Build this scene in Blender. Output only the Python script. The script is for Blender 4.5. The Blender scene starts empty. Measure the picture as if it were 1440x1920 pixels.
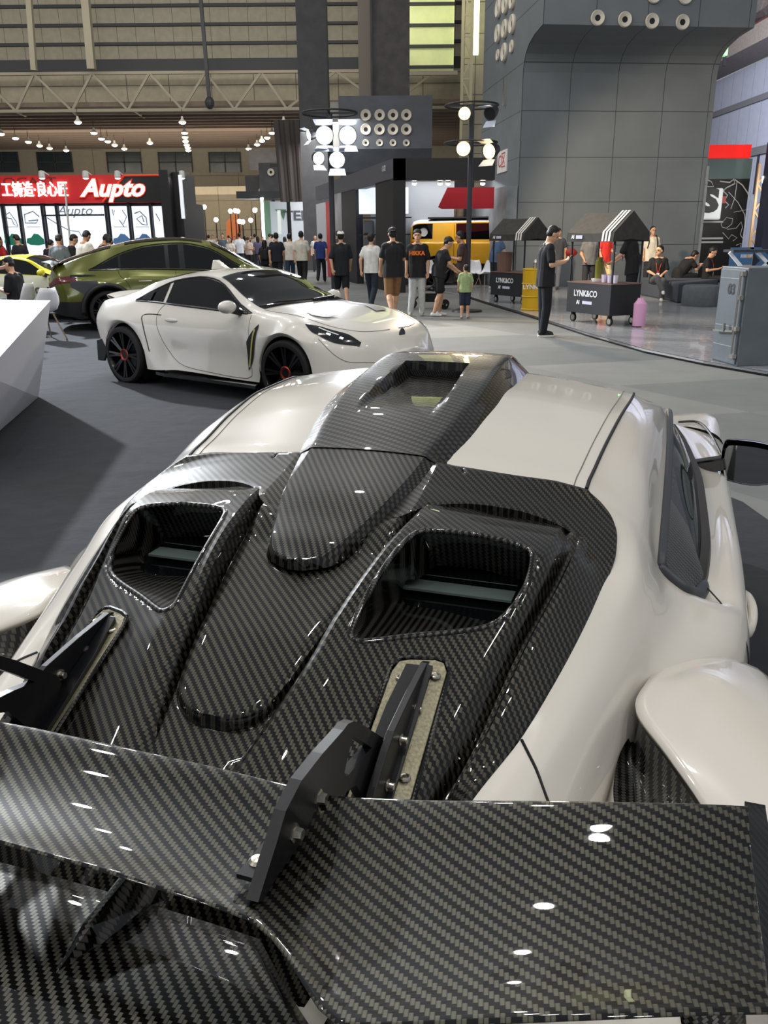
import bpy, bmesh, math, random
import numpy as np
from mathutils import Vector, Matrix
random.seed(7)
PI = math.pi
SC = bpy.context.scene
COL = SC.collection

# ------------------------------------------------------------------ camera model (used to survey ground positions)
FPX = 1540.0; PIT = math.atan(516/1540.0); HC = 1.60; ROLL = math.radians(0.5)
_fw = np.array([0, math.cos(PIT), -math.sin(PIT)]); _up0 = np.array([0, math.sin(PIT), math.cos(PIT)]); _r0 = np.array([1., 0, 0])
_rt = _r0*math.cos(ROLL) - _up0*math.sin(ROLL); _up = _up0*math.cos(ROLL) + _r0*math.sin(ROLL)
CAM = np.array([0, 0, HC])
def ray(px, py): return _fw + (px-720)/FPX*_rt - (py-960)/FPX*_up
def gz(px, py, z=0.0):
    d = ray(px, py); t = (z-HC)/d[2]; return CAM + t*d
def gy(px, py, y):
    d = ray(px, py); return CAM + d*(y/d[1])

# ------------------------------------------------------------------ mesh builder
class MB:
    def __init__(s): s.v = []; s.f = []
    def add(s, vs, fs):
        o = len(s.v); s.v += [tuple(map(float, p)) for p in vs]; s.f += [tuple(i+o for i in f) for f in fs]; return s
    def box(s, x0, x1, y0, y1, z0, z1, M=None):
        vs = [(x, y, z) for x in (x0, x1) for y in (y0, y1) for z in (z0, z1)]
        if M is not None: vs = [tuple(M @ Vector(p)) for p in vs]
        return s.add(vs, [(0,1,3,2),(4,6,7,5),(0,4,5,1),(2,3,7,6),(0,2,6,4),(1,5,7,3)])
    def bar(s, a, b, w, h=None, up=(0,0,1)):
        a = Vector(a); b = Vector(b); d = (b-a).normalized(); u = Vector(up)
        if abs(d.dot(u)) > .98: u = Vector((1,0,0))
        x = d.cross(u).normalized(); y = x.cross(d); h = h or w
        vs = []
        for p in (a, b):
            for sx, sy in ((-1,-1),(1,-1),(1,1),(-1,1)): vs.append(p + x*sx*w/2 + y*sy*h/2)
        return s.add(vs, [(0,3,2,1),(4,5,6,7)] + [(i,(i+1)%4,(i+1)%4+4,i+4) for i in range(4)])
    def tube(s, pts, r, n=8, cap=True, closed=False):
        P = [Vector(p) for p in pts]; m = len(P); rr = r if hasattr(r, '__len__') else [r]*m
        vs = []; prev = None
        for i, p in enumerate(P):
            if closed: t = (P[(i+1) % m]-P[i-1]).normalized()
            else: t = (P[min(i+1, m-1)]-P[max(i-1, 0)]).normalized()
            if prev is None:
                a = Vector((0,0,1)) if abs(t.z) < .9 else Vector((1,0,0)); x = t.cross(a).normalized()
            else:
                x = (prev - t*prev.dot(t)).normalized()
            prev = x; y = t.cross(x)
            for k in range(n):
                an = 2*PI*k/n; vs.append(p + (x*math.cos(an)+y*math.sin(an))*rr[i])
        fs = []
        for i in range(m if closed else m-1):
            j = (i+1) % m
            for k in range(n): fs.append((i*n+k, i*n+(k+1)%n, j*n+(k+1)%n, j*n+k))
        if cap and not closed: fs += [tuple(range(n))[::-1], tuple(range((m-1)*n, m*n))]
        return s.add(vs, fs)
    def cyl(s, a, b, r, n=16, r2=None): return s.tube([a, b], [r, r if r2 is None else r2], n)
    def lathe(s, prof, c=(0,0,0), axis='z', n=24, closed=False):
        vs = []; fs = []; m = len(prof)
        for k in range(n):
            a = 2*PI*k/n
            for r, h in prof:
                x, y = r*math.cos(a), r*math.sin(a)
                p = {'z': (x, y, h), 'y': (x, h, y), 'x': (h, x, y)}[axis]
                vs.append((p[0]+c[0], p[1]+c[1], p[2]+c[2]))
        for k in range(n):
            k2 = (k+1) % n
            for i in range(m if closed else m-1):
                j = (i+1) % m; fs.append((k*m+i, k2*m+i, k2*m+j, k*m+j))
        return s.add(vs, fs)
    def prism(s, poly, z0, z1, axis='z', M=None):
        n = len(poly)
        def P(a, b, h): return {'z': (a, b, h), 'y': (a, h, b), 'x': (h, a, b)}[axis]
        vs = [P(a, b, z0) for a, b in poly] + [P(a, b, z1) for a, b in poly]
        if M is not None: vs = [tuple(M @ Vector(p)) for p in vs]
        return s.add(vs, [tuple(range(n))[::-1], tuple(range(n, 2*n))] + [(i, (i+1)%n, (i+1)%n+n, i+n) for i in range(n)])
    def grid(s, G, flip=False):
        G = np.asarray(G); a, b = G.shape[:2]
        fs = []
        for i in range(a-1):
            for j in range(b-1):
                q = (i*b+j, i*b+j+1, (i+1)*b+j+1, (i+1)*b+j); fs.append(q[::-1] if flip else q)
        return s.add(G.reshape(-1, 3), fs)
    def ball(s, c, r, n=12, m=8):
        rr = r if hasattr(r, '__len__') else (r, r, r); vs = []; fs = []
        for i in range(m+1):
            t = PI*i/m
            for k in range(n):
                a = 2*PI*k/n; vs.append((c[0]+rr[0]*math.sin(t)*math.cos(a), c[1]+rr[1]*math.sin(t)*math.sin(a), c[2]+rr[2]*math.cos(t)))
        for i in range(m):
            for k in range(n): fs.append((i*n+k, (i+1)*n+k, (i+1)*n+(k+1)%n, i*n+(k+1)%n))
        return s.add(vs, fs)
    def mesh(s, name):
        me = bpy.data.meshes.new(name); me.from_pydata(s.v, [], s.f); me.update()
        bm = bmesh.new(); bm.from_mesh(me); bmesh.ops.remove_doubles(bm, verts=bm.verts, dist=1e-5)
        bmesh.ops.recalc_face_normals(bm, faces=bm.faces); bm.to_mesh(me); bm.free(); return me
    def build(s, name, mat, parent=None, smooth=None, bevel=0, loc=None, rz=None, uv=None, subsurf=0, solid=0):
        me = s.mesh(name)
        if uv is not None:
            L = me.uv_layers.new(name='UVMap'); co = me.vertices
            for lp in me.loops:
                L.data[lp.index].uv = uv(co[lp.vertex_index].co)
        return link(name, me, mat, parent, smooth, bevel, loc, rz, subsurf, solid)
def link(name, me, mat, parent=None, smooth=None, bevel=0, loc=None, rz=None, subsurf=0, solid=0):
    o = bpy.data.objects.new(name, me); COL.objects.link(o)
    if mat is not None:
        for m_ in (mat if isinstance(mat, (list, tuple)) else [mat]): me.materials.append(m_)
    if parent is not None: o.parent = parent
    if loc is not None: o.location = loc
    if rz is not None: o.rotation_euler.z = rz
    if solid:
        md = o.modifiers.new('solid', 'SOLIDIFY'); md.thickness = solid; md.offset = -1
    if bevel:
        md = o.modifiers.new('bevel', 'BEVEL'); md.width = bevel; md.segments = 2; md.limit_method = 'ANGLE'; md.angle_limit = .6
    if subsurf:
        md = o.modifiers.new('sub', 'SUBSURF'); md.levels = subsurf; md.render_levels = subsurf
    if smooth is not None:
        if smooth >= PI: me.shade_smooth()
        else: me.set_sharp_from_angle(angle=smooth) if hasattr(me, 'set_sharp_from_angle') else None
        if smooth < PI:
            for p in me.polygons: p.use_smooth = True
    return o
SM = math.radians(35); SMALL = math.radians(180)
def empty(name, loc=(0,0,0), rz=0, parent=None):
    o = bpy.data.objects.new(name, None); COL.objects.link(o); o.location = loc; o.rotation_euler = (0,0,rz); o.empty_display_size = .2
    if parent: o.parent = parent
    return o
def tag(o, label=None, cat=None, group=None, kind=None):
    if label: o['label'] = label
    if cat: o['category'] = cat
    if group: o['group'] = group
    if kind: o['kind'] = kind
    return o
def thing(name, label, cat, loc=(0,0,0), rz=0, group=None): return tag(empty(name, loc, rz), label, cat, group)
def kids(o): return [c for c in bpy.data.objects if c.parent == o]
def dup(root, loc, rz, label, group=None):
    r = root.copy(); COL.objects.link(r); r.location = loc; r.rotation_euler = (0,0,rz); r['label'] = label
    if group: r['group'] = group
    for ch in kids(root):
        c = ch.copy(); COL.objects.link(c); c.parent = r
        for g in kids(ch):
            d = g.copy(); COL.objects.link(d); d.parent = c
    return r
def struct(name, mb, mat, **k):
    o = mb.build(name, mat, **k); o['kind'] = 'structure'; return o
def spl(tab):
    """smooth interpolation through a table of rows (t, a, b, ...)"""
    T = np.array(tab, float); t = T[:, 0]; Y = T[:, 1:]
    d = np.diff(Y, axis=0)/np.diff(t)[:, None]
    m = np.zeros_like(Y); m[0] = d[0]; m[-1] = d[-1]
    for i in range(1, len(t)-1):
        h0, h1 = t[i]-t[i-1], t[i+1]-t[i]
        same = d[i-1]*d[i] > 0
        with np.errstate(divide='ignore', invalid='ignore'):
            hm = (2*h1+h0+h1+2*h0)/((2*h1+h0)/d[i-1]+(h1+2*h0)/d[i])
        m[i] = np.where(same, hm, 0)
    def f(x):
        x = min(max(x, t[0]), t[-1]); i = min(max(int(np.searchsorted(t, x, side='right')-1), 0), len(t)-2)
        h = t[i+1]-t[i]; s = (x-t[i])/h; s2, s3 = s*s, s*s*s
        r = (2*s3-3*s2+1)*Y[i] + (s3-2*s2+s)*h*m[i] + (-2*s3+3*s2)*Y[i+1] + (s3-s2)*h*m[i+1]
        return r if len(r) > 1 else float(r[0])
    return f
def crom(P, n, closed=False):
    """Catmull-Rom resample of a point list"""
    P = np.array(P, float); m = len(P); out = []
    seg = m if closed else m-1
    for k in range(n if closed else n):
        t = k/(n if closed else n-1)*seg; i = min(int(t), seg-1); s = t-i
        g = (lambda j: P[j % m]) if closed else (lambda j: P[min(max(j, 0), m-1)])
        p0, p1, p2, p3 = g(i-1), g(i), g(i+1), g(i+2)
        out.append(.5*((2*p1)+(-p0+p2)*s+(2*p0-5*p1+4*p2-p3)*s*s+(-p0+3*p1-3*p2+p3)*s**3))
    return np.array(out)
def text_mesh(body, size, extrude=.005, shear=0, bold=0, align='CENTER'):
    cu = bpy.data.curves.new('txt', 'FONT'); cu.body = body; cu.size = size; cu.extrude = extrude; cu.shear = shear; cu.offset = bold
    cu.align_x = align; cu.align_y = 'CENTER'; cu.resolution_u = 3
    o = bpy.data.objects.new('txt', cu); COL.objects.link(o); bpy.context.view_layer.update()
    dg = bpy.context.evaluated_depsgraph_get(); me = bpy.data.meshes.new_from_object(o.evaluated_get(dg))
    bpy.data.objects.remove(o); bpy.data.curves.remove(cu); return me
def put_text(name, body, size, mat, parent, loc, rot, extrude=.005, shear=0, bold=0, sx=1):
    me = text_mesh(body, size, extrude, shear, bold); me.materials.clear()
    me.transform(Matrix.Translation(loc) @ Matrix.Rotation(rot[2], 4, 'Z') @ Matrix.Rotation(rot[1], 4, 'Y') @ Matrix.Rotation(rot[0], 4, 'X') @ Matrix.Scale(sx, 4, (1,0,0)))
    return link(name, me, mat, parent)
# ------------------------------------------------------------------ materials
def lin(c): return tuple((x/255/12.92 if x <= 10 else ((x/255+.055)/1.055)**2.4) for x in c) + (1,)
def nd(nt, t, **kw):
    n = nt.nodes.new(t)
    for k, v in kw.items(): setattr(n, k, v)
    return n
MATS = {}
def mat(name, rgb, rough=.5, metal=0, coat=0, emit=None, es=0, noise=0, nscale=8, spec=None, trans=0, bump=0, alpha=1, vary=None, coatr=.03, sheen=0):
    if name in MATS: return MATS[name]
    m = bpy.data.materials.new(name); m.use_nodes = True; nt = m.node_tree; b = nt.nodes['Principled BSDF']
    b.inputs['Base Color'].default_value = lin(rgb); b.inputs['Roughness'].default_value = rough; b.inputs['Metallic'].default_value = metal
    b.inputs['Coat Weight'].default_value = coat; b.inputs['Coat Roughness'].default_value = coatr
    if spec is not None: b.inputs['Specular IOR Level'].default_value = spec
    if trans: b.inputs['Transmission Weight'].default_value = trans
    if sheen: b.inputs['Sheen Weight'].default_value = sheen
    if alpha < 1: b.inputs['Alpha'].default_value = alpha
    if emit: b.inputs['Emission Color'].default_value = lin(emit); b.inputs['Emission Strength'].default_value = es
    if noise or vary or bump:
        tc = nd(nt, 'ShaderNodeTexCoord'); no = nd(nt, 'ShaderNodeTexNoise'); no.inputs['Scale'].default_value = nscale; no.inputs['Detail'].default_value = 6
        nt.links.new(tc.outputs['Object'], no.inputs['Vector'])
        if noise or vary:
            mx = nd(nt, 'ShaderNodeMix', data_type='RGBA'); c = lin(rgb)
            if vary: c1, c2 = lin(rgb), lin(vary)
            else: c1 = tuple(min(1, x*(1-noise)) for x in c[:3])+(1,); c2 = tuple(min(1, x*(1+noise)) for x in c[:3])+(1,)
            mx.inputs['A'].default_value = c1; mx.inputs['B'].default_value = c2
            rp = nd(nt, 'ShaderNodeValToRGB'); rp.color_ramp.elements[0].position = .35; rp.color_ramp.elements[1].position = .65
            nt.links.new(no.outputs['Fac'], rp.inputs['Fac']); nt.links.new(rp.outputs['Color'], mx.inputs['Factor']); nt.links.new(mx.outputs['Result'], b.inputs['Base Color'])
        if bump:
            bp = nd(nt, 'ShaderNodeBump'); bp.inputs['Strength'].default_value = bump; bp.inputs['Distance'].default_value = .02
            nt.links.new(no.outputs['Fac'], bp.inputs['Height']); nt.links.new(bp.outputs['Normal'], b.inputs['Normal'])
    MATS[name] = m; return m

def panel_mat(name, rgb, line, sx, sz, lw=.02, rough=.6, noise=.12, use='XZ', offx=0, offz=0, metal=0, nscale=3, spec=.3):
    """plain panels with thin joint lines every sx / sz metres (object coordinates)"""
    m = bpy.data.materials.new(name); m.use_nodes = True; nt = m.node_tree; b = nt.nodes['Principled BSDF']
    b.inputs['Roughness'].default_value = rough; b.inputs['Metallic'].default_value = metal; b.inputs['Specular IOR Level'].default_value = spec
    tc = nd(nt, 'ShaderNodeTexCoord'); sp = nd(nt, 'ShaderNodeSeparateXYZ'); nt.links.new(tc.outputs['Object'], sp.inputs[0])
    def lines(ax, s, off):
        if not s: return None
        a = nd(nt, 'ShaderNodeMath', operation='ADD'); a.inputs[1].default_value = off+1000*s; nt.links.new(sp.outputs[ax], a.inputs[0])
        d = nd(nt, 'ShaderNodeMath', operation='MODULO'); d.inputs[1].default_value = s; nt.links.new(a.outputs[0], d.inputs[0])
        c = nd(nt, 'ShaderNodeMath', operation='LESS_THAN'); c.inputs[1].default_value = lw; nt.links.new(d.outputs[0], c.inputs[0]); return c
    l1 = lines(use[0], sx, offx); l2 = lines(use[1], sz, offz)
    no = nd(nt, 'ShaderNodeTexNoise'); no.inputs['Scale'].default_value = nscale; no.inputs['Detail'].default_value = 5; nt.links.new(tc.outputs['Object'], no.inputs['Vector'])
    mx = nd(nt, 'ShaderNodeMix', data_type='RGBA'); c = lin(rgb)
    mx.inputs['A'].default_value = tuple(x*(1-noise) for x in c[:3])+(1,); mx.inputs['B'].default_value = tuple(min(1, x*(1+noise)) for x in c[:3])+(1,)
    nt.links.new(no.outputs['Fac'], mx.inputs['Factor'])
    out = mx.outputs['Result']
    for l in (l1, l2):
        if l is None: continue
        m2 = nd(nt, 'ShaderNodeMix', data_type='RGBA'); m2.inputs['B'].default_value = lin(line)
        nt.links.new(l.outputs[0], m2.inputs['Factor']); nt.links.new(out, m2.inputs['A']); out = m2.outputs['Result']
    nt.links.new(out, b.inputs['Base Color']); MATS[name] = m; return m

def carbon(name, w=.004, rot=0, hi=(96, 94, 84), lo=(5, 5, 5), coat=1.0, rough=.42):
    """2x2 twill woven carbon under clear lacquer; UV map is in metres"""
    m = bpy.data.materials.new(name); m.use_nodes = True; nt = m.node_tree; b = nt.nodes['Principled BSDF']; L = nt.links
    uv = nd(nt, 'ShaderNodeUVMap'); uv.uv_map = 'UVMap'
    mp = nd(nt, 'ShaderNodeMapping'); mp.inputs['Rotation'].default_value = (0, 0, rot); mp.inputs['Scale'].default_value = (1/w, 1/w, 1); L.new(uv.outputs['UV'], mp.inputs['Vector'])
    sp = nd(nt, 'ShaderNodeSeparateXYZ'); L.new(mp.outputs['Vector'], sp.inputs[0])
    def M(op, a, b_=None):
        n = nd(nt, 'ShaderNodeMath', operation=op)
        for i, x in enumerate((a, b_)):
            if x is None: continue
            if isinstance(x, (int, float)): n.inputs[i].default_value = x
            else: L.new(x, n.inputs[i])
        return n.outputs[0]
    fx = M('FLOOR', sp.outputs['X']); fy = M('FLOOR', sp.outputs['Y'])
    k = M('MODULO', M('ADD', M('ADD', fx, fy), 4000.0), 4.0); warp = M('LESS_THAN', k, 1.5)
    px = M('FRACT', sp.outputs['X']); py = M('FRACT', sp.outputs['Y'])
    prof = lambda f: M('SUBTRACT', 1.0, M('POWER', M('ABSOLUTE', M('SUBTRACT', M('MULTIPLY', f, 2.0), 1.0)), 4.0))
    pw = prof(px); pf = prof(py)
    mixv = nd(nt, 'ShaderNodeMix', data_type='FLOAT'); L.new(warp, mixv.inputs['Factor']); L.new(pf, mixv.inputs['A']); L.new(pw, mixv.inputs['B'])
    c1 = nd(nt, 'ShaderNodeMix', data_type='RGBA'); c1.inputs['A'].default_value = lin(lo); c1.inputs['B'].default_value = lin(hi); L.new(warp, c1.inputs['Factor'])
    c2 = nd(nt, 'ShaderNodeMix', data_type='RGBA'); c2.inputs['A'].default_value = (.004, .004, .004, 1); L.new(c1.outputs['Result'], c2.inputs['B']); L.new(mixv.outputs['Result'], c2.inputs['Factor'])
    L.new(c2.outputs['Result'], b.inputs['Base Color'])
    b.inputs['Metallic'].default_value = .75; b.inputs['Roughness'].default_value = rough; b.inputs['Specular IOR Level'].default_value = .15
    b.inputs['Coat Weight'].default_value = coat; b.inputs['Coat Roughness'].default_value = .02; b.inputs['Coat IOR'].default_value = 1.5
    MATS[name] = m; return m

def floor_mat(name, rgb, rgb2, sx, sy, rough, noise=.15, coat=0, bump=.15, nscale=4, rrough=None):
    """carpet tiles / floor slabs: checker-free random tone per tile plus mottling"""
    m = bpy.data.materials.new(name); m.use_nodes = True; nt = m.node_tree; b = nt.nodes['Principled BSDF']; L = nt.links
    b.inputs['Roughness'].default_value = rough; b.inputs['Specular IOR Level'].default_value = .3 if rough > .5 else .5; b.inputs['Coat Weight'].default_value = coat
    tc = nd(nt, 'ShaderNodeTexCoord'); mp = nd(nt, 'ShaderNodeMapping'); mp.inputs['Scale'].default_value = (1/sx, 1/sy, 1); mp.inputs['Rotation'].default_value = (0, 0, -.35)
    L.new(tc.outputs['Object'], mp.inputs['Vector'])
    fl = nd(nt, 'ShaderNodeVectorMath', operation='FLOOR'); L.new(mp.outputs['Vector'], fl.inputs[0])
    wn = nd(nt, 'ShaderNodeTexWhiteNoise', noise_dimensions='2D'); L.new(fl.outputs[0], wn.inputs['Vector'])
    mx = nd(nt, 'ShaderNodeMix', data_type='RGBA'); mx.inputs['A'].default_value = lin(rgb); mx.inputs['B'].default_value = lin(rgb2); L.new(wn.outputs['Value'], mx.inputs['Factor'])
    no = nd(nt, 'ShaderNodeTexNoise'); no.inputs['Scale'].default_value = nscale; no.inputs['Detail'].default_value = 8; L.new(tc.outputs['Object'], no.inputs['Vector'])
    hs = nd(nt, 'ShaderNodeMapRange'); hs.inputs['To Min'].default_value = 1-noise; hs.inputs['To Max'].default_value = 1+noise; L.new(no.outputs['Fac'], hs.inputs['Value'])
    sc = nd(nt, 'ShaderNodeVectorMath', operation='SCALE'); L.new(mx.outputs['Result'], sc.inputs[0]); L.new(hs.outputs['Result'], sc.inputs['Scale']); L.new(sc.outputs[0], b.inputs['Base Color'])
    if bump:
        n2 = nd(nt, 'ShaderNodeTexNoise'); n2.inputs['Scale'].default_value = 6 if rough < .5 else 3; n2.inputs['Detail'].default_value = 4; L.new(tc.outputs['Object'], n2.inputs['Vector'])
        bp = nd(nt, 'ShaderNodeBump'); bp.inputs['Strength'].default_value = bump; bp.inputs['Distance'].default_value = .05; L.new(n2.outputs['Fac'], bp.inputs['Height']); L.new(bp.outputs['Normal'], b.inputs['Normal'])
    MATS[name] = m; return m

PAINT = mat('cream_white_paint', (222, 216, 205), .28, coat=1)
PAINT2 = mat('pearl_white_paint', (224, 220, 210), .28, coat=1)
CARB_DECK = carbon('carbon_deck', .0042, math.radians(-2), hi=(74, 71, 61))
CARB_ROOF = carbon('carbon_roof', .0038, 0, hi=(70, 68, 63))
CARB_TAIL = carbon('carbon_scoop_tail', .0044, math.radians(12), hi=(74, 72, 64))
CARB_WING = carbon('carbon_wing', .0042, math.radians(-12), hi=(78, 76, 66))
CARB_WING2 = carbon('carbon_lower', .0046, math.radians(-4), hi=(100, 98, 90))
CARB_FINE = carbon('carbon_fine', .0042, math.radians(40), hi=(84, 82, 78))
CARB_DARK = carbon('carbon_dark', .004, .3, hi=(34, 34, 36), lo=(10, 10, 12))
BLACKG = mat('black_gloss', (10, 10, 11), .12, coat=1)
BLACKM = mat('black_anodised', (22, 23, 26), .38, .3, noise=.2, nscale=60)
BLACKP = mat('black_plastic', (24, 24, 26), .5)
RUBBER = mat('rubber', (20, 20, 21), .75, noise=.2, nscale=40)
GREYTRIM = mat('grey_trim', (62, 66, 72), .45)
GLASSD = mat('tinted_glass', (6, 8, 9), .04, spec=.6)
GLASSC = mat('clear_glass', (200, 215, 215), .02, trans=1)
STEEL = mat('steel', (190, 186, 178), .25, 1)
BOLT = mat('bolt_steel', (205, 198, 185), .3, 1, noise=.15, nscale=200)
PLATE = mat('raw_plate', (150, 144, 120), .45, .6, noise=.25, nscale=220, bump=.1)
INTERIOR = mat('cabin_dark', (14, 14, 15), .8)
ST = .045
CHW = mat('chair_white', (232, 232, 236), .4)
def shell_chair(loc, rz, lab, grp=None):
    o = thing('shell_chair', lab, 'chair', loc, rz, grp)
    m = MB(); G = []
    for t in np.linspace(0, 1, 12):
        y, z = np.interp(t, [0, .15, .5, .65, 1], [.22, .23, -.12, -.2, -.27]), np.interp(t, [0, .15, .5, .65, 1], [.43, .45, .43, .52, .84]); w_ = np.interp(t, [0, .5, .8, 1], [.20, .23, .22, .14])
        G.append([(s*w_, y+.05*s*s*(1 if t > .5 else 0), z+.06*s*s*(1 if t < .7 else .3)) for s in np.linspace(-1, 1, 9)])
    m.grid(G); m.build('seat_shell', CHW, o, smooth=SMALL, solid=.012)
    for sx in (-1, 1):
        for sy in (-1, 1): m = MB(); m.bar((sx*.12, sy*.10, .42), (sx*.24, sy*.22, 0), .022); m.build('leg', mat('leg_wood', (150, 130, 112), .5), o)
    return o
# ------------------------------------------------------------------ people
SKIN = mat('skin', (206, 160, 128), .55); SKIN2 = mat('skin_tan', (182, 134, 102), .55); HAIRM = mat('hair_black', (18, 16, 16), .55); EYE = mat('eye_dark', (20, 16, 14), .3); LIP = mat('lip', (166, 100, 88), .5)
def cm(rgb): return mat('cloth_%d_%d_%d' % rgb, rgb, .85, noise=.08, nscale=14)
def cap_mesh(prims):
    mb = MB()
    for p in prims:
        if p[0] == 'b': mb.ball(p[1], p[2], 14, 10) if len(p) == 3 else None
        elif p[0] == 'e':   # oriented ellipsoid: centre, (rx, ry, rz), 3x3 basis
            o = len(mb.v); mb.ball((0, 0, 0), p[2], 16, 12); Mx = p[3]
            for i in range(o, len(mb.v)): mb.v[i] = tuple(Vector(p[1]) + Mx @ Vector(mb.v[i]))
        else:
            a, ra, b_, rb = Vector(p[1]), p[2], Vector(p[3]), p[4]; d = b_-a; L_ = d.length
            if L_ < 1e-4: mb.ball(a, ra, 12, 8); continue
            t = d/L_; prof = []
            for k in range(5): an = PI/2*(1-k/4); prof.append((-math.sin(an)*ra, math.cos(an)*ra))
            for k in range(5): an = PI/2*k/4; prof.append((L_+math.sin(an)*rb, math.cos(an)*rb))
            x = t.orthogonal().normalized(); y = t.cross(x); vs = []; n = 12
            for h, r in prof:
                for k in range(n): an = 2*PI*k/n; vs.append(a+t*h+(x*math.cos(an)+y*math.sin(an))*max(r, 1e-4))
            fs = [(i*n+k, i*n+(k+1) % n, (i+1)*n+(k+1) % n, (i+1)*n+k) for i in range(len(prof)-1) for k in range(n)]
            fs += [tuple(range(n))[::-1], tuple(range((len(prof)-1)*n, len(prof)*n))]; mb.add(vs, fs)
    return mb
def blend(name, prims, voxel, mt, parent, smooth=4):
    me = cap_mesh(prims).mesh('tmp'); o = bpy.data.objects.new('tmp', me); COL.objects.link(o)
    r = o.modifiers.new('r', 'REMESH'); r.mode = 'VOXEL'; r.voxel_size = voxel; s = o.modifiers.new('s', 'SMOOTH'); s.iterations = smooth; s.factor = .5
    dg = bpy.context.evaluated_depsgraph_get(); dg.update(); m2 = bpy.data.meshes.new_from_object(o.evaluated_get(dg)); bpy.data.objects.remove(o); bpy.data.meshes.remove(me)
    m2.name = name; return link(name, m2, mt, parent, smooth=SMALL)
def V(*a): return Vector(a)
def pose(name, k=1.0, **ov):
    J = dict(pel=V(0, 0, .93), che=V(0, .0, 1.30), nek=V(0, .0, 1.47), hed=V(0, .03, 1.615), look=V(0, 1, -.05))
    for s, n in ((-1, 'L'), (1, 'R')):
        J.update({'sh'+n: V(s*.175, 0, 1.415), 'el'+n: V(s*.225, -.03, 1.13), 'wr'+n: V(s*.225, .05, .89), 'hp'+n: V(s*.085, 0, .91), 'kn'+n: V(s*.095, .015, .49), 'an'+n: V(s*.105, -.03, .085), 'hd'+n: V(s*-.02, .12, -1), 'cv'+n: V(s*-.5, .8, 0)})
    if name == 'walk':
        J.update(knL=V(-.09, .16, .50), anL=V(-.09, .24, .09), knR=V(.09, -.02, .49), anR=V(.09, -.30, .14), elL=V(-.23, -.10, 1.14), wrL=V(-.22, -.10, .89), elR=V(.23, .03, 1.13), wrR=V(.22, .16, .91))
    if name == 'walk2':
        J.update(knR=V(.09, .16, .50), anR=V(.09, .24, .09), knL=V(-.09, -.02, .49), anL=V(-.09, -.30, .14), elR=V(.23, -.10, 1.14), wrR=V(.22, -.10, .89), elL=V(-.23, .03, 1.13), wrL=V(-.22, .16, .91))
    if name in ('phone', 'sitphone'):
        J.update(elL=V(-.22, .02, 1.13), wrL=V(-.07, .27, 1.17), elR=V(.22, .02, 1.13), wrR=V(.07, .27, 1.17), hed=V(0, .085, 1.595), nek=V(0, .02, 1.47), look=V(0, .8, -.6))
        for n, s in (('L', -1), ('R', 1)): J['hd'+n] = V(-s*.25, .8, .35); J['cv'+n] = V(-s*.5, .2, .8)
    if name == 'reach':
        J.update(che=V(0, .08, 1.28), nek=V(0, .14, 1.44), hed=V(0, .22, 1.56), look=V(0, .7, -.7), shL=V(-.17, .11, 1.39), shR=V(.17, .11, 1.39), elL=V(-.20, .20, 1.13), wrL=V(-.14, .40, .98), elR=V(.20, .20, 1.13), wrR=V(.14, .40, .98))
        for n, s in (('L', -1), ('R', 1)): J['hd'+n] = V(0, .8, -.5)
    if name in ('sit', 'sitphone', 'sitlean'):
        dz = -.44
        for q in ('pel', 'che', 'nek', 'hed', 'shL', 'shR', 'elL', 'elR', 'wrL', 'wrR', 'hpL', 'hpR'): J[q] = J[q]+V(0, 0, dz)
        J.update(knL=V(-.11, .43, .49), knR=V(.11, .43, .49), anL=V(-.11, .40, .085), anR=V(.11, .40, .085))
        if name == 'sit': J.update(elL=V(-.22, .04, .70), wrL=V(-.08, .27, .62), elR=V(.22, .04, .70), wrR=V(.08, .27, .62))
        if name == 'sitlean': J.update(che=V(0, .20, .80), nek=V(0, .30, .93), hed=V(0, .40, 1.0), look=V(0, .8, -.6), shL=V(-.17, .26, .90), shR=V(.17, .26, .90), elL=V(-.2, .40, .66), elR=V(.2, .40, .66), wrL=V(-.06, .58, .78), wrR=V(.06, .58, .78))
    for q, v_ in ov.items(): J[q] = Vector(v_)
    return J
def hand_prims(J, n, s):
    w = J['wr'+n]; d = (J['hd'+n]).normalized(); fo = (w-J['el'+n]).normalized(); d = (d*.5+fo*.5).normalized() if J['hd'+n].z > -.9 else (fo*.8+Vector((0, 0, -.3))).normalized()
    c = J['cv'+n]; c = (c-d*c.dot(d)).normalized(); sd = d.cross(c).normalized()
    P = [('c', w, .026, w+d*.03, .028)]
    for q in (-.026, -.009, .009, .026): P.append(('c', w+d*.02+sd*q*.8, .017, w+d*.085+sd*q, .0125))
    for q, L_ in ((-.030, .062), (-.010, .075), (.010, .072), (.030, .055)):
        k0 = w+d*.085+sd*q; k1 = k0+(d*.85+c*.5).normalized()*L_*.5; k2 = k1+(d*.5+c*.85).normalized()*L_*.5
        P += [('c', k0, .0098, k1, .009), ('c', k1, .009, k2, .0078)]
    sgn = 1 if (sd.x*s) < 0 else -1
    t0 = w+d*.025+sd*sgn*.022; t1 = t0+(d*.6+sd*sgn*.7+c*.3).normalized()*.042; t2 = t1+(d*.9+c*.35).normalized()*.032
    P += [('c', t0, .014, t1, .0112), ('c', t1, .0112, t2, .009)]; return P
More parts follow.
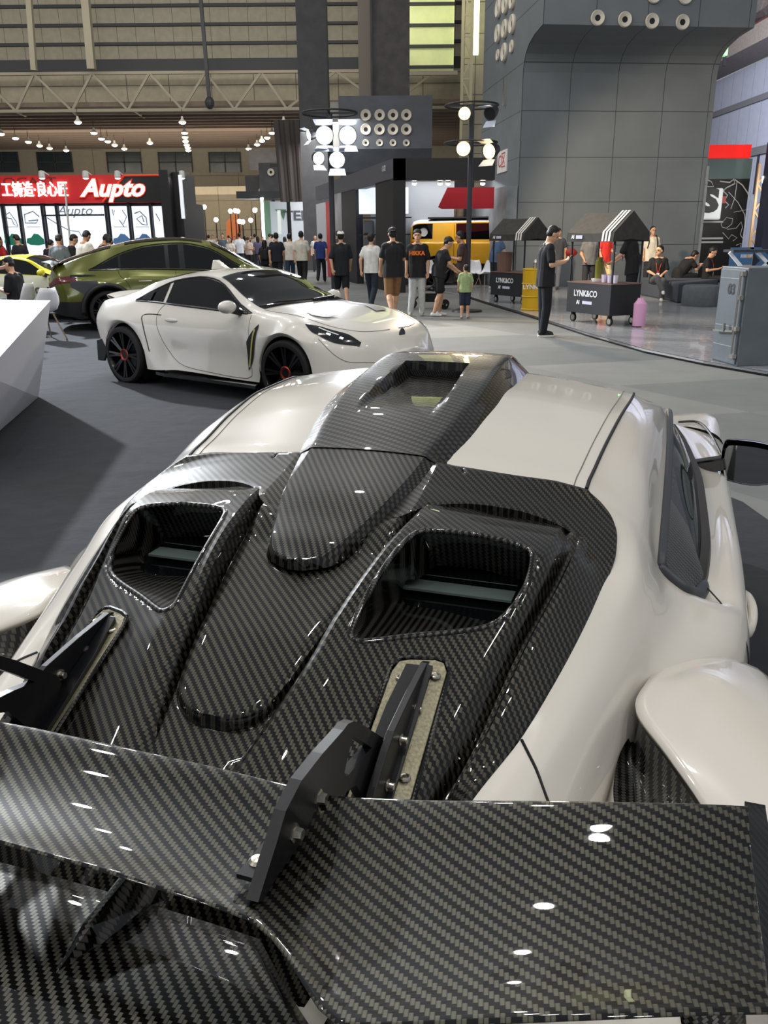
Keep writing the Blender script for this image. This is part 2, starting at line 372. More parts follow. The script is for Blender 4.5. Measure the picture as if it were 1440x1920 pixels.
def build_person(root, J, shirt, pants, shoes, skin=SKIN, hair='short', sleeve=.62, leg=1.0, vox=.010, female=False, faces=False, fat=1.0, haircol=None, extra=None, longshirt=0):
    f = fat; lk = J['look'].normalized(); rt = lk.cross(V(0, 0, 1)).normalized(); up = rt.cross(lk); Bm = Matrix((rt, lk, up)).transposed(); H = J['hed']
    hp = lambda x, y, z: H+rt*x+lk*y+up*z
    tor = [('c', J['pel']+V(0, 0, .02), .114*f, J['che']+V(0, .0, 0), .124*f), ('c', J['che']+V(0, 0, .02), .105*f, J['nek']+V(0, -.005, -.075), .075)]
    pel, che = J['pel'], J['che']
    for s, n in ((-1, 'L'), (1, 'R')):
        tor += [('c', pel+V(s*.055, 0, .02), .105*f, che+V(s*.070, .0, -.02), .106*f), ('c', che+V(s*.075, 0, 0), .10*f, J['sh'+n]+V(-s*.045, 0, -.03), .066), ('c', J['nek']+V(0, 0, -.03), .062, J['sh'+n]+V(-s*.02, 0, -.012), .050)]
        if female: tor.append(('b', che+V(s*.07, .085, -.03), (.062, .055, .062)))
    body = list(tor) + [('c', che+V(0, 0, .1), .075, J['nek'], .056), ('c', J['nek']-V(0, 0, .01), .052, hp(0, -.01, -.06), .05),
        ('e', hp(0, -.012, .03), (.077, .096, .092), Bm), ('e', hp(0, .022, -.045), (.060, .072, .068), Bm), ('c', hp(0, .075, -.095), .024, hp(0, .06, -.08), .034), ('c', hp(0, .094, .012), .008, hp(0, .110, -.022), .0135),
        ('e', hp(.078, -.005, -.01), (.012, .022, .032), Bm), ('e', hp(-.078, -.005, -.01), (.012, .022, .032), Bm), ('c', hp(-.03, .086, .035), .012, hp(.03, .086, .035), .012), ('c', hp(-.018, .092, -.062), .009, hp(.018, .092, -.062), .009)]
    for s, n in ((-1, 'L'), (1, 'R')):
        body += [('c', J['sh'+n]+V(-s*.012, 0, -.018), .054, J['el'+n], .041), ('c', J['el'+n], .041, J['wr'+n], .027)] + hand_prims(J, n, s)
        body += [('c', J['hp'+n], .092*f, J['kn'+n], .058*f), ('c', J['kn'+n], .056*f, J['kn'+n].lerp(J['an'+n], .35)+V(0, -.012, 0), .056*f), ('c', J['kn'+n].lerp(J['an'+n], .35), .055*f, J['an'+n], .036), ('c', J['an'+n]+V(0, -.03, -.04), .034, J['an'+n]+V(0, .13, -.055), .028)]
    o = blend('body', body, vox, skin, root)
    sh = [(*p[:2], p[2]+.016, p[3], p[4]+.016) if p[0] == 'c' else ('b', p[1], tuple(x+.012 for x in p[2])) for p in tor if not (p[0] == 'c' and abs(p[2]-.062) < 1e-6)]
    sh += [('c', J['nek']+V(0, -.008, -.045), .072, J['nek']+V(0, -.004, -.10), .085)]
    sh += [('c', J['nek']+V(0, 0, -.055), .070, J['sh'+n]+V(0, 0, -.03), .060) for n in 'LR']
    sh += [('c', pel+V(s*.055, 0, -.10-longshirt), .137*f, pel+V(s*.055, 0, .1), .128*f) for s in (-1, 1)]
    for n in 'LR':
        e = J['sh'+n].lerp(J['el'+n], sleeve); q0 = J['sh'+n]+V(-.02 if n == 'R' else .02, 0, -.022); sh += [('c', q0, .066, e, .067)]
    if longshirt or True: sh = sh
    so = blend('shirt', sh, vox, cm(shirt), root, 9); tn = (che-pel).normalized(); bm = bmesh.new(); bm.from_mesh(so.data)
    r_ = bmesh.ops.bisect_plane(bm, geom=bm.verts[:]+bm.edges[:]+bm.faces[:], plane_co=pel-tn*(.085+longshirt), plane_no=-tn, clear_outer=True)
    bmesh.ops.holes_fill(bm, edges=[e for e in bm.edges if e.is_boundary], sides=0); bm.to_mesh(so.data); bm.free()
    tr = []
    for s, n in ((-1, 'L'), (1, 'R')):
        tr += [('c', pel+V(s*.055, 0, -.02), .106*f, J['hp'+n], .096*f)]
        if leg <= .5: tr += [('c', J['hp'+n], .104*f, J['hp'+n].lerp(J['kn'+n], leg*2), .092*f)]
        else:
            e = J['kn'+n].lerp(J['an'+n]+V(0, 0, .0), min(1, (leg-.5)*2)); tr += [('c', J['hp'+n], .098*f, J['kn'+n], .078*f), ('c', J['kn'+n], .078*f, e, .062 if leg > .9 else .07)]
    blend('trousers', tr, vox, cm(pants), root)
    for n in 'LR':
        a = J['an'+n]; yawv = V(0, 1, 0)
        if ('toe'+n) in J: yawv = J['toe'+n]
        blend('shoe', [('c', a+yawv*-.035+V(0, 0, -.03), .044, a+yawv*.05+V(0, 0, -.035), .043), ('c', a+yawv*.05+V(0, 0, -.042), .042, a+yawv*.155+V(0, 0, -.055), .030)], vox*.8, cm(shoes), root, 2)
    if extra and 'sole' in extra:
        for n in 'LR':
            a = J['an'+n]; m = MB(); m.prism([(a.x+.052*math.cos(t), a.y+.055+.145*math.sin(t)) for t in np.linspace(0, 2*PI, 25)[:-1]], a.z-.088, a.z-.058); m.build('sole', cm(extra['sole']), root, bevel=.006)
    hm = haircol or HAIRM
    if hair:
        hh = [('e', hp(0, -.030, .045), (.084, .092, .088), Bm), ('e', hp(0, -.045, .0), (.080, .066, .075), Bm), ('c', hp(-.035, .028, .098), .022, hp(.035, .028, .098), .022)]
        if hair == 'long': hh += [('c', hp(-.06, -.04, .0), .042, hp(-.055, -.05, -.20), .035), ('c', hp(.06, -.04, .0), .042, hp(.055, -.05, -.20), .035), ('c', hp(0, -.07, 0), .06, hp(0, -.075, -.22), .05)]
        if hair == 'bun': hh += [('c', hp(0, -.10, .02), .042, hp(0, -.10, .02)+V(0, -.035, -.15), .022)]
        if hair == 'full': hh += [('e', hp(0, -.018, .066), (.089, .097, .070), Bm)]
        blend('hair', hh, vox*.9, hm, root, 3)
    if hair in ('cap',) or (extra and 'cap' in extra):
        col = extra['cap']; blend('cap', [('e', hp(0, -.015, .062), (.090, .105, .070), Bm), ('e', hp(0, .11*(-1 if extra.get('back') else 1), .055), (.062, .065, .012), Bm)], vox*.9, cm(col), root, 2)
    if faces:
        for s in (-1, 1): m = MB(); m.ball(hp(s*.031, .0905, .012), .0085, 8, 6); m.build('eye', EYE, root); m = MB(); m.tube([hp(s*.016, .098, .034), hp(s*.032, .098, .038), hp(s*.05, .086, .032)], .0045, 5); m.build('eyebrow', HAIRM, root)
        m = MB(); m.tube([hp(-.022, .093, -.062), hp(0, .101, -.062), hp(.022, .093, -.062)], .0048, 6); m.build('mouth', LIP, root)
        if extra and extra.get('glasses'):
            m = MB()
            for s in (-1, 1): m.tube([hp(s*.031+.022*math.cos(a), .104, .012+.018*math.sin(a)) for a in np.linspace(0, 2*PI, 15)[:-1]], .002, 4, closed=True); m.tube([hp(s*.053, .10, .016), hp(s*.082, .0, .012)], .002, 4)
            m.build('glasses', BLACKP, root)
    if extra and extra.get('lanyard'):
        m = MB()
        for s in (-1, 1): m.tube(crom([J['nek']+V(s*.055, -.03, -.01), J['nek']+V(s*.06, .06, -.06), che+V(s*.05, .132*f, -.02), che+V(s*.01, .145*f, -.20)], 14), .0065, 5)
        m.build('lanyard', cm(extra['lanyard']), root)
        m = MB(); c = che+V(0, .150*f, -.25); m.box(c.x-.035, c.x+.035, c.y-.004, c.y+.004, c.z-.05, c.z+.05); m.build('badge', mat('badge_white', (232, 230, 228), .5), root)
    if extra and extra.get('pack'):
        blend('backpack', [('c', che+V(-.07, -.17, -.22), .085, che+V(-.07, -.17, .05), .08), ('c', che+V(.07, -.17, -.22), .085, che+V(.07, -.17, .05), .08)], vox, cm(extra['pack']), root)
        for s in (-1, 1): m = MB(); m.tube(crom([J['sh'+('L' if s < 0 else 'R')]+V(-s*.055, -.12, 0), J['sh'+('L' if s < 0 else 'R')]+V(-s*.055, .0, .075), che+V(s*.12, .12, .02), che+V(s*.15, .10, -.16)], 14), .016, 6); m.build('strap', cm(extra['pack']), root)
    return o
FACE = lambda deg: math.radians(-deg)
def person(label, xy, face, J, h=1.72, z=0, group=None, print_=None, **k):
    """face: heading in degrees clockwise from straight away from the viewer"""
    o = thing('person', label, 'person', (xy[0], xy[1], z), FACE(face), group); build_person(o, J, **k); s = h/1.72; o.scale = (s, s, s); return o
def held_phone(o, J, label, off=(0, .10, .045), tilt=-.7, size=(.075, .155)):
    bpy.context.view_layer.update(); c = (J['wrL']+J['wrR'])/2+Vector(off); m = MB(); m.box(-size[0]/2, size[0]/2, -.004, .004, -size[1]/2, size[1]/2)
    p = m.build('phone', mat('phone_black', (18, 18, 20), .2)); tag(p, label, 'phone'); m4 = Matrix.Translation(o.location) @ o.rotation_euler.to_matrix().to_4x4() @ Matrix.Scale(o.scale.x, 4) @ Matrix.Translation(c) @ Matrix.Rotation(tilt, 4, 'X'); p.matrix_world = m4; return p
BLK = (20, 20, 24); NAVY = (26, 30, 46); WHT = (226, 222, 212); GRY = (88, 92, 96); DGR = (46, 48, 52)
g = lambda px, py, z=0: gz(px, py, z)[:2]
# nearest man with the phone, seen side-on
J = pose('phone'); J['anL'] += V(0, .06, 0); p = g(1017, 630); o = person('man all in black reading his phone, nearest walker, in profile', p, 82, J, 1.74, shirt=BLK, pants=(16, 18, 26), shoes=(34, 36, 36), vox=.0075, faces=True, fat=1.0, longshirt=.05, sleeve=.72, extra={'lanyard': (214, 206, 190), 'sole': (226, 224, 218)}); held_phone(o, J, 'phone held by the man all in black')
# walkers
p = g(737, 597); J = pose('walk2', wrR=(.16, .30, 1.20), elR=(.25, .10, 1.14)); person('man in black tee, brown shorts and black cap, seen from behind', p, -12, J, 1.76, shirt=BLK, pants=(132, 96, 62), shoes=(60, 60, 62), leg=.55, vox=.009, fat=1.12, hair='short', longshirt=.04, sleeve=.7, extra={'cap': (18, 18, 20), 'back': True})
p = g(697, 580); J = pose('walk'); person('person in white tee and dark jeans, half hidden behind the black cap man', p, 20, J, 1.66, shirt=(222, 220, 216), pants=(34, 42, 54), shoes=(210, 206, 200), vox=.011, hair='full')
p = g(782, 592); J = pose('stand', anR=(.14, .06, .085)); person('young man in black tee with orange print and pale jeans, facing us', p, 186, J, 1.72, shirt=BLK, pants=(192, 194, 192), shoes=(176, 172, 160), vox=.010, hair='full', faces=True, fat=1.05, longshirt=.06, sleeve=.8); JT = J; PT = p
me_ = put_text('print', 'HIKKA', .11, mat('print_orange', (232, 112, 36), .6), [o for o in bpy.data.objects if o.get('label', '').startswith('young man in black tee with orange')][0], (0, .152, 1.27), (PI/2, 0, PI), .003, bold=.006)
p = g(642, 577); J = pose('walk', elL=(-.25, -.04, 1.12)); person('man with white cap, black top and black shorts walking away', p, -8, J, 1.72, shirt=(24, 27, 34), pants=(20, 22, 28), shoes=(224, 222, 218), leg=.5, vox=.010, longshirt=.10, sleeve=.85, extra={'cap': (238, 232, 224), 'back': True})
p = g(821, 593); J = pose('reach', knL=(-.09, .10, .49), anL=(-.09, .05, .085), anR=(.10, -.12, .085)); person('woman in black top and shorts leaning over the stroller', p, 78, J, 1.62, shirt=(26, 26, 28), pants=BLK, shoes=(232, 230, 226), leg=.40, vox=.010, female=True, hair='bun', fat=1.08)
p = g(866, 584); J = pose('phone', look=(0, .9, -.35)); person('man in brown shirt holding a tablet behind the warm light pole', p, -72, J, 1.70, shirt=(66, 50, 48), pants=(60, 50, 48), shoes=(70, 60, 56), leg=.55, skin=SKIN2, vox=.011, longshirt=.1); held_phone([o for o in bpy.data.objects if o.get('label', '').startswith('man in brown shirt holding')][0], J, 'tablet held by the man in the brown shirt', (0, .16, .03), -1.0, (.17, .24))
p = g(871, 597); J = pose('stand', hed=(0, .0, 1.60), look=(-.35, 1, .1), elL=(-.22, .02, 1.14), wrL=(-.2, .12, .96)); o = person('small child in pale green tee and dark shorts, seen from behind', p, -8, J, 1.06, shirt=(150, 170, 120), pants=(34, 40, 60), shoes=(150, 140, 124), leg=.5, vox=.014, sleeve=.8, fat=1.12)
p = g(603, 529); J = pose('walk2'); person('man in royal blue polo and dark trousers walking away by the red pylon', p, 4, J, 1.72, shirt=(36, 56, 116), pants=(24, 26, 36), shoes=(24, 24, 26), vox=.012)
p = g(568, 540); J = pose('walk', elL=(-.24, -.06, 1.13)); person('man in cream tee and black trousers walking away, centre of the aisle', p, 3, J, 1.78, shirt=(206, 202, 186), pants=(24, 24, 26), shoes=(40, 40, 42), vox=.012, fat=1.1, sleeve=.8)
p = g(546, 534); J = pose('walk2'); person('man in white tee and blue jeans behind the cream tee man', p, -6, J, 1.72, shirt=(224, 218, 206), pants=(44, 60, 84), shoes=(60, 60, 62), vox=.013)
p = g(522, 541); J = pose('walk'); person('man in dark navy tee walking away beside the olive car', p, -4, J, 1.74, shirt=(24, 28, 40), pants=(24, 24, 28), shoes=(40, 40, 42), vox=.012, fat=1.05)
p = g(500, 538); J = pose('walk2'); person('girl in black with a small backpack in the aisle', p, 8, J, 1.52, shirt=BLK, pants=(26, 26, 28), shoes=(44, 44, 46), vox=.013, hair='long', female=True, extra={'pack': (34, 34, 36)})
# around the carts
p = g(1041, 545); J = pose('walk'); person('man in dark grey tee and grey trousers behind the man in black', p, 200, J, 1.74, z=ST, shirt=(62, 64, 68), pants=(96, 100, 106), shoes=(60, 58, 58), vox=.012, faces=True, fat=1.02)
p = g(926, 545); J = pose('reach', hed=(0, .12, 1.58)); person('man in blue shirt standing at the rear snack cart', p, 55, J, 1.70, z=ST, shirt=(74, 96, 130), pants=(28, 32, 42), shoes=(200, 190, 176), vox=.013, longshirt=.06)
p = g(1172, 588); J = pose('reach'); o = person('attendant in black with orange lanyard bent over the front cart', (p[0]+.12, p[1]+.1), -58, J, 1.78, z=ST, shirt=(20, 20, 22), pants=(18, 18, 22), shoes=(200, 200, 200), vox=.009, sleeve=.8, fat=1.1, longshirt=.1, extra={'lanyard': (212, 74, 44)}, faces=True)
p = g(1100, 560); J = pose('stand', wrR=(.2, .2, .98)); person('person in grey shirt standing behind the front cart, left', p, 176, J, 1.66, z=ST, shirt=(98, 98, 98), pants=(40, 40, 44), shoes=(50, 50, 52), vox=.013, faces=True, skin=SKIN2, haircol=mat('hair_brown', (70, 48, 36), .6), hair='full')
p = g(1128, 553); J = pose('walk', elL=(-.2, .05, 1.14), wrL=(-.1, .26, 1.1)); person('person in bright red top and cream trousers behind the front cart', p, 150, J, 1.72, z=ST, shirt=(230, 54, 48), pants=(226, 200, 150), shoes=(220, 190, 150), vox=.013)
p = g(1214, 545); J = pose('stand', anL=(-.13, .10, .085)); person('man in cream tee with black backpack straps standing by the pillar', p, 178, J, 1.76, z=ST, shirt=(228, 218, 196), pants=(46, 48, 54), shoes=(226, 222, 216), vox=.011, faces=True, sleeve=.8, longshirt=.06, extra={'pack': (24, 24, 26)}, fat=1.03)
q = gz(1236, 566, ST); J = pose('sit', knR=(.05, .42, .56), anR=(-.12, .50, .26), anL=(-.10, .42, .085), look=(.7, .7, -.1)); person('seated man in black tee and orange lanyard with crossed legs on the bench', (q[0]+.05, q[1]+.5), 192, J, 1.72, z=ST, shirt=BLK, pants=(84, 86, 88), shoes=(226, 220, 208), vox=.011, faces=True, sleeve=.8, extra={'lanyard': (204, 74, 50)})
q = gz(1345, 560, ST); J = pose('sitphone', look=(0, .8, -.6)); o = person('seated woman in black with orange lanyard looking at a phone, far right', (q[0]-.1, q[1]+.6), 118, J, 1.66, z=ST, shirt=BLK, pants=(22, 22, 24), shoes=(210, 206, 200), vox=.011, faces=True, hair='bun', extra={'lanyard': (204, 74, 50)}); held_phone(o, J, 'phone held by the seated woman at far right')
q = gz(1300, 560, ST); J = pose('sitlean'); person('hunched seated person in black leaning forward left of the seated woman', (q[0]-.05, q[1]+1.15), 84, J, 1.74, z=ST, shirt=(26, 26, 27), pants=(22, 22, 24), shoes=(60, 60, 60), vox=.012, fat=1.12)
# left side: seated man at the counter, the others at the red booth
q = gz(40, 622, 0); J = pose('sitphone', look=(-.1, .9, -.45), hed=(0, .07, 1.17)); o = person('seated man with glasses, black tee and orange lanyard behind the white counter', (q[0]-.1, q[1]+.25), -78, J, 1.74, shirt=BLK, pants=(40, 42, 48), shoes=(40, 40, 42), vox=.009, faces=True, sleeve=.85, fat=1.08, extra={'lanyard': (224, 88, 56), 'glasses': True}); held_phone(o, J, 'phone held by the seated man with glasses', (0, .11, .06), -.5)
shell_chair((q[0]-.05, q[1]+.28, 0), math.radians(78), 'white shell chair under the seated man with glasses')
q = gz(-14, 640, 0); J = pose('phone'); person('standing person in black cut off by the left edge', (q[0]+.05, q[1]), 84, J, 1.72, shirt=BLK, pants=(30, 30, 34), shoes=(40, 40, 42), vox=.012, extra=None)
YBK = 21.5
for i, (px, y, face, ps, sh, h, ex, lab) in enumerate(((114, 20.5, 4, 'phone', (98, 104, 112), 1.72, {}, 'man in grey tee with his back to us at the red booth'), (138, 21.5, 60, 'phone', (26, 26, 28), 1.72, {}, 'man in black tee looking down beside the grey tee man'), (156, 21.0, 24, 'reach', (226, 222, 210), 1.84, {}, 'tall man in cream printed tee bending at the red booth'), (189, 22.5, 60, 'reach', (30, 30, 32), 1.76, {}, 'dark-haired man bending right of the cream tee man'), (207, 22.0, 10, 'phone', (28, 28, 30), 1.66, {}, 'person in black nearest the olive car roof'), (42, 24.0, -60, 'phone', (38, 38, 42), 1.74, {}, 'man in dark tee standing before the first light panels'), (4, 23.5, 30, 'stand', (176, 34, 34), 1.68, {'pack': (30, 30, 32)}, 'person in red tee at the left edge of the red booth'), (97, 24.5, 20, 'phone', (34, 34, 38), 1.60, {}, 'short dark-clothed visitor hidden behind the grey tee man'), (298, 24.0, -20, 'stand', (40, 36, 36), 1.62, {}, 'dark-haired visitor just above the olive car roof'))):
    a = gy(px, 500, y); person(lab, (a[0], y), face, pose(ps), h, shirt=sh, pants=(40, 42, 48), shoes=(50, 50, 52), vox=.013, extra=ex, skin=SKIN if i % 2 else SKIN2)
# distant crowd: copies of a few figures with their own colours
base = []
for ps, kw in (('walk', {}), ('walk2', {'hair': 'long', 'female': True}), ('stand', {}), ('phone', {'hair': 'full'})):
    o = thing('person', 'x', 'person', (0, 0, 0)); build_person(o, pose(ps), (200, 200, 196), (40, 42, 48), (40, 40, 42), vox=.022, **kw); base.append(o)
CROWD = [(352, 54, 2, (60, 70, 92), (30, 30, 34)), (366, 56, 1, (44, 46, 70), (40, 40, 44)), (379, 60, 0, (72, 66, 46), (40, 40, 40)), (384, 62, 2, (60, 50, 46), (40, 40, 40)), (395, 50, 0, (222, 220, 214), (50, 50, 54)), (402, 58, 2, (214, 212, 206), (60, 60, 64)), (410, 54, 1, (222, 220, 216), (40, 40, 44)), (420, 56, 3, (206, 200, 196), (70, 70, 76)), (421, 46, 2, (88, 100, 116), (50, 50, 56)), (432, 60, 0, (226, 224, 220), (60, 60, 60)), (434, 38, 1, (222, 218, 208), (34, 34, 36)), (443, 62, 2, (200, 196, 190), (50, 50, 50)), (452, 42, 0, (212, 216, 224), (34, 38, 54)), (461, 56, 1, (210, 206, 200), (60, 60, 66)), (469, 44, 3, (196, 180, 168), (26, 26, 28)), (474, 60, 2, (60, 56, 56), (40, 40, 44)), (481, 52, 0, (176, 168, 160), (60, 60, 64)), (486, 45, 1, (88, 84, 116), (40, 42, 56)), (495, 48, 2, (30, 30, 32), (30, 30, 32)), (507, 46, 3, (178, 170, 166), (70, 70, 76)), (513, 50, 0, (120, 112, 110), (50, 50, 54)), (536, 42, 1, (200, 196, 192), (50, 50, 54)), (593, 42, 2, (198, 196, 192), (60, 60, 64)), (635, 34, 0, (70, 74, 84), (40, 42, 48))]
import colorsys
def tone(c):
    r, g_, b = c
    if max(c) < 60: return 'black'
    if min(c) > 190: return 'white'
    if max(c)-min(c) < 25: return 'grey'
    return 'blue' if b >= max(r, g_) else 'tan'
ORD = 'first second third fourth fifth sixth seventh eighth ninth tenth eleventh twelfth thirteenth fourteenth fifteenth sixteenth seventeenth eighteenth nineteenth twentieth twenty-first twenty-second twenty-third twenty-fourth'.split()
used = set()
for i, (px, y, b, sc_, pc) in enumerate(CROWD):
    a = gy(px, 500, y); lab = 'distant walker in %s top, %s from the left in the far aisle crowd' % (tone(sc_), ORD[i]); rz = (0, .3, PI*.9, -.4)[i % 4] if b != 2 else PI
    if b not in used: o = base[b]; o.location = (a[0], y, 0); o.rotation_euler.z = rz; o['label'] = lab; o['group'] = 'distant aisle crowd'; used.add(b)
    else: o = dup(base[b], (a[0], y, 0), rz, lab, 'distant aisle crowd')
    s = 1+.06*math.sin(i*1.7); o.scale = (s, s, s)
    bpy.context.view_layer.update()
    for c in kids(o):
        nm = c.name.split('.')[0]
        if nm in ('shirt', 'trousers'):
            c.material_slots[0].link = 'OBJECT'; c.material_slots[0].material = cm(sc_ if nm == 'shirt' else pc)
# ------------------------------------------------------------------ hall
W_BEIGE = panel_mat('wall_beige', (176, 166, 146), (120, 112, 98), 4.2, 3.4, .05, .8)
W_LOUV = panel_mat('wall_sheet', (150, 144, 128), (92, 90, 84), 1.15, 0, .03, .75, .22)
W_GRID = panel_mat('wall_gridpanel', (160, 152, 132), (96, 92, 84), 2.6, 1.5, .05, .75, .2)
W_BLUE = panel_mat('wall_bluegrey', (168, 172, 190), (112, 116, 130), 1.4, 0, .03, .7, .12, use='YZ')
COLDARK = mat('column_dark', (70, 70, 72), .7, noise=.15, nscale=2)
COLBROWN = mat('column_brown', (72, 68, 66), .7, noise=.2, nscale=2)
PILLAR = panel_mat('pillar_panels', (110, 116, 119), (66, 70, 72), 1.45, 1.28, .022, .62, .16, nscale=1.2)
BLOCKM = mat('block_grey', (78, 82, 88), .65, noise=.1, nscale=2)
TRUSS = mat('truss_paint', (150, 142, 124), .6)
DARKST = mat('dark_steel', (44, 46, 50), .6)
FLOOR = floor_mat('aisle_floor', (128, 128, 124), (104, 107, 106), 2.4, 1.6, .75, .18, nscale=2.2, bump=.1)
STAGE = floor_mat('stage_floor', (172, 174, 178), (160, 162, 167), 3.0, 3.0, .16, .22, coat=.3, bump=.22, nscale=1.6)
CARPET = floor_mat('carpet_dark', (52, 54, 59), (48, 50, 55), 6, 6, .9, .22, bump=.35, nscale=7)
mb = MB(); mb.box(-40, 40, -8, 92, -.12, 0); struct('floor', mb, FLOOR)
cp = MB(); poly = [(2.35, -3), (2.25, 4.9), (1.1, 8.2), (.1, 12), (-1.2, 18.2), (-2.6, 24), (-16, 24), (-16, -3)]
cp.prism(poly, .001, .006); tag(cp.build('carpet', CARPET), 'dark charcoal carpet laid under the white sports cars', 'carpet')
st = MB(); sp_ = [tuple(gz(*p)[:2]) for p in ((872, 557), (905, 568), (1000, 597), (1100, 630), (1210, 662), (1320, 685), (1440, 706))]+[(8, 6.2), (19, 6.2), (19, 27), (1.6, 27)]
st.prism(sp_, .001, .045); struct('floor', st, STAGE, bevel=.004)
eg = MB(); eg.tube([(x, y, .03) for x, y in sp_[:8]], .028, 6); tag(eg.build('edge_strip', mat('black_edge', (14, 14, 15), .5)), 'black edging strip along the front of the glossy grey stage floor', 'edging')

# far low hall: back wall, windows, ceiling with purlins
YB = 78.0
wl = MB(); wl.box(-46, 20, YB, YB+.4, 0, 9.3); struct('wall_back', wl, W_BEIGE)
WINM = mat('window_dark', (48, 60, 60), .2, spec=.6, noise=.25, nscale=.6)
FRM = mat('window_frame', (60, 66, 64), .6)
def far(px, py, y): return gy(px, py, y)
for i, (x0, x1) in enumerate(((-28, 37), (68, 137), (199, 266), (296, 361), (391, 452))):
    a = far(x0, 285, YB-.1); b = far(x1, 323, YB-.1)
    w_ = empty('window_%d' % (i+1), ((a[0]+b[0])/2, YB-.02, b[2])); w_['kind'] = 'structure'; hw = (b[0]-a[0])/2; hh = a[2]-b[2]
    m = MB(); m.box(-hw, hw, -.03, 0, 0, hh); m.build('window_pane', WINM, w_)
    for k in (0, 1, 2): m = MB(); m.box(-hw+k*hw-.05, -hw+k*hw+.05, -.08, -.03, 0, hh); m.build('mullion', FRM, w_)
    m = MB(); m.box(-hw, hw, -.08, -.03, hh*.47, hh*.47+.1); m.build('transom', FRM, w_)
mb = MB(); mb.box(-46, 14, 55.2, YB, 9.25, 9.5); struct('ceiling', mb, mat('ceiling_brown', (118, 104, 92), .8, noise=.2, nscale=1))
PUR = mat('purlin', (128, 112, 98), .7)
for k in range(15):
    m = MB(); m.box(-46, 14, 56.5+k*1.45, 56.68+k*1.45, 8.98, 9.25); struct('trim_%d' % (k+1), m, PUR)
# upper front wall of the hall above the low hall: grid panels, then louvred cladding
m = MB(); m.box(-46, 14, 56.2, 56.5, 9.2, 11.9); struct('wall_upper', m, W_GRID)
m = MB(); m.box(-46, 14, 57.0, 57.3, 11.6, 26); struct('wall_cladding', m, W_LOUV)
m = MB(); m.box(-46, 14, 56.0, 56.6, 11.25, 11.95); struct('trim_20', m, DARKST)
for k in range(12):
    m = MB(); z = 12.85+k*1.02; m.box(-46, 14, 56.75, 57.0, z, z+.16); struct('trim_%d' % (21+k), m, DARKST)
# roof truss in front of the wall
tr = thing('roof_truss', 'long pale lattice truss across the hall below the louvred wall', 'truss', (0, 54.6, 0))
zt_, zb_ = 10.95, 8.95
for z in (zt_, zb_): m = MB(); m.box(-40, 9.5, -.1, .1, z-.08, z+.08); m.build('chord', TRUSS, tr)
xs = [far(px, 205, 54.6)[0] for px in (-85, 30, 135, 240, 342, 440, 538)]; xt = [far(px, 135, 54.6)[0] for px in (-40, 63, 172, 280, 385, 490)]
for i in range(6):
    for a, b in ((xs[i], xt[i]), (xs[i+1], xt[i])): m = MB(); m.bar((a, 0, zb_), (b, 0, zt_), .13); m.build('web', TRUSS, tr)
for a, b in ((xs[-1], xs[-1]+3), (xs[-1]+6, xs[-1]+3), (xs[-1]+6, xs[-1]+9)): m = MB(); m.bar((a, 0, zb_), (b, 0, zt_), .13); m.build('web', TRUSS, tr)
for a, b in ((28, 100), (135, 170), (250, 300)):     # secondary struts running back under the ceiling
    p = far(a, 205, 54.6); q = far(b, 240, 68); m = MB(); m.bar((p[0], 0, zb_), (q[0], 13.4, q[2]), .12); m.build('brace', TRUSS, tr)
for nm, (x0, y0, x1, y1), w_, mt, lb in (('hanging_post', (54, -5, 64, 132), .30, TRUSS, 'thin pale roof post at upper left'), ('hanging_post', (160, -5, 172, 130), .42, TRUSS, 'thicker pale roof post, second from the left'), ('hanging_pole', (376, -5, 393, 193), .20, DARKST, 'dark pole hanging down past the truss')):
    a = far(x0, y0, 53.6); b = far(x1, y1, 53.6); m = MB(); m.bar(a, b, w_); 
    if mt is DARKST: m.ball(b, (.28, .28, .35))
    tag(m.build(nm, mt), lb, 'post')
# hanging lamps under the low ceiling
LAMPW = mat('lamp_glow', (255, 255, 250), .4, emit=(255, 252, 240), es=12); LSH = mat('lamp_shell', (210, 205, 195), .5)
lampP = thing('high_bay_lamp', 'x', 'lamp', (0, 0, 0)); lampP.scale = (.68,)*3
m = MB(); m.lathe([(.05, .42), (.09, .40), (.12, .2), (.34, -.02), (.32, -.04)], n=14); m.build('shade', LSH, lampP)
m = MB(); m.ball((0, 0, -.06), (.31, .31, .16), 12, 6); m.build('bulb', LAMPW, lampP)
m = MB(); m.tube([(0, 0, .4), (0, 0, 1.0)], .03, 5); m.build('cord', DARKST, lampP)
rows_ = {'left-hand row': [(2, 250), (29, 258), (53, 265), (74, 272), (93, 277), (124, 281)], 'second row from the left': [(146, 228), (176, 248), (190, 259), (202, 264), (215, 271), (233, 278)],
         'row behind the dark hanging pole': [(342, 228), (346, 248), (347, 256), (348, 264), (350, 271), (352, 276), (353, 281)], 'row beside the dark column': [(532, 228), (510, 248), (501, 257), (491, 263), (482, 270), (466, 278)], 'middle of the low hall': [(281, 267)]}
ordn = ['nearest', 'second', 'third', 'fourth', 'fifth', 'sixth', 'farthest']
first = True
for rn, L in rows_.items():
    for i, (px, py) in enumerate(L):
        p = gz(px, py, 8.25); loc = (p[0], min(p[1], 77.0), 8.25)
        if p[1] > 77: loc = tuple(gy(px, py, 77.0))
        lb = 'small white hanging lamp, %s in the %s' % (ordn[i], rn) if len(L) > 1 else 'lone small white hanging lamp in the middle of the low hall'
        if first: lampP.location = loc; lampP['label'] = lb; lampP['group'] = 'hanging lamps of the low hall'; first = False
        else: dup(lampP, loc, 0, lb, 'hanging lamps of the low hall')
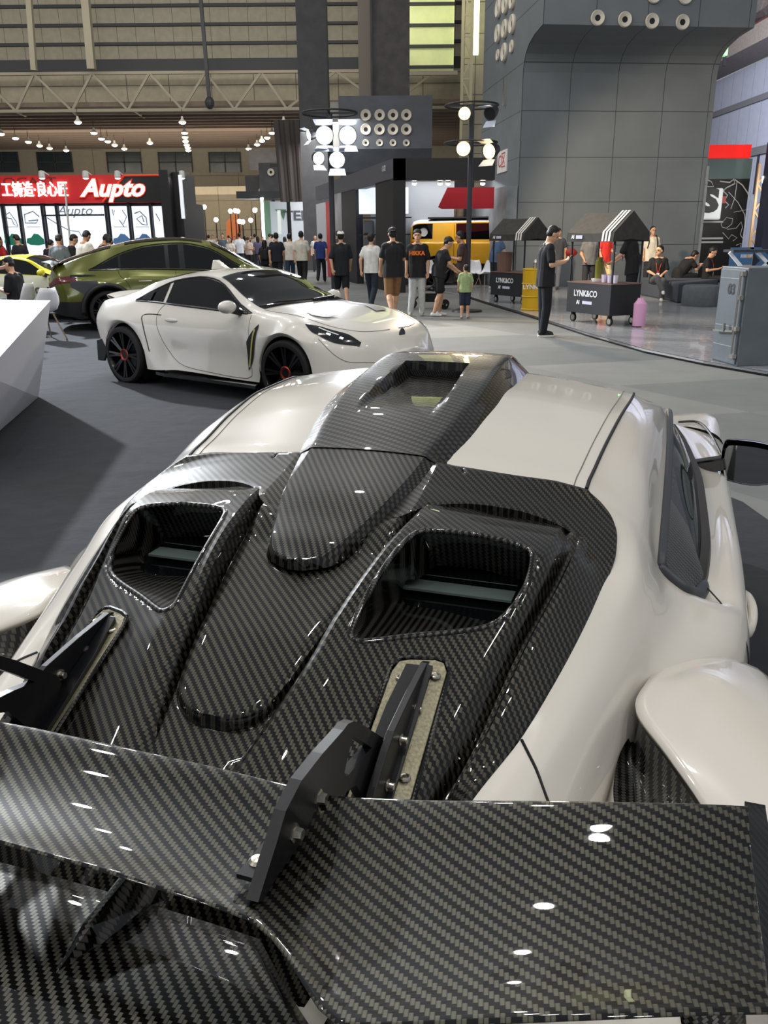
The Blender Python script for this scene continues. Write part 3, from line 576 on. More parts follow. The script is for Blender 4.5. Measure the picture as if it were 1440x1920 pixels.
# dark columns and the grey block with air nozzles
def colbox(nm, lab, x0, x1, ypx, y, dep, z0, z1, mt):
    a = far(x0, ypx, y); b = far(x1, ypx, y); m = MB(); m.box(a[0], b[0], y, y+dep, z0, z1); return tag(m.build(nm, mt), lab, 'column')
colbox('column', 'dark grey square column left of the grey nozzle block', 560, 615, 180, 44, 1.4, 0, 24, COLDARK)
colbox('column', 'tall brown-grey column rising above the grey nozzle block', 697, 768, 100, 41.5, 1.6, 7.2, 24, COLBROWN)
m = MB(); a = far(672, 100, 42); m.box(a[0], a[0]+.55, 41.8, 42.6, 7.0, 24); tag(m.build('column', mat('column_tan', (122, 112, 102), .7)), 'narrow tan pilaster beside the brown-grey column', 'column')
m = MB(); a = far(697, 100, 41.2); m.tube([(a[0], 41.2, 7.4), (a[0], 41.2, 24)], .06, 6); tag(m.build('drain_pipe', COLDARK), 'thin vertical pipe on the brown-grey column', 'pipe')
BY = 39.5; a = far(634, 180, BY); b = far(810, 278, BY)
m = MB(); m.prism([(BY, b[2]), (BY, a[2]), (BY+4, a[2]), (BY+4, b[2]-1.6), (BY+1.6, b[2]-1.6), (BY+.7, b[2]-.9)], a[0], b[0], 'x'); blk = tag(m.build('column_head', BLOCKM), 'grey block head of a pillar carrying twelve round air nozzles', 'column')
m = MB(); q = far(617, 215, BY); m.box(q[0], a[0]+.05, BY+1.0, BY+4, q[2]-2, a[2]-.1); tag(m.build('column_head', mat('block_side', (150, 148, 142), .7)), 'pale grey side slab at the left of the grey nozzle block', 'column')
NOZ = mat('nozzle_cream', (208, 200, 184), .5); NOZD = mat('nozzle_hole', (20, 20, 20), .7)
nz0 = thing('air_nozzle', 'x', 'vent')
m = MB(); m.lathe([(.24, 0), (.25, -.05), (.225, -.10), (.15, -.06), (.10, -.045), (.095, -.02)], axis='y', n=24); m.build('flange', NOZ, nz0, smooth=SM)
m = MB(); m.lathe([(.098, -.02), (.098, -.045), (.06, -.040), (0, -.035)], axis='y', n=20); m.build('jet', NOZD, nz0, smooth=SM)
def nozzle(loc, rz, sc, lab, grp, first=[True]):
    if first[0]: o = nz0; o.location = loc; o.rotation_euler.z = rz; o['label'] = lab; o['group'] = grp; first[0] = False
    else: o = dup(nz0, loc, rz, lab, grp)
    o.scale = (sc,)*3
rn_ = ['top', 'middle', 'bottom']; cn_ = ['leftmost', 'second from the left', 'third from the left', 'rightmost']
for j, (y, s_) in enumerate(((216, .95), (243, .95), (268, .6))):
    for i, x in enumerate((686, 712, 737, 762)):
        nozzle(tuple(far(x, y, BY+.01)), 0, s_, 'round cream air nozzle on the grey block, %s row, %s' % (rn_[j], cn_[i]), 'air nozzles on the grey block')
# big flared pillar on the right
PY = 27.0; pl = far(971, 370, PY); pr = far(1322, 370, PY+.5)
yaw = math.atan2(.6, pr[0]-pl[0]); WP = math.hypot(pr[0]-pl[0], .6)
pil = tag(empty('pillar', (pl[0], pl[1], 0), yaw), 'huge grey panelled pillar with a flared head and round nozzles, right of centre', 'column')
fl_ = [(0, 6.15), (-.06, 6.38), (-.22, 6.60), (-.55, 6.79), (-1.1, 6.92), (-1.9, 6.99)]
prof = [(0, -.05), *fl_, (-1.9, 12.5), (5.5, 12.5), (5.5, -.05)]
m = MB(); m.prism(prof, 0, WP, 'x'); m.build('shaft', PILLAR, pil)
for k in range(1): 
    m = MB(); m.box(-.35, -.02, .0, 5.4, -.05, 3.05); m.build('base_cladding', mat('pillar_clad', (128, 134, 138), .5, noise=.2, nscale=1.5), pil)
m = MB(); m.box(WP-.02, WP+.06, -.03, 5.4, 0, 3.6); m.build('base_cladding', mat('pillar_clad', (128, 134, 138), .5), pil)
Mp = Matrix.Translation((pl[0], pl[1], 0)) @ Matrix.Rotation(yaw, 4, 'Z'); Mi_ = Mp.inverted()
def on_front(px, py, off):    # point on the pillar head's front face
    for y in np.linspace(20, 30, 400):
        p = gy(px, py, y); q = Mi_ @ Vector(p)
        if q.y >= off-.0: return p
for i, (px, py) in enumerate(((1120, 34), (1171, 37), (1222, 40), (1279, 42))):
    p = on_front(px, py, -1.93); nozzle(tuple(p), yaw, .78, 'round cream air nozzle on the big pillar front, lower row, %s' % cn_[i], 'air nozzles on the big pillar front')
for i, (px, py) in enumerate(((1226, -8), (1285, -6))):
    p = on_front(px, py, -1.93); nozzle(tuple(p), yaw, .78, 'cream air nozzle cut off by the top edge of the picture, %s' % ('left one' if i == 0 else 'right one'), 'air nozzles on the big pillar front')
def on_side(px, py):
    for y in np.linspace(24, 34, 800):
        p = gy(px, py, y); q = Mi_ @ Vector(p)
        if q.x >= -.004: return p
    return None
for i, (px, py, s_) in enumerate(((937, 16, 1.35), (950, 8, 1.35), (963, 0, 1.25), (936, 63, 1.35), (949, 54, 1.35), (963, 45, 1.35), (935, 103, .85), (948, 98, 1.35), (961, 87, .9))):
    p = on_side(px, py)
    if p is None: continue
    nozzle(tuple(p), yaw-PI/2, s_*.8, 'round cream air nozzle on the left side of the big pillar head, %s row, %s' % (rn_[i//3], ('left', 'middle', 'right')[i % 3]), 'air nozzles on the big pillar side')
# sign C-zone on the pillar's left side
p = on_side(943, 303); sg_ = thing('zone_sign', 'small white sign with red letter and character on the pillar side', 'sign', tuple(p), yaw-PI/2)
m = MB(); m.box(-.62, .62, -.04, 0, -.33, .33); m.build('board', mat('sign_white', (235, 232, 226), .5), sg_)
RED = mat('sign_red', (196, 40, 36), .5)
put_text('lettering', 'C区', .52, RED, sg_, (0, -.045, 0), (PI/2, 0, 0), .004, sx=1.1)
p = on_side(949, 172); m = MB(); m.box(-.05, .05, -.09, 0, -.4, .4); o = tag(m.build('conduit', STEEL), 'small vertical metal conduit on the pillar side', 'fitting'); o.location = tuple(p); o.rotation_euler.z = yaw-PI/2
# right-hand wall and the clutter above it
XR = 20.0
m = MB(); m.box(XR, XR+.3, 20, 62, 0, 10.2); struct('wall_right', m, W_BLUE)
for k, (z0, z1) in enumerate(((8.2, 8.5), (5.55, 5.95))):
    m = MB(); m.box(XR-.12, XR, 20, 62, z0, z1); struct('trim_%d' % (40+k), m, mat('rail_grey', (112, 112, 118), .6))
for k in range(10):
    m = MB(); y = 35+k*1.5; m.box(XR-.1, XR, y, y+.1, 3.6, 5.6); struct('trim_%d' % (45+k), m, DARKST)
m = MB(); m.box(XR-2.0, XR-.02, 22, 60, 10.25, 11.1); m2 = tag(m.build('catwalk', mat('catwalk_grey', (118, 110, 106), .6, noise=.15)), 'grey catwalk beam along the right wall', 'beam')
m = MB(); m.tube([(XR-1.0, y, 12.2+.05*math.sin(y*3)) for y in np.linspace(22, 60, 60)], [.62+.07*math.sin(i*2.3) for i in range(60)], 12); tag(m.build('air_duct', mat('foil', (190, 180, 184), .28, .9, noise=.2, bump=.6, nscale=5)), 'silver foil air duct above the catwalk on the right', 'duct')
m = MB(); m.tube([(XR-1.3, 22, 11.32), (XR-1.3, 60, 11.32)], .22, 10); tag(m.build('pipe', mat('pipe_red', (92, 50, 46), .5)), 'dark red pipe under the silver duct', 'pipe')
for k in range(5):
    m = MB(); m.bar((XR-2.05, 26+k*5.5, 9.9), (XR-2.05, 26+k*5.5, 16), .16); tag(m.build('hanger', DARKST), 'dark vertical hanger rod of the catwalk, %s from the front' % ordn[k], 'rod', 'catwalk hangers')
m = MB(); m.box(XR-.3, XR+.5, 20, 62, 13.3, 24); struct('wall_right_upper', m, mat('upper_beige', (176, 164, 140), .7, noise=.2))
m = MB(); p = far(1360, 92, 41); m.box(p[0]-.25, p[0]+.12, 41, 41.3, p[2]-.25, p[2]+.3); tag(m.build('green_panel', mat('green_glow', (130, 245, 130), .5, emit=(110, 240, 110), es=1.0)), 'bright green panel glimpsed beside the pillar flare', 'panel')
# lattice tower and yellow-green lit louvres between column and pillar
YL = 50
a = far(768, 120, YL); b = far(853, 0, YL)
lv = thing('lit_louvre', 'bay of yellow-green lit cladding between the brown column and lattice tower', 'cladding', (0, YL, 0))
m = MB(); m.box(a[0]-.4, b[0], .2, .35, a[2]-.3, 20); m.build('sheet', mat('sheet_lit', (206, 214, 150), .6, emit=(206, 216, 160), es=.18, noise=.1, nscale=1), lv)  # faint emission stands in for daylight on the translucent sheet
for k in range(8): m = MB(); z = a[2]-.2+k*1.0; m.box(a[0]-.4, b[0], -.02, .2, z, z+.13); m.build('rail', DARKST, lv)
m = MB(); c = far(776, 137, YL-1); d = far(858, 137, YL-1); m.box(c[0]-1, d[0], -1, -.8, c[2]-.1, c[2]+.1); m.build('beam', TRUSS, lv)
tw = thing('lattice_tower', 'cream steel lattice tower beside the big pillar', 'tower', (0, YL-2, 0))
xa = far(868, 60, YL-2)[0]; xb = far(885, 60, YL-2)[0]; zz = [far(870, py, YL-2)[2] for py in (190, 148, 108, 68, 28, -12, -60)]
TWM = mat('tower_cream', (206, 198, 160), .6)
for x in (xa, xb): m = MB(); m.bar((x, 0, -0.0), (x, 0, zz[-1]), .15); m.build('leg', TWM, tw)
for i in range(6):
    m = MB(); m.bar((xa, 0, zz[i]), (xb, 0, zz[i]), .09); m.bar((xa if i % 2 else xb, 0, zz[i]), (xb if i % 2 else xa, 0, zz[i+1]), .09); m.build('lacing', TWM, tw)
m = MB(); p = far(888, 0, YL-1); q = far(893, 102, YL-1); m.box(p[0]-.1, p[0]+.32, YL-1, YL-.8, q[2], 20); tag(m.build('light_strip', mat('strip_glow', (236, 244, 180), .5, emit=(236, 246, 190), es=4)), 'glowing yellow-green light strip beside the lattice tower', 'lamp')
m = MB(); p = far(896, 0, YL); q = far(935, 260, YL-3); m.box(p[0]-.6, p[0]+5, YL+.5, YL+.7, 0, 22); struct('wall_side', m, W_GRID)
# ------------------------------------------------------------------ the carbon-decked sports car in front
# raw survey units: (u across, v forward, z up); K turns them into metres in the car's own frame
HD = math.radians(19.0); C0 = -.6075
_n = np.array([math.cos(HD), -math.sin(HD), 0]); _f = np.array([math.sin(HD), math.cos(HD), 0])
def K(u, v, z): return (1.125*u, 1.125*v, 1.6-1.125*(1.6-z))
def rawray(px, py):
    d = ray(px, py); return np.array([d@_n, d@_f, d[2]])
CR = np.array([.54, 0, 1.6])
def hu(px, py, u): d = rawray(px, py); return CR + d*((u-.54)/d[0])
def hz(px, py, z): d = rawray(px, py); return CR + d*((z-1.6)/d[2])
def hv(px, py, v): d = rawray(px, py); return CR + d*(v/d[1])
uvm = lambda p: (p[0], p[1])
HERO = thing('sports_car', 'white sports car with carbon engine cover, roof scoop and rear wing, nearest to the viewer', 'car', tuple(_n*C0), -HD)

A_ = spl([(.20,.20,.76),(.35,.25,.80),(.55,.285,.855),(.70,.322,.893),(.848,.358,.926),(.971,.400,.952),(1.039,.420,.976),(1.134,.444,1.008),(1.216,.461,1.034),(1.307,.476,1.060),(1.362,.485,1.080),
          (1.407,.483,1.096),(1.456,.469,1.116),(1.482,.445,1.136),(1.497,.421,1.152),(1.581,.427,1.170),(1.716,.440,1.198),(1.924,.458,1.220),(2.135,.468,1.220),(2.22,.466,1.206),
          (2.6,.50,1.09),(3.05,.53,.945),(3.4,.50,.90),(3.8,.44,.79),(4.05,.33,.68)])
Q_ = spl([(.20,.30,.755),(.35,.34,.795),(.55,.36,.85),(.848,.402,.925),(1.04,.452,.971),(1.216,.495,1.021),(1.362,.524,1.065),(1.53,.52,1.095),(1.7,.515,1.150),(2.0,.520,1.186),(2.22,.525,1.178),(2.6,.54,1.085),(3.05,.548,.965)])
W_ = spl([(.20,.42,.74),(.35,.44,.775),(.55,.445,.82),(.848,.438,.906),(1.04,.482,.945),(1.216,.525,.990),(1.362,.553,1.020),(1.53,.562,1.005),(1.7,.562,1.05),(2.0,.561,1.113),(2.22,.557,1.135),(2.45,.556,1.115),(2.8,.555,1.05),(3.05,.556,.985)])
BL_ = spl([(.20,.50,.70),(.35,.52,.73),(.55,.50,.78),(.848,.474,.86),(1.04,.507,.895),(1.216,.550,.938),(1.362,.592,.965),(1.50,.606,.968),(1.53,.612,.962),(1.58,.640,.930),(1.65,.656,.942),(1.91,.668,.95),(2.3,.665,.95),(2.6,.645,.95),(2.85,.615,.955),(3.05,.578,.962)])
SH_ = spl([(.20,.60,.64),(.35,.60,.66),(.55,.54,.72),(.848,.490,.79),(1.04,.520,.82),(1.216,.575,.86),(1.30,.64,.872),(1.362,.68,.882),(1.45,.716,.892),(1.6,.733,.90),(1.9,.742,.905),(2.3,.745,.90),(2.8,.75,.90),(3.05,.757,.895),(3.3,.762,.89),(3.6,.752,.83),(3.85,.70,.74),(4.05,.56,.64)])
MD_ = spl([(.20,.64,.5),(.50,.48,.6),(.848,.465,.62),(1.05,.490,.64),(1.216,.545,.65),(1.45,.72,.66),(1.6,.75,.66),(2.3,.755,.66),(2.8,.758,.66),(3.3,.775,.70),(3.6,.772,.64),(3.85,.72,.55),(4.05,.58,.5)])
def SL_(v):
    u = spl([(.20,.62),(.5,.48),(.848,.465),(1.05,.49),(1.216,.55),(1.5,.72),(2.3,.735),(3.3,.76),(3.8,.73),(4.05,.60)])(v)
    z = .29
    if abs(v-3.25) < .335: z = max(z, .46+math.sqrt(.335**2-(v-3.25)**2)-.02)
    return np.array([u, z])
def sec(fs, v, n):
    P = np.array([[*f(v)] for f in fs]); return crom(P, n)
def strip(mb, fs, vs, n, mirror=True):
    G = [[K(p[0], v, p[1]) for p in sec(fs, v, n)] for v in vs]
    mb.grid(G)
    if mirror: mb.grid([[(-x, y, z) for x, y, z in r] for r in G])
body = MB()
strip(body, [A_, Q_, W_, BL_, SH_, MD_, SL_], list(np.linspace(.20, .80, 13))+list(np.linspace(.848, 1.38, 22))+list(np.linspace(1.40, 1.53, 12)), 43)
for lo, hi in ((0, 15), (21, 43)):      # above and below the side window
    G = [[K(p[0], v, p[1]) for p in sec([A_, Q_, W_, BL_, SH_, MD_, SL_], v, 43)[lo:hi]] for v in [1.53, 1.54, 1.55, 1.56, 1.57, 1.58, 1.60, 1.62]+list(np.linspace(1.65, 3.05, 40))]
    body.grid(G); body.grid([[(-x, y, z) for x, y, z in r] for r in G])
# nose: crest line of the fender between the bonnet edge and the shoulder
CRS_ = spl([(3.05,.66,.95),(3.3,.70,.948),(3.6,.67,.885),(3.85,.60,.80),(4.05,.45,.69)])
strip(body, [A_, CRS_, SH_, MD_, SL_], list(np.linspace(3.05, 4.05, 34)), 33)
hood = [[K(s*A_(v)[0], v, A_(v)[1] + .03*(1-s*s)) for s in np.linspace(-1, 1, 17)] for v in np.linspace(3.05, 4.05, 20)]
body.grid(hood)
nose = []
for t in np.linspace(0, 1, 8):     # front face closing the nose
    r = []
    for p in sec([A_, CRS_, SH_, MD_, SL_], 4.05, 33): r.append(K(p[0]*(1-.25*t), 4.05+.05*math.sin(t*PI), p[1] - t*.0))
    nose.append(r)
S4 = sec([A_, CRS_, SH_, MD_, SL_], 4.05, 33)
fr = [[K(s*p[0], 4.05+.07*(1-s*s), p[1]) for s in np.linspace(-1, 1, 15)] for p in S4]
body.grid(fr)
S0 = sec([A_, Q_, W_, BL_, SH_, MD_, SL_], .20, 43)
body.grid([[K(s*p[0], .20-.04*(1-s*s), p[1]) for s in np.linspace(-1, 1, 15)] for p in S0])
# underside and inner sills so that the shell is closed below
body.grid([[K(s*.56, v, .30) for s in np.linspace(-1, 1, 5)] for v in np.linspace(.2, 2.95, 6)])
body.build('body', PAINT, HERO, smooth=math.radians(50))
# tail deck under the wing
td = MB(); td.grid([[K(s*A_(v)[0], v, A_(v)[1]-.012) for s in np.linspace(-1, 1, 9)] for v in np.linspace(.2, .62, 8)])
td.build('rear_bumper', PAINT, HERO, smooth=SM)
# roof
def roofz(u, v):
    us, zs = A_(v); h = spl([(1.46,.036),(1.58,.040),(1.716,.046),(1.924,.050),(2.1,.054),(2.22,.04)])(v); return zs + h*(1-(u/us)**2)
roof = MB(); vv = list(np.linspace(1.470, 2.22, 30))
def vroof(s, k):   # rear edge follows the bowed front edge of the engine cover
    v0 = 1.466+.031*abs(s)**1.5; return v0+(2.22-v0)*k/29
G = [[(lambda v: K(s*A_(max(v, 1.497))[0]*.995, v, roofz(s*A_(max(v, 1.497))[0]*.995, max(v, 1.497)) - max(0, 1.497-v)*.42))(vroof(s, k)) for s in np.linspace(-1, 1, 41)] for k in range(30)]
roof.grid(G)
def _vis(f):   # the panel is cut away below the scoop
    c = np.mean([roof.v[i] for i in f], axis=0)/1.125; return not (abs(c[0]) < .125 and 1.53 < c[1] < 2.06)
roof.f = [f for f in roof.f if _vis(f)]; roof.build('roof_panel', PAINT, HERO, smooth=SMALL)
for nm, k in (('roof_seam', 1.0), ('roof_seam', .945)):
    for sg in (-1, 1):
        mb = MB(); mb.tube([K(sg*A_(v)[0]*k, v, roofz(A_(v)[0]*k, v)+.0004) for v in np.linspace(1.5, 2.2, 24)], .0042 if k == 1 else .0014, 6)
        mb.build(nm, BLACKP if k == 1 else mat('panel_gap_grey', (120, 116, 108), .6), HERO)
ws = MB(); ws.grid([[K(s*A_(v)[0], v, A_(v)[1]+.05*(1-s*s)*(1 if v > 2.3 else .9)) for s in np.linspace(-1, 1, 17)] for v in np.linspace(2.215, 3.06, 16)])
ws.build('windscreen', GLASSD, HERO, smooth=SMALL)
# cabin interior seen as darkness behind the glass
mb = MB(); mb.box(*[1.125*x for x in (-.50, .50)], 1.125*1.45, 1.125*2.9, .45, .80); mb.build('cabin', INTERIOR, HERO)

# engine cover ------------------------------------------------------
Bc = spl([(.5,.026,.862),(.767,.070,.952),(.84,.087,.988),(.90,.100,1.018),(.955,.111,1.045),(.993,.116,1.064),(1.086,.128,1.106),(1.18,.142,1.132),(1.284,.153,1.147),(1.36,.160,1.152),(1.5,.165,1.16)])
Fl = spl([(.5,.845),(.767,.940),(.83,.962),(.867,.976),(.983,1.022),(1.076,1.055),(1.18,1.090),(1.284,1.117),(1.36,1.138),(1.41,1.157),(1.5,1.19)])
Cp = spl([(.5,.012),(.836,.012),(.840,.022),(.846,.036),(.855,.050),(.867,.062),(.884,.071),(.983,.093),(1.076,.111),(1.18,.126),(1.284,.138),(1.5,.148)])
Vg = spl([(.5,.262,.815),(.767,.300,.880),(.862,.322,.918),(.893,.335,.934),(.941,.350,.962),(1.019,.363,.994),(1.085,.376,1.026),(1.156,.391,1.052),(1.230,.407,1.082),(1.333,.419,1.110),(1.377,.420,1.120),(1.5,.40,1.15)])
Mi = spl([(.5,.16,.81),(.8,.235,.943),(.95,.235,1.014),(1.0,.25,1.035),(1.05,.255,1.058),(1.11,.26,1.086),(1.17,.27,1.113),(1.23,.28,1.135),(1.3,.28,1.139),(1.345,.28,1.133),(1.385,.28,1.122),(1.5,.28,1.15)])
H1 = spl([(.5,.055,.862),(.8,.115,.966),(.95,.150,1.042),(.985,.158,1.055),(1.086,.172,1.098),(1.18,.185,1.127),(1.23,.192,1.137),(1.3,.195,1.147),(1.345,.195,1.142),(1.5,.2,1.16)])
H2 = spl([(.5,.235,.82),(.8,.290,.926),(.95,.322,.99),(1.02,.334,1.020),(1.11,.358,1.062),(1.17,.372,1.093),(1.23,.383,1.120),(1.3,.391,1.126),(1.345,.392,1.121),(1.385,.392,1.112),(1.5,.38,1.15)])
ARC = spl([(0,1.27),(.12,1.272),(.142,1.285),(.16,1.317),(.188,1.344),(.235,1.371),(.28,1.385),(.33,1.393),(.37,1.392),(.40,1.385),(.418,1.372),(.45,1.36),(.5,1.36)])
def sst(x): x = min(max(x, 0), 1); return x*x*(3-2*x)
def panel_rise(v): return float(np.interp(v, [.8375, .8405, .98, 1.076, 1.18, 1.28], [0, .021, .021, .014, .007, .0]))
def zfront(u, v):
    zc = Fl(v); uA, zA = A_(v); t = min(u/uA, 1); b = float(np.interp(v, [1.27, 1.40, 1.468], [1.143, 1.166, 1.186])); ub = .145
    return zc+(b-zc)*(u/ub) if u < ub else b+(zA-b)*((u-ub)/(max(uA, .30)-ub)) + .006*math.sin(PI*min((u-ub)/(max(uA,.3)-ub), 1))
def lines(v):
    uC = Cp(v); uB, zB = Bc(v); uB = max(uB, uC+.02); f = Fl(v); r = panel_rise(v)
    uC = min(uC, uB-.022)
    uV, zV = Vg(v); uA, zA = A_(v)
    return [(0, f+r), (uC-.008, f+r-min(.001, r*.05)), (uC, f+r-min(.005, r*.25)), (uC+.005, f), (uB-.012, f+.002), (uB-.004, zB-.006), (uB+.004, zB), tuple(H1(v)), tuple(Mi(v)), tuple(H2(v)), (H2(v)[0]+.010, H2(v)[1]-.012), (uV-.004, zV-.010), (uV+.005, zV-.010), (uV+.012, zV+.006), (uA-.004, zA+.002), (uA+.003, zA-.008)]
SUBD = [10, 2, 2, 3, 4, 3, 10, 14, 14, 4, 5, 2, 3, 10, 2]
UREF = None
def cols(v):
    L = lines(v); out = []
    for i, n in enumerate(SUBD):
        for k in range(n): t = k/n; out.append((L[i][0]+(L[i+1][0]-L[i][0])*t, L[i][1]+(L[i+1][1]-L[i][1])*t))
    out.append(L[-1]); return out
uref = [c[0] for c in cols(1.33)]
def stepw(u): return sst((u-.130)/.02)*(1-sst((u-.405)/.035))
N1, N2 = 150, 26
rows = []
VF = lambda u: 1.466+.031*min(u/.42, 1)**1.5
ctab = {}
def colv(v):
    k = round(v, 4)
    if k not in ctab: ctab[k] = cols(k)
    return ctab[k]
ncol = len(uref); GR = []
for j in range(N1+N2+1):
    r = []
    for i in range(ncol):
        ur = uref[i]; a = ARC(ur); w = stepw(ur)
        if j < N1:
            t = j/(N1-1); v = (.52+.315*t/.2) if t < .2 else (.835+.012*(t-.2)/.12 if t < .32 else .847+(a-.847)*(t-.32)/.68)
            u, z = colv(v)[i]
            if v > a-.09: z += (1-w)*sst((v-(a-.09))/.09)*(zfront(u, v)-z)
        else:
            t = (j-N1)/N2; vf = VF(ur); v = a+(vf-a)*t
            uA = A_(v)[0]; u0 = colv(a)[i][0]
            u = u0*(uA+.003)/(colv(a)[-1][0]) if ur > .2 else u0
            z = zfront(u, v) + .0
            if ur < .2: pass
        r.append((u, v, z))
    GR.append(r)
GR = np.array(GR)
OUT = crom([(.168,1.19),(.180,1.222),(.205,1.235),(.28,1.240),(.338,1.238),(.364,1.226),(.371,1.195),(.365,1.15),(.351,1.112),(.33,1.083),(.29,1.056),(.23,1.022),(.18,.991),(.160,.981),(.148,.987),(.145,1.005),(.150,1.07),(.159,1.14)], 90, closed=True)
def inside(p, poly):
    x, y = p; c = False; n = len(poly); j = n-1
    for i in range(n):
        if (poly[i][1] > y) != (poly[j][1] > y) and x < (poly[j][0]-poly[i][0])*(y-poly[i][1])/(poly[j][1]-poly[i][1])+poly[i][0]: c = not c
        j = i
    return c
def zdeck(u, v):
    c = colv(v); return float(np.interp(u, [q[0] for q in c], [q[1] for q in c]))
deck = MB()
for sg in (1, -1):
    o = len(deck.v); a, b = GR.shape[:2]
    deck.v += [K(sg*p[0], p[1], p[2]) for p in GR.reshape(-1, 3)]
    for i in range(a-1):
        for j in range(b-1):
            c = GR[i:i+2, j:j+2].reshape(-1, 3).mean(0)
            if .14 < c[0] < .38 and .97 < c[1] < 1.25 and inside(c[:2], OUT): continue
            q = (o+i*b+j, o+i*b+j+1, o+(i+1)*b+j+1, o+(i+1)*b+j); deck.f.append(q if sg > 0 else q[::-1])
DECK = deck.build('engine_cover', CARB_DECK, HERO, smooth=math.radians(40), uv=uvm, solid=.004)
for sg in (1, -1):
    rim = MB(); P = [K(sg*u, v, zdeck(u, v)+.001) for u, v in OUT]; rim.tube(P, .0062, 8, closed=True); rim.build('intake_rim', CARB_FINE, DECK, smooth=SMALL, uv=uvm)
    duct = MB(); cen = np.array([.255, 1.20]); G = []
    for t in np.linspace(0, 1, 12):
        r = []
        for u, v in OUT:
            back = sst((1.235-v)/.24)      # the rear floor ramps far forward, the front lip drops steeply
            uu = u+(cen[0]-u)*.12*t; v2 = v+(max(1.215-v, 0)*.92+.05*sst((v-1.2)/.03))*t
            r.append(K(sg*uu, v2, zdeck(u, v) - (.080-.050*back)*t))
        r.append(r[0]); G.append(r)
    duct.grid(G); duct.build('intake_duct', CARB_FINE, DECK, smooth=SMALL, uv=uvm)
    # pane and shelf at the bottom of each opening
rw = MB(); rw.grid([[K(s*.345, v, z) for s in np.linspace(-1, 1, 7)] for v, z in ((1.10, 1.004), (1.25, 1.042), (1.40, 1.075))]); rw.build('rear_window', GLASSD, HERO)
sh = MB(); sh.box(-.34*1.125, .34*1.125, 1.125*1.205, 1.125*1.245, K(0,0,1.040)[2], K(0,0,1.044)[2]); sh.build('parcel_shelf', mat('shelf_grey', (96, 108, 104), .4), HERO)
mb = MB()
for v in (1.26, 1.30, 1.34): mb.tube([K(-.34, v, 1.042+.22*(v-1.25)+.003), K(.34, v, 1.042+.22*(v-1.25)+.003)], .0008, 4)
mb.build('heating_wire', mat('wire', (70, 74, 74), .5), HERO)

# roof scoop --------------------------------------------------------
Fb = spl([(1.466,.152,1.184),(1.54,.166,1.198),(1.649,.184,1.224),(1.841,.201,1.252),(2.05,.206,1.266),(2.20,.205,1.250),(2.30,.19,1.22)])
Gr = spl([(1.466,.120,1.201),(1.488,.122,1.205),(1.574,.136,1.226),(1.706,.148,1.257),(1.881,.157,1.287),(2.079,.157,1.306),(2.18,.15,1.300),(2.30,.16,1.235)])
def recess(u, v):
    w = .088-.012*sst((v-1.7)/.3)
    if v > 1.985: return 0
    return .036*sst((v-1.60)/.33)*(1-sst((abs(u)-w*.86)/(w*.22)))
sc = MB(); G = []
for v in list(np.linspace(1.466, 1.97, 64))+[1.978, 1.9845, 1.9855, 1.99]+list(np.linspace(2.0, 2.30, 16)):
    ub, zb = Fb(v); ug, zg = Gr(v); r = []
    zb = min(zb, roofz(min(ub, .4), min(max(v, 1.497), 2.22))) - .003 if v < 2.2 else zb-.01
    half = [(ub, zb), (ub-.004, zb+.004)] + [(ub-.004+(ug+.006-ub+.004)*t, zb+.004+(zg-.004-zb-.004)*t) for t in (.33, .66, 1)] + [(ug, zg), (ug-.006, zg+.0012)]
    flat = [(ug-.006)*(1-k/22) for k in range(1, 23)]
    half += [(u, zg+.0012+.004*(1-(u/ug)**2)-recess(u, v)) for u in flat]
    r = [K(u, v, z) for u, z in half] + [K(-u, v, z) for u, z in half[::-1][1:]]
    G.append(r)
sc.grid(G); SCOOP = sc.build('roof_scoop', CARB_ROOF, HERO, smooth=math.radians(32), uv=lambda p: (p[0]*.36, p[1]*.85))
gr = MB(); gr.grid([[K(u, 1.9843, z) for u in np.linspace(-.066, .066, 3)] for z in (1.262, 1.284)])
for k in range(22):
    u = -.064+k*.128/21; gr.tube([K(u-.006, 1.983, 1.264), K(u+.006, 1.983, 1.283)], .0010, 4); gr.tube([K(u+.006, 1.983, 1.264), K(u-.006, 1.983, 1.283)], .0010, 4)
gr.build('scoop_grille', mat('grille_mesh', (58, 58, 58), .3, .8), SCOOP)
# scoop tail on the engine cover
Sb = spl([(1.115,.012,1.096),(1.125,.035,1.098),(1.136,.056,1.101),(1.181,.078,1.107),(1.218,.092,1.115),(1.251,.101,1.122),(1.312,.118,1.138),(1.404,.140,1.165),(1.47,.153,1.186),(1.49,.155,1.19)])
Tc = spl([(1.115,.005,1.105),(1.125,.030,1.108),(1.136,.046,1.112),(1.166,.063,1.124),(1.226,.081,1.140),(1.303,.102,1.164),(1.418,.116,1.188),(1.488,.122,1.206)])
tl = MB(); G = []
for v in list(np.linspace(1.1155, 1.18, 22))+list(np.linspace(1.19, 1.486, 40)):
    ub, zb = Sb(v); ut, zt = Tc(v); zb -= .006; ut = min(ut, ub-.003)
    half = [(ub, zb)] + [(ub+(ut-ub)*t, zb+(zt-.003-zb)*t**.8) for t in (.25, .5, .75, .95)] + [(ut-.002, zt)] + [(ut-.002)*(1-k/12)+0j for k in range(1, 13)]
    half = [h if isinstance(h, tuple) else (h.real, zt+.004*(1-(h.real/max(ut, .01))**2)) for h in half]
    G.append([K(u, v, z) for u, z in half]+[K(-u, v, z) for u, z in half[::-1][1:]])
tl.grid(G); a0 = G[0]; tl.add(a0, [tuple(range(len(a0)))]); a0 = G[-1]; tl.add(a0, [tuple(range(len(a0)))[::-1]])
tl.build('scoop_tail', CARB_TAIL, HERO, smooth=math.radians(32), uv=uvm)
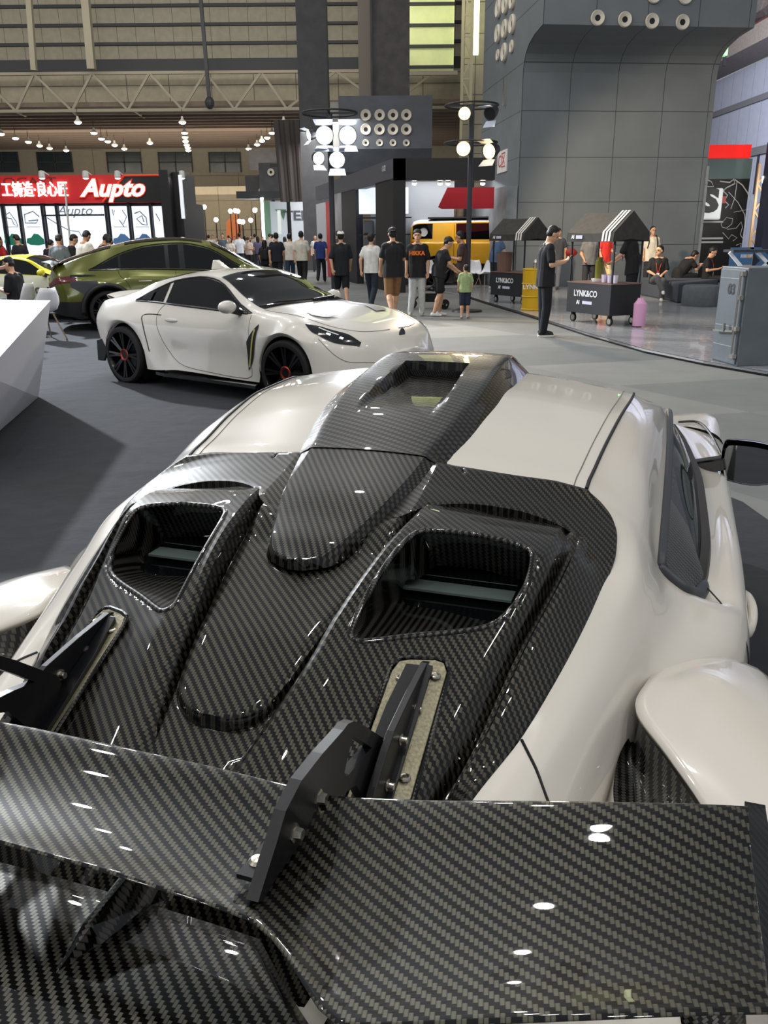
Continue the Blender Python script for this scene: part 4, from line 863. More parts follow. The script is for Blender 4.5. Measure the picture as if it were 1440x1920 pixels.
# rear wing ---------------------------------------------------------
def zw(u): u = abs(u); return 1.055 + .070*sst((u-.20)/.55)
def on_wing(px, py):
    z = 1.06
    for _ in range(12): p = hz(px, py, z); z = zw(p[0])
    return p
fe = [on_wing(*p) for p in [(560,1484),(620,1499),(750,1505),(880,1507),(1000,1508),(1200,1512),(1399,1519)]]
re_ = [on_wing(*p) for p in [(280,1660),(400,1698),(470,1725),(510,1757),(540,1795),(570,1841),(600,1888),(640,1921),(700,1926),(900,1917),(1140,1907),(1445,1897)]]
vf0 = float(np.mean([on_wing(*p)[1] for p in [(100,1377),(250,1411),(400,1446)]]))
ve0 = float(np.mean([on_wing(*p)[1] for p in [(100,1604),(280,1660)]]))
us = [0, .12]+[p[0] for p in fe]; vs_ = [vf0, vf0]+[p[1] for p in fe]
Fw = lambda u: float(np.interp(abs(u), us, vs_))
ur_ = [0, .10]+[p[0] for p in re_]; vr_ = [ve0, ve0]+[p[1] for p in re_]
Rw = lambda u: float(np.interp(abs(u), ur_, vr_))
UE = fe[-1][0]
SEC = [(0, -.006), (.0, 0), (.012, .006), (.04, .008), (.12, .005), (.25, -.002), (.4, -.007), (.55, -.009), (.7, -.008), (.85, -.004), (.97, .0015), (1, .002), (1, -.0015), (.85, -.014), (.6, -.022), (.35, -.022), (.12, -.017), (.03, -.011)]
SEC = [tuple(p) for p in crom(SEC[1:], 70)]
wing = MB(); G = []
for u in np.concatenate([np.linspace(-UE, -.42, 16), np.linspace(-.415, -.25, 34), np.linspace(-.245, .245, 20), np.linspace(.25, .415, 34), np.linspace(.42, UE, 16)]):
    f, r = Fw(u), Rw(u); row = [K(u, f+(r-f)*s, zw(u)+h) for s, h in SEC]; row.append(row[0]); G.append(row)
wing.grid(G); wing.add(G[0][:-1], [tuple(range(len(SEC)))]); wing.add(G[-1][:-1], [tuple(range(len(SEC)))[::-1]])
WING = wing.build('rear_wing', CARB_WING, HERO, smooth=math.radians(40), uv=uvm)
for sg in (1, -1):
    ep = MB(); zt = zw(UE)
    prof = [(Fw(UE)+.012, zt-.004), (Fw(UE)+.004, zt-.002), (.56, zt+.002), (.47, zt+.004), (.43, zt+.002), (.42, zt-.03), (.44, zt-.075), (.60, zt-.075), (Fw(UE)+.012, zt-.03)]
    ep.prism([(1.125*v, K(0, 0, z)[2]) for v, z in crom(prof, 40, closed=True)], sg*1.125*UE, sg*1.125*(UE+.017), 'x')
    ep.build('end_plate', CARB_DARK, WING, bevel=.008, smooth=SM, uv=lambda p: (p[1]+p[0]*2, p[2]))
# swan-neck mounts: base plate on the cover, gusset, neck plate bolted to the wing
def pzp(v, du=0): return 1.0300-.478*(.980-v)
for sg in (1, -1):
    X = lambda u: sg*1.125*u
    bp = MB(); poly = crom([(.228,.985),(.262,1.0),(.290,.985),(.296,.95),(.290,.72),(.222,.72),(.218,.93)], 40, closed=True)
    poly = [(.221,.955),(.226,.972),(.240,.981),(.272,.995),(.284,.996),(.291,.985),(.292,.70),(.219,.70)]
    top = [K(sg*u, v, pzp(v)+.004+(.254-u)*.30) for u, v in poly]; bot = [(x, y, z-.007) for x, y, z in top]
    n = len(poly); bp.add(top+bot, [tuple(range(n)), tuple(range(n, 2*n))[::-1]]+[(i, i+n, (i+1)%n+n, (i+1)%n) for i in range(n)])
    BP = bp.build('base_plate', PLATE, HERO, bevel=.0012)
    for u, v in ((.236,.950),(.278,.972),(.2345,.801),(.278,.831)):
        s_ = MB(); c = K(sg*u, v, pzp(v)+.0045+(.254-u)*.30); s_.lathe([(0, .0028), (.0035, .0028), (.0042, .0012), (.0062, .0032), (.0085, .0025), (.0095, 0)], c, n=20); s_.build('screw', BOLT, BP, smooth=SM)
    ring = MB(); ring.tube([K(sg*u, v, pzp(v)+.003+(.254-u)*.30) for u, v in [(.216,.70),(.2175,.955),(.2235,.975),(.239,.985),(.272,.999),(.286,1.0),(.295,.987),(.296,.70)]], .0035, 6); ring.build('seal_bead', CARB_FINE, BP, uv=uvm)
    gu = MB()
    gp = [(.988,1.036),(.975,1.040),(.90,1.033),(.828,1.023),(.80,1.012),(.76,.99),(.72,.96),(.70,.90),(.80,.945),(.90,.993)]
    gu.prism([(1.125*v, K(0,0,z)[2]) for v, z in gp], X(.256), X(.266), 'x')
    foot = [K(sg*u, v, pzp(v)+.006+dz) for v in (.975, .72) for u, dz in ((.256, 0), (.274, -.002))]
    foot2 = [(x, y, z+.007) for x, y, z in foot]; gu.add(foot+foot2, [(0,1,3,2),(4,6,7,5),(0,4,5,1),(1,5,7,3),(3,7,6,2),(2,6,4,0)])
    fl = [(.238,.966),(.256,.972),(.256,.70),(.224,.70),(.226,.80),(.230,.90)]
    t_ = [K(sg*u, v, pzp(v)+.012+(.254-u)*.30) for u, v in fl]; b_ = [(x, y, z-.011) for x, y, z in t_]; n = len(fl)
    gu.add(t_+b_, [tuple(range(n)), tuple(range(n, 2*n))[::-1]]+[(i, i+n, (i+1)%n+n, (i+1)%n) for i in range(n)])
    GU = gu.build('bracket', BLACKM, HERO, bevel=.001)
    for v, z in ((.915,1.003),(.851,.997),(.797,.967)):
        s_ = MB(); s_.lathe([(0, .010), (.0050, .010), (.0055, .002), (.0085, .0015), (.0085, 0)], (X(.2665), 1.125*v, K(0,0,z)[2]), 'x', 6 if sg < 0 else 14)
        if sg < 0: s_.v = [(2*X(.2665)-x, y, z) for x, y, z in s_.v]; 
        s_.build('bolt', BOLT, GU)
    if sg < 0:
        for v, z in ((.915,1.003),(.851,.997),(.817,.957),(.823,.938)):
            s_ = MB(); s_.lathe([(0, .010), (.0055, .010), (.0065, .002), (.010, .0015), (.010, 0)], (X(.256), 1.125*v, K(0,0,z)[2]), 'x', 12); s_.build('bolt', BOLT, GU)
    # neck plate outline: traced on its own plane
    un = .2515
    px = [(484,1692),(500,1640),(519,1580),(536,1521),(566,1463),(605,1413),(644,1369),(653,1357),(664,1352),(682,1360),(702,1373),(719,1384),(722,1400),(717,1424),(727,1470),(731,1505),(690,1510),(680,1494),(668,1472),(655,1480),(640,1492),(616,1501),(590,1539),(565,1579),(525,1635),(492,1690)]
    hole = [(662,1381),(679,1390),(697,1402),(676,1425),(655,1452),(649,1456),(646,1449),(652,1420)]
    pts = [hu(*p, un) for p in px]; hp = [hu(*p, un) for p in hole]
    me = bpy.data.meshes.new('neck_plate'); bm = bmesh.new(); edges = []
    for ring_ in (pts, hp):
        vv_ = [bm.verts.new((X(un), 1.125*p[1], K(0,0,p[2])[2])) for p in ring_]
        edges += [bm.edges.new((vv_[i], vv_[(i+1) % len(vv_)])) for i in range(len(vv_))]
    bmesh.ops.triangle_fill(bm, use_beauty=True, edges=edges)
    bmesh.ops.recalc_face_normals(bm, faces=bm.faces)
    g_ = bmesh.ops.extrude_face_region(bm, geom=bm.faces[:]); bmesh.ops.translate(bm, verts=[e for e in g_['geom'] if isinstance(e, bmesh.types.BMVert)], vec=(-sg*.0135, 0, 0))
    bmesh.ops.recalc_face_normals(bm, faces=bm.faces); bm.to_mesh(me); bm.free()
    NP = link('neck_plate', me, BLACKM, HERO)
    for p in ((602,1497),(557,1563)):
        q = hu(*p, un+.003)
        for side in (1, -1):
            s_ = MB(); x0 = X(un) if side > 0 else X(un)-sg*.0135
            s_.lathe([(0, .010), (.0062, .010), (.0072, .0025), (.0105, .0018), (.0105, 0)], (0, 1.125*q[1], K(0,0,q[2])[2]), 'x', 6)
            s_.v = [(x0+sg*side*x, y, z) for x, y, z in s_.v]; s_.build('bolt', BOLT, NP)
    # angle foot of the neck plate lying on the wing
    f1 = [hz(*p, zw(un)+.004) for p in ((443,1638),(494,1652),(560,1560),(535,1530))]
    ft = MB(); t4 = [K(sg*p[0], p[1], zw(un)+.004) for p in f1]; ft.add(t4+[(x, y, z-.006) for x, y, z in t4], [(0,1,2,3),(7,6,5,4),(0,4,5,1),(1,5,6,2),(2,6,7,3),(3,7,4,0)]); FT = ft.build('wing_foot', BLACKM, HERO)
    q = hz(482, 1615, zw(un)+.004); s_ = MB(); s_.lathe([(0,.005),(.006,.004),(.009,.001),(.009,0)], K(sg*q[0], q[1], zw(un)+.004), n=16); s_.build('bolt', BOLT, FT)
# lower carbon lip behind the wing, with its fin
zl = .955
lip_r = [hz(*p, zl) for p in ((452,1700),(478,1728),(503,1775),(530,1832),(556,1880),(590,1935),(640,2020))]
lp = MB(); G = []
for v in np.linspace(.56, .16, 24):
    ue = float(np.interp(-v, [-p[1] for p in lip_r], [p[0] for p in lip_r])) if v < lip_r[0][1] else lip_r[0][0]
    zc = zl-.012*sst((v-.46)/.1)
    G.append([K(s*ue, v, zc+.006*(1-s*s)) for s in np.linspace(-1, 1, 31)])
lp.grid(G); LIP = lp.build('tail_lip', CARB_WING2, HERO, smooth=SM, uv=uvm, solid=.006)
fin = MB(); p0 = hz(105, 1797, zl+.02); p1 = hz(262, 1668, zl-.005)
d = np.array([p1[0]-p0[0], p1[1]-p0[1]]); nn = np.array([-d[1], d[0]])/np.hypot(*d)
def fp(t, z, w): return K(p0[0]+d[0]*t+nn[0]*w, p0[1]+d[1]*t+nn[1]*w, z)
fin.add([fp(0, zl+.008, 0), fp(.35, zl+.022, .004), fp(.35, zl+.022, -.004), fp(1.1, zl+.032, .006), fp(1.1, zl+.032, -.006), fp(1.1, zl-.02, .024), fp(1.1, zl-.02, -.024), fp(.35, zl, .016), fp(.35, zl, -.016)],
        [(0,1,2),(1,3,4,2),(0,7,1),(7,5,3,1),(0,2,8),(2,4,6,8),(3,5,6,4)])
fin.build('tail_fin', CARB_FINE, LIP, uv=uvm, bevel=.002)

# flares, vents, windows, mirrors, handles, wheels -----------------
FL = [[(.578,1.28,.925),(.637,1.340,.922),(.70,1.385,.905),(.765,1.41,.862),(.80,1.42,.75),(.80,1.40,.55),(.80,1.37,.33)],
      [(.558,1.20,.940),(.632,1.24,.940),(.70,1.265,.928),(.780,1.285,.885),(.825,1.29,.755),(.83,1.28,.57),(.83,1.26,.40)],
      [(.545,1.13,.930),(.625,1.15,.940),(.70,1.165,.932),(.795,1.18,.893),(.850,1.18,.76),(.858,1.17,.62),(.858,1.16,.62)],
      [(.592,1.045,.917),(.66,1.05,.930),(.73,1.05,.925),(.81,1.05,.886),(.866,1.05,.76),(.875,1.05,.72),(.875,1.05,.715)],
      [(.64,.962,.900),(.70,.955,.913),(.755,.95,.908),(.82,.95,.874),(.870,.95,.765),(.876,.95,.745),(.876,.95,.74)],
      [(.70,.84,.868),(.735,.84,.880),(.775,.84,.877),(.825,.84,.840),(.866,.84,.735),(.872,.84,.70),(.872,.84,.695)],
      [(.70,.70,.835),(.735,.68,.845),(.775,.66,.838),(.81,.66,.79),(.85,.66,.69),(.855,.66,.58),(.855,.66,.52)],
      [(.69,.50,.77),(.72,.48,.775),(.75,.46,.765),(.78,.45,.72),(.82,.44,.62),(.82,.44,.5),(.82,.44,.33)],
      [(.64,.24,.66),(.66,.22,.66),(.68,.21,.65),(.70,.20,.60),(.72,.19,.50),(.72,.19,.42),(.72,.19,.3)]]
def zbody(u, v):
    P = sec([A_, Q_, W_, BL_, SH_], v, 60); return float(np.interp(u, P[:, 0], P[:, 1]))
def onbody(px, py):
    z = .93
    for _ in range(20): p = hz(px, py, z); z = .5*z+.5*zbody(p[0], p[1])
    return p
for sg in (1, -1):
    R1 = [crom(s, 22) for s in FL]; cols_ = [crom([r[k] for r in R1], 44) for k in range(22)]
    G = [[K(sg*p[0], p[1], p[2]) for p in c] for c in cols_]
    mb = MB(); mb.grid(G); mb.build('rear_flare', PAINT, HERO, smooth=SMALL, solid=.012)
    vn = MB(); inner = [(.575,1.24,.86),(.540,1.13,.88),(.526,1.06,.872),(.530,.99,.86),(.556,.93,.85),(.60,.84,.82),(.63,.70,.78)]
    outer = [(.585,1.26,.90),(.552,1.13,.915),(.596,1.045,.902),(.642,.962,.886),(.670,.90,.872),(.70,.84,.856),(.70,.70,.82)]
    G = []
    ci, co = crom(inner, 50), crom(outer, 50)
    for k in range(50):
        r = []
        for t in np.linspace(0, 1, 14):
            p = ci[k]+(co[k]-ci[k])*t; rib = .022*sum(math.exp(-(((k-kk)+(t-.5)*10)/1.6)**2) for kk in (23, 33))
            r.append(K(sg*p[0], p[1], p[2]-.03*math.sin(PI*t)+rib*math.sin(PI*min(1, t*1.2))))
        G.append(r)
    inn = MB(); inn.grid([[K(sg*(ci[k][0]+(max(zin[0], .40)-ci[k][0])*t), ci[k][1], ci[k][2]-.004-.02*math.sin(PI*t)+(zin[1]-ci[k][2])*t) for t in np.linspace(0, 1, 8)] for k in range(50) for zin in [(float(np.interp(ci[k][1], [.70, .848, 1.04, 1.216], [.47, .482, .512, .563]))-.006, float(np.interp(ci[k][1], [.70, .848, 1.04, 1.216], [.76, .80, .83, .87])))]]); inn.build('inner_fender', PAINT, HERO, smooth=SMALL)
    vn.grid(G); vn.build('flare_vent', CARB_FINE, HERO, smooth=SMALL, uv=uvm)
    # side glass, surround and carbon quarter panel
    gl = MB(); G = []
    for v in np.linspace(1.545, 3.04, 34):
        w_, b_ = W_(v), BL_(v); G.append([K(sg*(w_[0]+(b_[0]-w_[0])*t - .012 + .012*math.sin(PI*t)), v, w_[1]+(b_[1]-w_[1])*t-.002) for t in np.linspace(0, 1, 7)])
    gl.grid(G); gl.build('side_window', mat('side_glass', (70, 80, 80), .03, spec=.8, alpha=.55), HERO, smooth=SMALL)
    fr_ = MB()
    fr_.tube([K(sg*(W_(v)[0]+.004), v, W_(v)[1]) for v in np.linspace(1.53, 3.05, 30)], .0105, 8)
    lo_ = [np.array(K(sg*W_(1.53)[0], 1.53, W_(1.53)[1])), np.array(K(sg*.586, 1.53, .985))]+[np.array(K(sg*BL_(v)[0], v, BL_(v)[1]+.004)) for v in (1.53, 1.555, 1.585, 1.63)]
    fr_.tube(list(crom(lo_, 16)), list(np.linspace(.011, .017, 14))+[.013, .007], 8); fr_.build('window_trim', GREYTRIM, HERO, smooth=SMALL)
    be = MB(); be.grid([[K(sg*(BL_(v)[0]+du), v, BL_(v)[1]+dz) for du, dz in ((-.022, .004), (-.018, .012), (0, .010), (.004, -.004))] for v in np.linspace(1.60, 3.0, 36)]); be.build('belt_seal', mat('belt_rubber', (34, 33, 31), .4), HERO, smooth=SM)
    qp = MB(); tri = [(1.548,.02,0),(1.60,.97,0)]
    def onw(v, t, off=.006): w_, b_ = W_(v), BL_(v); return K(sg*(w_[0]+(b_[0]-w_[0])*t+off), v, w_[1]+(b_[1]-w_[1])*t)
    G = [[onw(1.555+(vv-1.555)*k, t) for k in np.linspace(0, 1, 5)] for t, vv in ((.04, 1.98), (.25, 1.86), (.5, 1.76), (.75, 1.68), (.97, 1.63))]
    qp.grid(G); qp.build('quarter_panel', CARB_FINE, HERO, smooth=SM, uv=lambda p: (p[1], p[2]))
    # mirror
    KM = lambda u, v, z: K(sg*(.54+(sg*u-.54)*1.11), v*1.11, 1.6-(1.6-z)*1.11)
    ar = MB(); ar.bar(KM(sg*.635, 2.31, 1.0), KM(sg*.715, 2.30, 1.022), .05, .045); ar.bar(KM(sg*.63, 2.34, .965), KM(sg*.655, 2.30, 1.0), .06, .05)
    AR = ar.build('mirror_arm', BLACKG, HERO, bevel=.008)
    hs = MB(); G = []
    for t in np.linspace(0, 1, 9):
        s_ = (1, 1.0, .98, .94, .88, .78, .62, .38, .04)[int(round(t*8))]
        ol = crom([(.700,1.035),(.702,1.078),(.722,1.088),(.80,1.083),(.865,1.060),(.872,1.02),(.850,.985),(.79,.968),(.73,.975),(.706,.99)], 32, closed=True)
        G.append([KM(sg*(.785+(u-.785)*s_), 2.28+.085*t, 1.03+(z-1.03)*s_) for u, z in ol]); G[-1].append(G[-1][0])
    hs.grid(G); HS = hs.build('mirror_housing', BLACKG, HERO, smooth=SM)
    mg = MB(); rg = [KM(sg*(.788+(u-.788)*.90), 2.288, 1.022+(z-1.03)*.86) for u, z in ol]; mg.add(rg, [tuple(range(len(rg)))]); mg.build('mirror_glass', mat('mirror_glass', (235, 238, 238), .02, 1), HS)
    # door: handle and gaps
    hd = MB(); hp_ = crom([hu(1383,1122,.735),hu(1396,1114,.748),hu(1409,1132,.757),(hu(1411,1160,.757)),hu(1402,1188,.749),hu(1386,1192,.736)], 20)
    hd.tube([K(sg*a, b, c) for a, b, c in hp_], [.008]+[.011]*18+[.008], 10); hd.build('door_handle', PAINT, HERO, smooth=SMALL)
    gp_ = MB(); gp_.tube([K(sg*a, b, c) for a, b, c in crom([(*[.655], 1.60, .945), (.690,1.56,.922), (.722,1.515,.894), (.735,1.475,.83), (.735,1.47,.60), (.74,1.62,.36)], 30)], .0018, 5)
    gp_.build('door_gap', BLACKP, HERO)
    g2 = MB(); g2.tube([K(sg*a, b, c) for a, b, c in crom([(q[0], q[1], q[2]+.0006) for q in [onbody(*p) for p in ((978,1388),(992,1416),(1006,1445),(1018,1478),(1029,1508),(1036,1530))]], 24)], .0024, 5); g2.build('tail_gap', BLACKP, HERO)
    g3 = MB(); g3.tube([K(sg*a, b, c) for a, b, c in crom([(.60,3.10,.957),(.665,3.12,.957),(.705,3.0,.945),(.735,2.78,.923)], 16)], .005, 6); g3.build('fender_gap', BLACKP, HERO)
def wheel(parent, c, r, w, side, ns=10, cap=(150, 60, 45), name='wheel', twin=True):
    """tyre, rim, spokes and centre ring; axle along local x or y given by side vector"""
    ax = 'x' if abs(side[0]) > .5 else 'y'; sg = side[0] if ax == 'x' else side[1]
    def Lm(prof): return [(rr, h*sg) for rr, h in prof]
    t = MB(); t.lathe(Lm([(r*.80, w*.5), (r*.84, w*.52), (r*.93, w*.5), (r*.985, w*.42), (r, w*.3), (r, -w*.3), (r*.985, -w*.42), (r*.9, -w*.5), (r*.8, -w*.48)]), c, ax, 40); T = t.build(name, RUBBER, parent, smooth=SM)
    d = MB(); d.lathe(Lm([(r*.82, w*.50), (r*.80, w*.46), (r*.76, w*.15), (r*.62, -w*.3), (0, -w*.3)]), c, ax, 40)
    def P(rr, a, h): return (c[0]+h*sg, c[1]+rr*math.cos(a), c[2]+rr*math.sin(a)) if ax == 'x' else (c[0]+rr*math.cos(a), c[1]+h*sg, c[2]+rr*math.sin(a))
    for k in range(ns):
        for da in ((-.09, .09) if twin else (0,)):
            a = 2*PI*k/ns; d.bar(P(r*.16, a+da*.6, w*.36), P(r*.79, a+da, w*.44), r*.055, r*.07)
    d.lathe(Lm([(0, w*.40), (r*.16, w*.40), (r*.20, w*.36), (r*.20, w*.2)]), c, ax, 24)
    d.build('rim', mat('black_rim', (16, 16, 17), .25, .4, coat=.5), T, smooth=SM)
    g = MB(); g.lathe(Lm([(r*.135, w*.40), (r*.19, w*.43), (r*.225, w*.40), (r*.19, w*.37)]), c, ax, 24, closed=True); g.build('centre_ring', mat('copper_ring', cap, .3, .8), T, smooth=SM)
    return T
for sg in (1, -1):
    wheel(HERO, (sg*.845, 1.125*.98, .325), .325, .27, (sg, 0)); wheel(HERO, (sg*.755, 1.125*3.25, .318), .318, .24, (sg, 0))
# ------------------------------------------------------------------ the other cars
class Shell:
    """car body as a lofted skin: x forward from the rear axle, y left, z up. q runs 0 (centre line) 2 (roof edge) 3 (belt) 4 (shoulder) 6 (sill)"""
    def __init__(s, zt, yr, zr, belt, sh, mid, sill, x0, x1, axles, ra, zc):
        s.f = [spl(t) for t in (zt, yr, zr, belt, sh, mid)]; s.sill = spl(sill); s.x0, s.x1, s.ax, s.ra, s.zc = x0, x1, axles, ra, zc; s.c = {}
    def ctrl(s, x):
        zt, yr, zr, b, sh, md = [f(x) for f in s.f]; sl = s.sill(x); z = sl[1]
        for a in s.ax:
            if abs(x-a) < s.ra: z = max(z, s.zc+math.sqrt(s.ra**2-(x-a)**2))
        mz = max(md[1], z+.03); sz = max(sh[1], mz+.02)
        return np.array([(0, zt), (yr*.55, zt-(zt-zr)*.22), (yr, zr), tuple(b), (sh[0], sz), (md[0], mz), (sl[0], z)])
    def P(s, x, q, side=1, off=0):
        x = min(max(x, s.x0), s.x1); C = s.ctrl(x); m = 6; q = min(max(q, 0), 6); i = min(int(q), 5); t = q-i
        g_ = lambda j: C[min(max(j, 0), m)] if j >= 0 else np.array([-C[1][0], C[1][1]])
        p0, p1, p2, p3 = g_(i-1), g_(i), g_(i+1), g_(i+2)
        if i in (1, 2) : p0 = p1-(p2-p1)*.35 if i == 2 else p0; p3 = p2+(p2-p1)*.35 if i == 1 else p3
        v = .5*((2*p1)+(-p0+p2)*t+(2*p0-5*p1+4*p2-p3)*t*t+(-p0+3*p1-3*p2+p3)*t**3)
        p = np.array([x, v[0], v[1]])
        if off:
            a = s.P(x+.01, q)-s.P(x-.01, q); b = s.P(x, min(q+.02, 6))-s.P(x, max(q-.02, 0)); n = np.cross(b, a); n /= np.linalg.norm(n)+1e-9
            if n[1]*p[1]+n[2]*(p[2]-.55) < 0: n = -n
            p = p+n*off
        return np.array([p[0], p[1]*side, p[2]])
    def body(s, name, mt, parent, q0=0, q1=6, nq=46, nx=110, cap=True):
        xs = sorted(set(list(np.linspace(s.x0, s.x1, nx))+[a+d*s.ra*math.cos(t) for a in s.ax for d in (-1, 1) for t in np.linspace(0.001, 1.5, 14)])); m = MB()
        qs = np.linspace(q0, q1, nq)
        R = [[s.P(x, q) for q in qs] for x in xs]
        m.grid(R); m.grid([[(p[0], -p[1], p[2]) for p in r] for r in R])
        if cap:
            for x, d in ((s.x0, -1), (s.x1, 1)):
                m.grid([[(x+d*.06*(1-k*k), s.P(x, q)[1]*k, s.P(x, q)[2]) for k in np.linspace(-1, 1, 15)] for q in qs])
        return m.build(name, mt, parent, smooth=math.radians(42))
    def patch(s, name, mt, parent, xa, xb, qa, qb, off=.004, side=1, nx=26, nq=8, both=False):
        fa = qa if callable(qa) else (lambda x: qa); fb = qb if callable(qb) else (lambda x: qb); out = None
        for sd in ((1, -1) if both else (side,)):
            m = MB(); m.grid([[s.P(x, fa(x)+(fb(x)-fa(x))*t, sd, off) for t in np.linspace(0, 1, nq)] for x in np.linspace(xa, xb, nx)]); out = m.build(name, mt, parent, smooth=SMALL)
        return out
    def full(s, name, mt, parent, xa, xb, qb, off=.008, nx=30, nq=40):
        fb = qb if callable(qb) else (lambda x: qb); m = MB()
        m.grid([[s.P(x, abs(t)*fb(x), 1 if t >= 0 else -1, off) for t in np.linspace(-1, 1, 2*nq+1)] for x in np.linspace(xa, xb, nx)]); return m.build(name, mt, parent, smooth=SMALL)
    def line(s, name, mt, parent, pts, r=.004, both=True, off=.001):
        for sd in ((1, -1) if both else (1,)):
            m = MB(); m.tube([s.P(x, q, sd, off) for x, q in crom(pts, 30)], r, 5); m.build(name, mt, parent)
def cwheels(o, xs, ys, r, w, cap, ns=8):
    for x in xs:
        for sd in (1, -1):
            wheel(o, (x, sd*ys, r), r, w, (0, sd), ns, cap)
            m = MB(); m.lathe([(r*1.14, .02*sd), (r*1.14, -.28*sd), (0, -.28*sd)], (x, sd*(ys+.06), r), 'y', 24); m.build('wheel_well', INTERIOR, o)
def cmirror(S, o, x, q, mt, r=.10):
    for sd in (1, -1):
        b = S.P(x-(.16 if sd > 0 else 0), q, sd); m = MB(); m.bar(b, b+np.array([-.02, sd*.10, .03]), .05); m.build('mirror_arm', BLACKP, o)
        m = MB(); m.ball(b+np.array([-.02, sd*.17, .075]), (.075, .115, .068), 16, 10); m.build('mirror', mt, o, smooth=SMALL)
# --- white coupe
GRS = Shell([(-.82,.62),(-.80,.88),(-.70,.985),(-.5,1.0),(-.3,1.02),(0,1.10),(.35,1.215),(.7,1.285),(1.05,1.31),(1.3,1.295),(1.5,1.24),(1.8,1.10),(2.05,.975),(2.2,.945),(2.6,.90),(3.0,.825),(3.25,.745),(3.40,.66),(3.46,.56)],
            [(-.82,.45),(-.6,.58),(-.1,.60),(.3,.585),(.7,.565),(1.05,.56),(1.35,.585),(1.8,.665),(2.1,.71),(2.6,.70),(3.0,.62),(3.3,.46),(3.46,.26)],
            [(-.82,.60),(-.75,.90),(-.5,.965),(-.1,1.04),(.3,1.165),(.7,1.235),(1.05,1.255),(1.35,1.23),(1.8,1.03),(2.1,.935),(2.6,.895),(3.0,.80),(3.3,.70),(3.46,.54)],
            [(-.82,.50,.57),(-.7,.66,.88),(-.4,.76,.93),(0,.80,.945),(.4,.765,.94),(1.0,.765,.915),(1.6,.79,.895),(2.05,.82,.885),(2.3,.84,.875),(2.6,.845,.86),(3.0,.78,.765),(3.3,.60,.66),(3.46,.36,.50)],
            [(-.82,.58,.54),(-.6,.84,.72),(-.3,.93,.76),(0,.955,.77),(.35,.93,.75),(.7,.875,.72),(1.3,.87,.70),(1.9,.885,.70),(2.25,.93,.72),(2.575,.96,.73),(2.9,.93,.68),(3.15,.83,.58),(3.35,.63,.50),(3.46,.42,.44)],
            [(-.82,.60,.42),(-.5,.86,.45),(0,.955,.5),(.45,.93,.45),(.8,.865,.42),(1.9,.875,.42),(2.2,.93,.46),(2.575,.96,.5),(2.95,.95,.42),(3.2,.85,.36),(3.4,.62,.34),(3.46,.48,.34)],
            [(-.82,.58,.30),(-.4,.84,.26),(.5,.93,.20),(.9,.88,.22),(2.0,.89,.20),(3.0,.95,.20),(3.25,.84,.18),(3.46,.55,.20)], -.82, 3.46, (0, 2.575), .375, .33)
hr_ = gz(228, 666.5, .325); hf_ = gz(530, 701.5, .325); ph = math.atan2(hf_[1]-hr_[1], hf_[0]-hr_[0]); rv = (math.sin(ph), -math.cos(ph)); KS = math.hypot(hf_[0]-hr_[0], hf_[1]-hr_[1])/2.575
GR = thing('coupe', 'white widebody coupe with black wheels parked across, facing right', 'car', (hr_[0]-rv[0]*.95, hr_[1]-rv[1]*.95, 0), ph); GR.scale = (KS,)*3
GRS.body('body', PAINT2, GR)
qt = spl([(.13,2.86),(.25,2.60),(.45,2.36),(.7,2.20),(1.1,2.12),(1.4,2.18),(1.7,2.42),(2.0,2.90)])
def cgl(S, o, xa, xb, qt, qb=2.93, mt=GLASSD, nm='side_window'):
    return S.patch(nm, mt, o, xa, xb, qt, qb, .005, both=True)
cgl(GRS, GR, .62, 1.98, qt); cgl(GRS, GR, .14, .57, qt, nm='quarter_window')
GRS.line('window_trim', BLACKP, GR, [(.12,2.9),(.25,2.57),(.45,2.32),(.7,2.16),(1.1,2.08),(1.4,2.14),(1.7,2.38),(2.02,2.93),(1.5,2.97),(.8,2.97),(.12,2.93)], .011)
GRS.patch('quarter_louvre', BLACKG, GR, .22, .36, lambda x: qt(x)+.05, 2.9, .018, both=True)
GRS.full('windscreen', GLASSD, GR, 1.36, 2.10, lambda x: 1.93, .009)
GRS.full('rear_screen', GLASSD, GR, -.28, .55, lambda x: 1.80, .009)
GRS.line('door_gap', mat('gap_grey', (120, 116, 108), .7), GR, [(.62,2.97),(.56,3.4),(.60,4.2),(.74,5.0),(.98,5.62),(1.5,5.80),(2.02,5.78),(2.06,5.0),(2.05,4.0),(2.03,3.05)], .0035)
GRS.line('bonnet_gap', mat('gap_grey', (120, 116, 108), .7), GR, [(2.12,2.1),(2.5,2.2),(2.9,2.35),(3.15,2.0),(3.25,1.2),(3.27,.3)], .0035)
for sd in (1, -1):
    p = GRS.P(.80, 3.75, sd); m = MB(); m.ball((p[0], p[1], p[2]), (.11, .022, .024), 14, 8); m.build('door_handle', PAINT2, GR, smooth=SMALL)
GRS.patch('headlamp', BLACKG, GR, 2.78, 3.30, spl([(2.78,3.02),(2.95,2.75),(3.15,2.72),(3.30,3.05)]), spl([(2.78,3.06),(2.9,3.42),(3.1,3.58),(3.30,3.35)]), .006, both=True)
GRS.patch('headlamp_bar', mat('drl_white', (226, 228, 230), .3), GR, 2.92, 3.12, spl([(2.92,2.92),(3.12,3.0)]), spl([(2.92,3.0),(3.12,3.08)]), .011, both=True)
for a, b in ((3.02, 3.06), (3.14, 3.17)): GRS.patch('headlamp_lens', mat('lens_glow', (230, 235, 240), .1, emit=(235, 240, 250), es=1.5), GR, a, b, 3.13, 3.26, .011, both=True, nx=6)
GRS.patch('bonnet_vent', BLACKP, GR, 2.48, 2.80, spl([(2.48,1.30),(2.80,.85)]), spl([(2.48,1.32),(2.70,1.62),(2.80,1.45)]), .010, both=True, nx=40, nq=20)
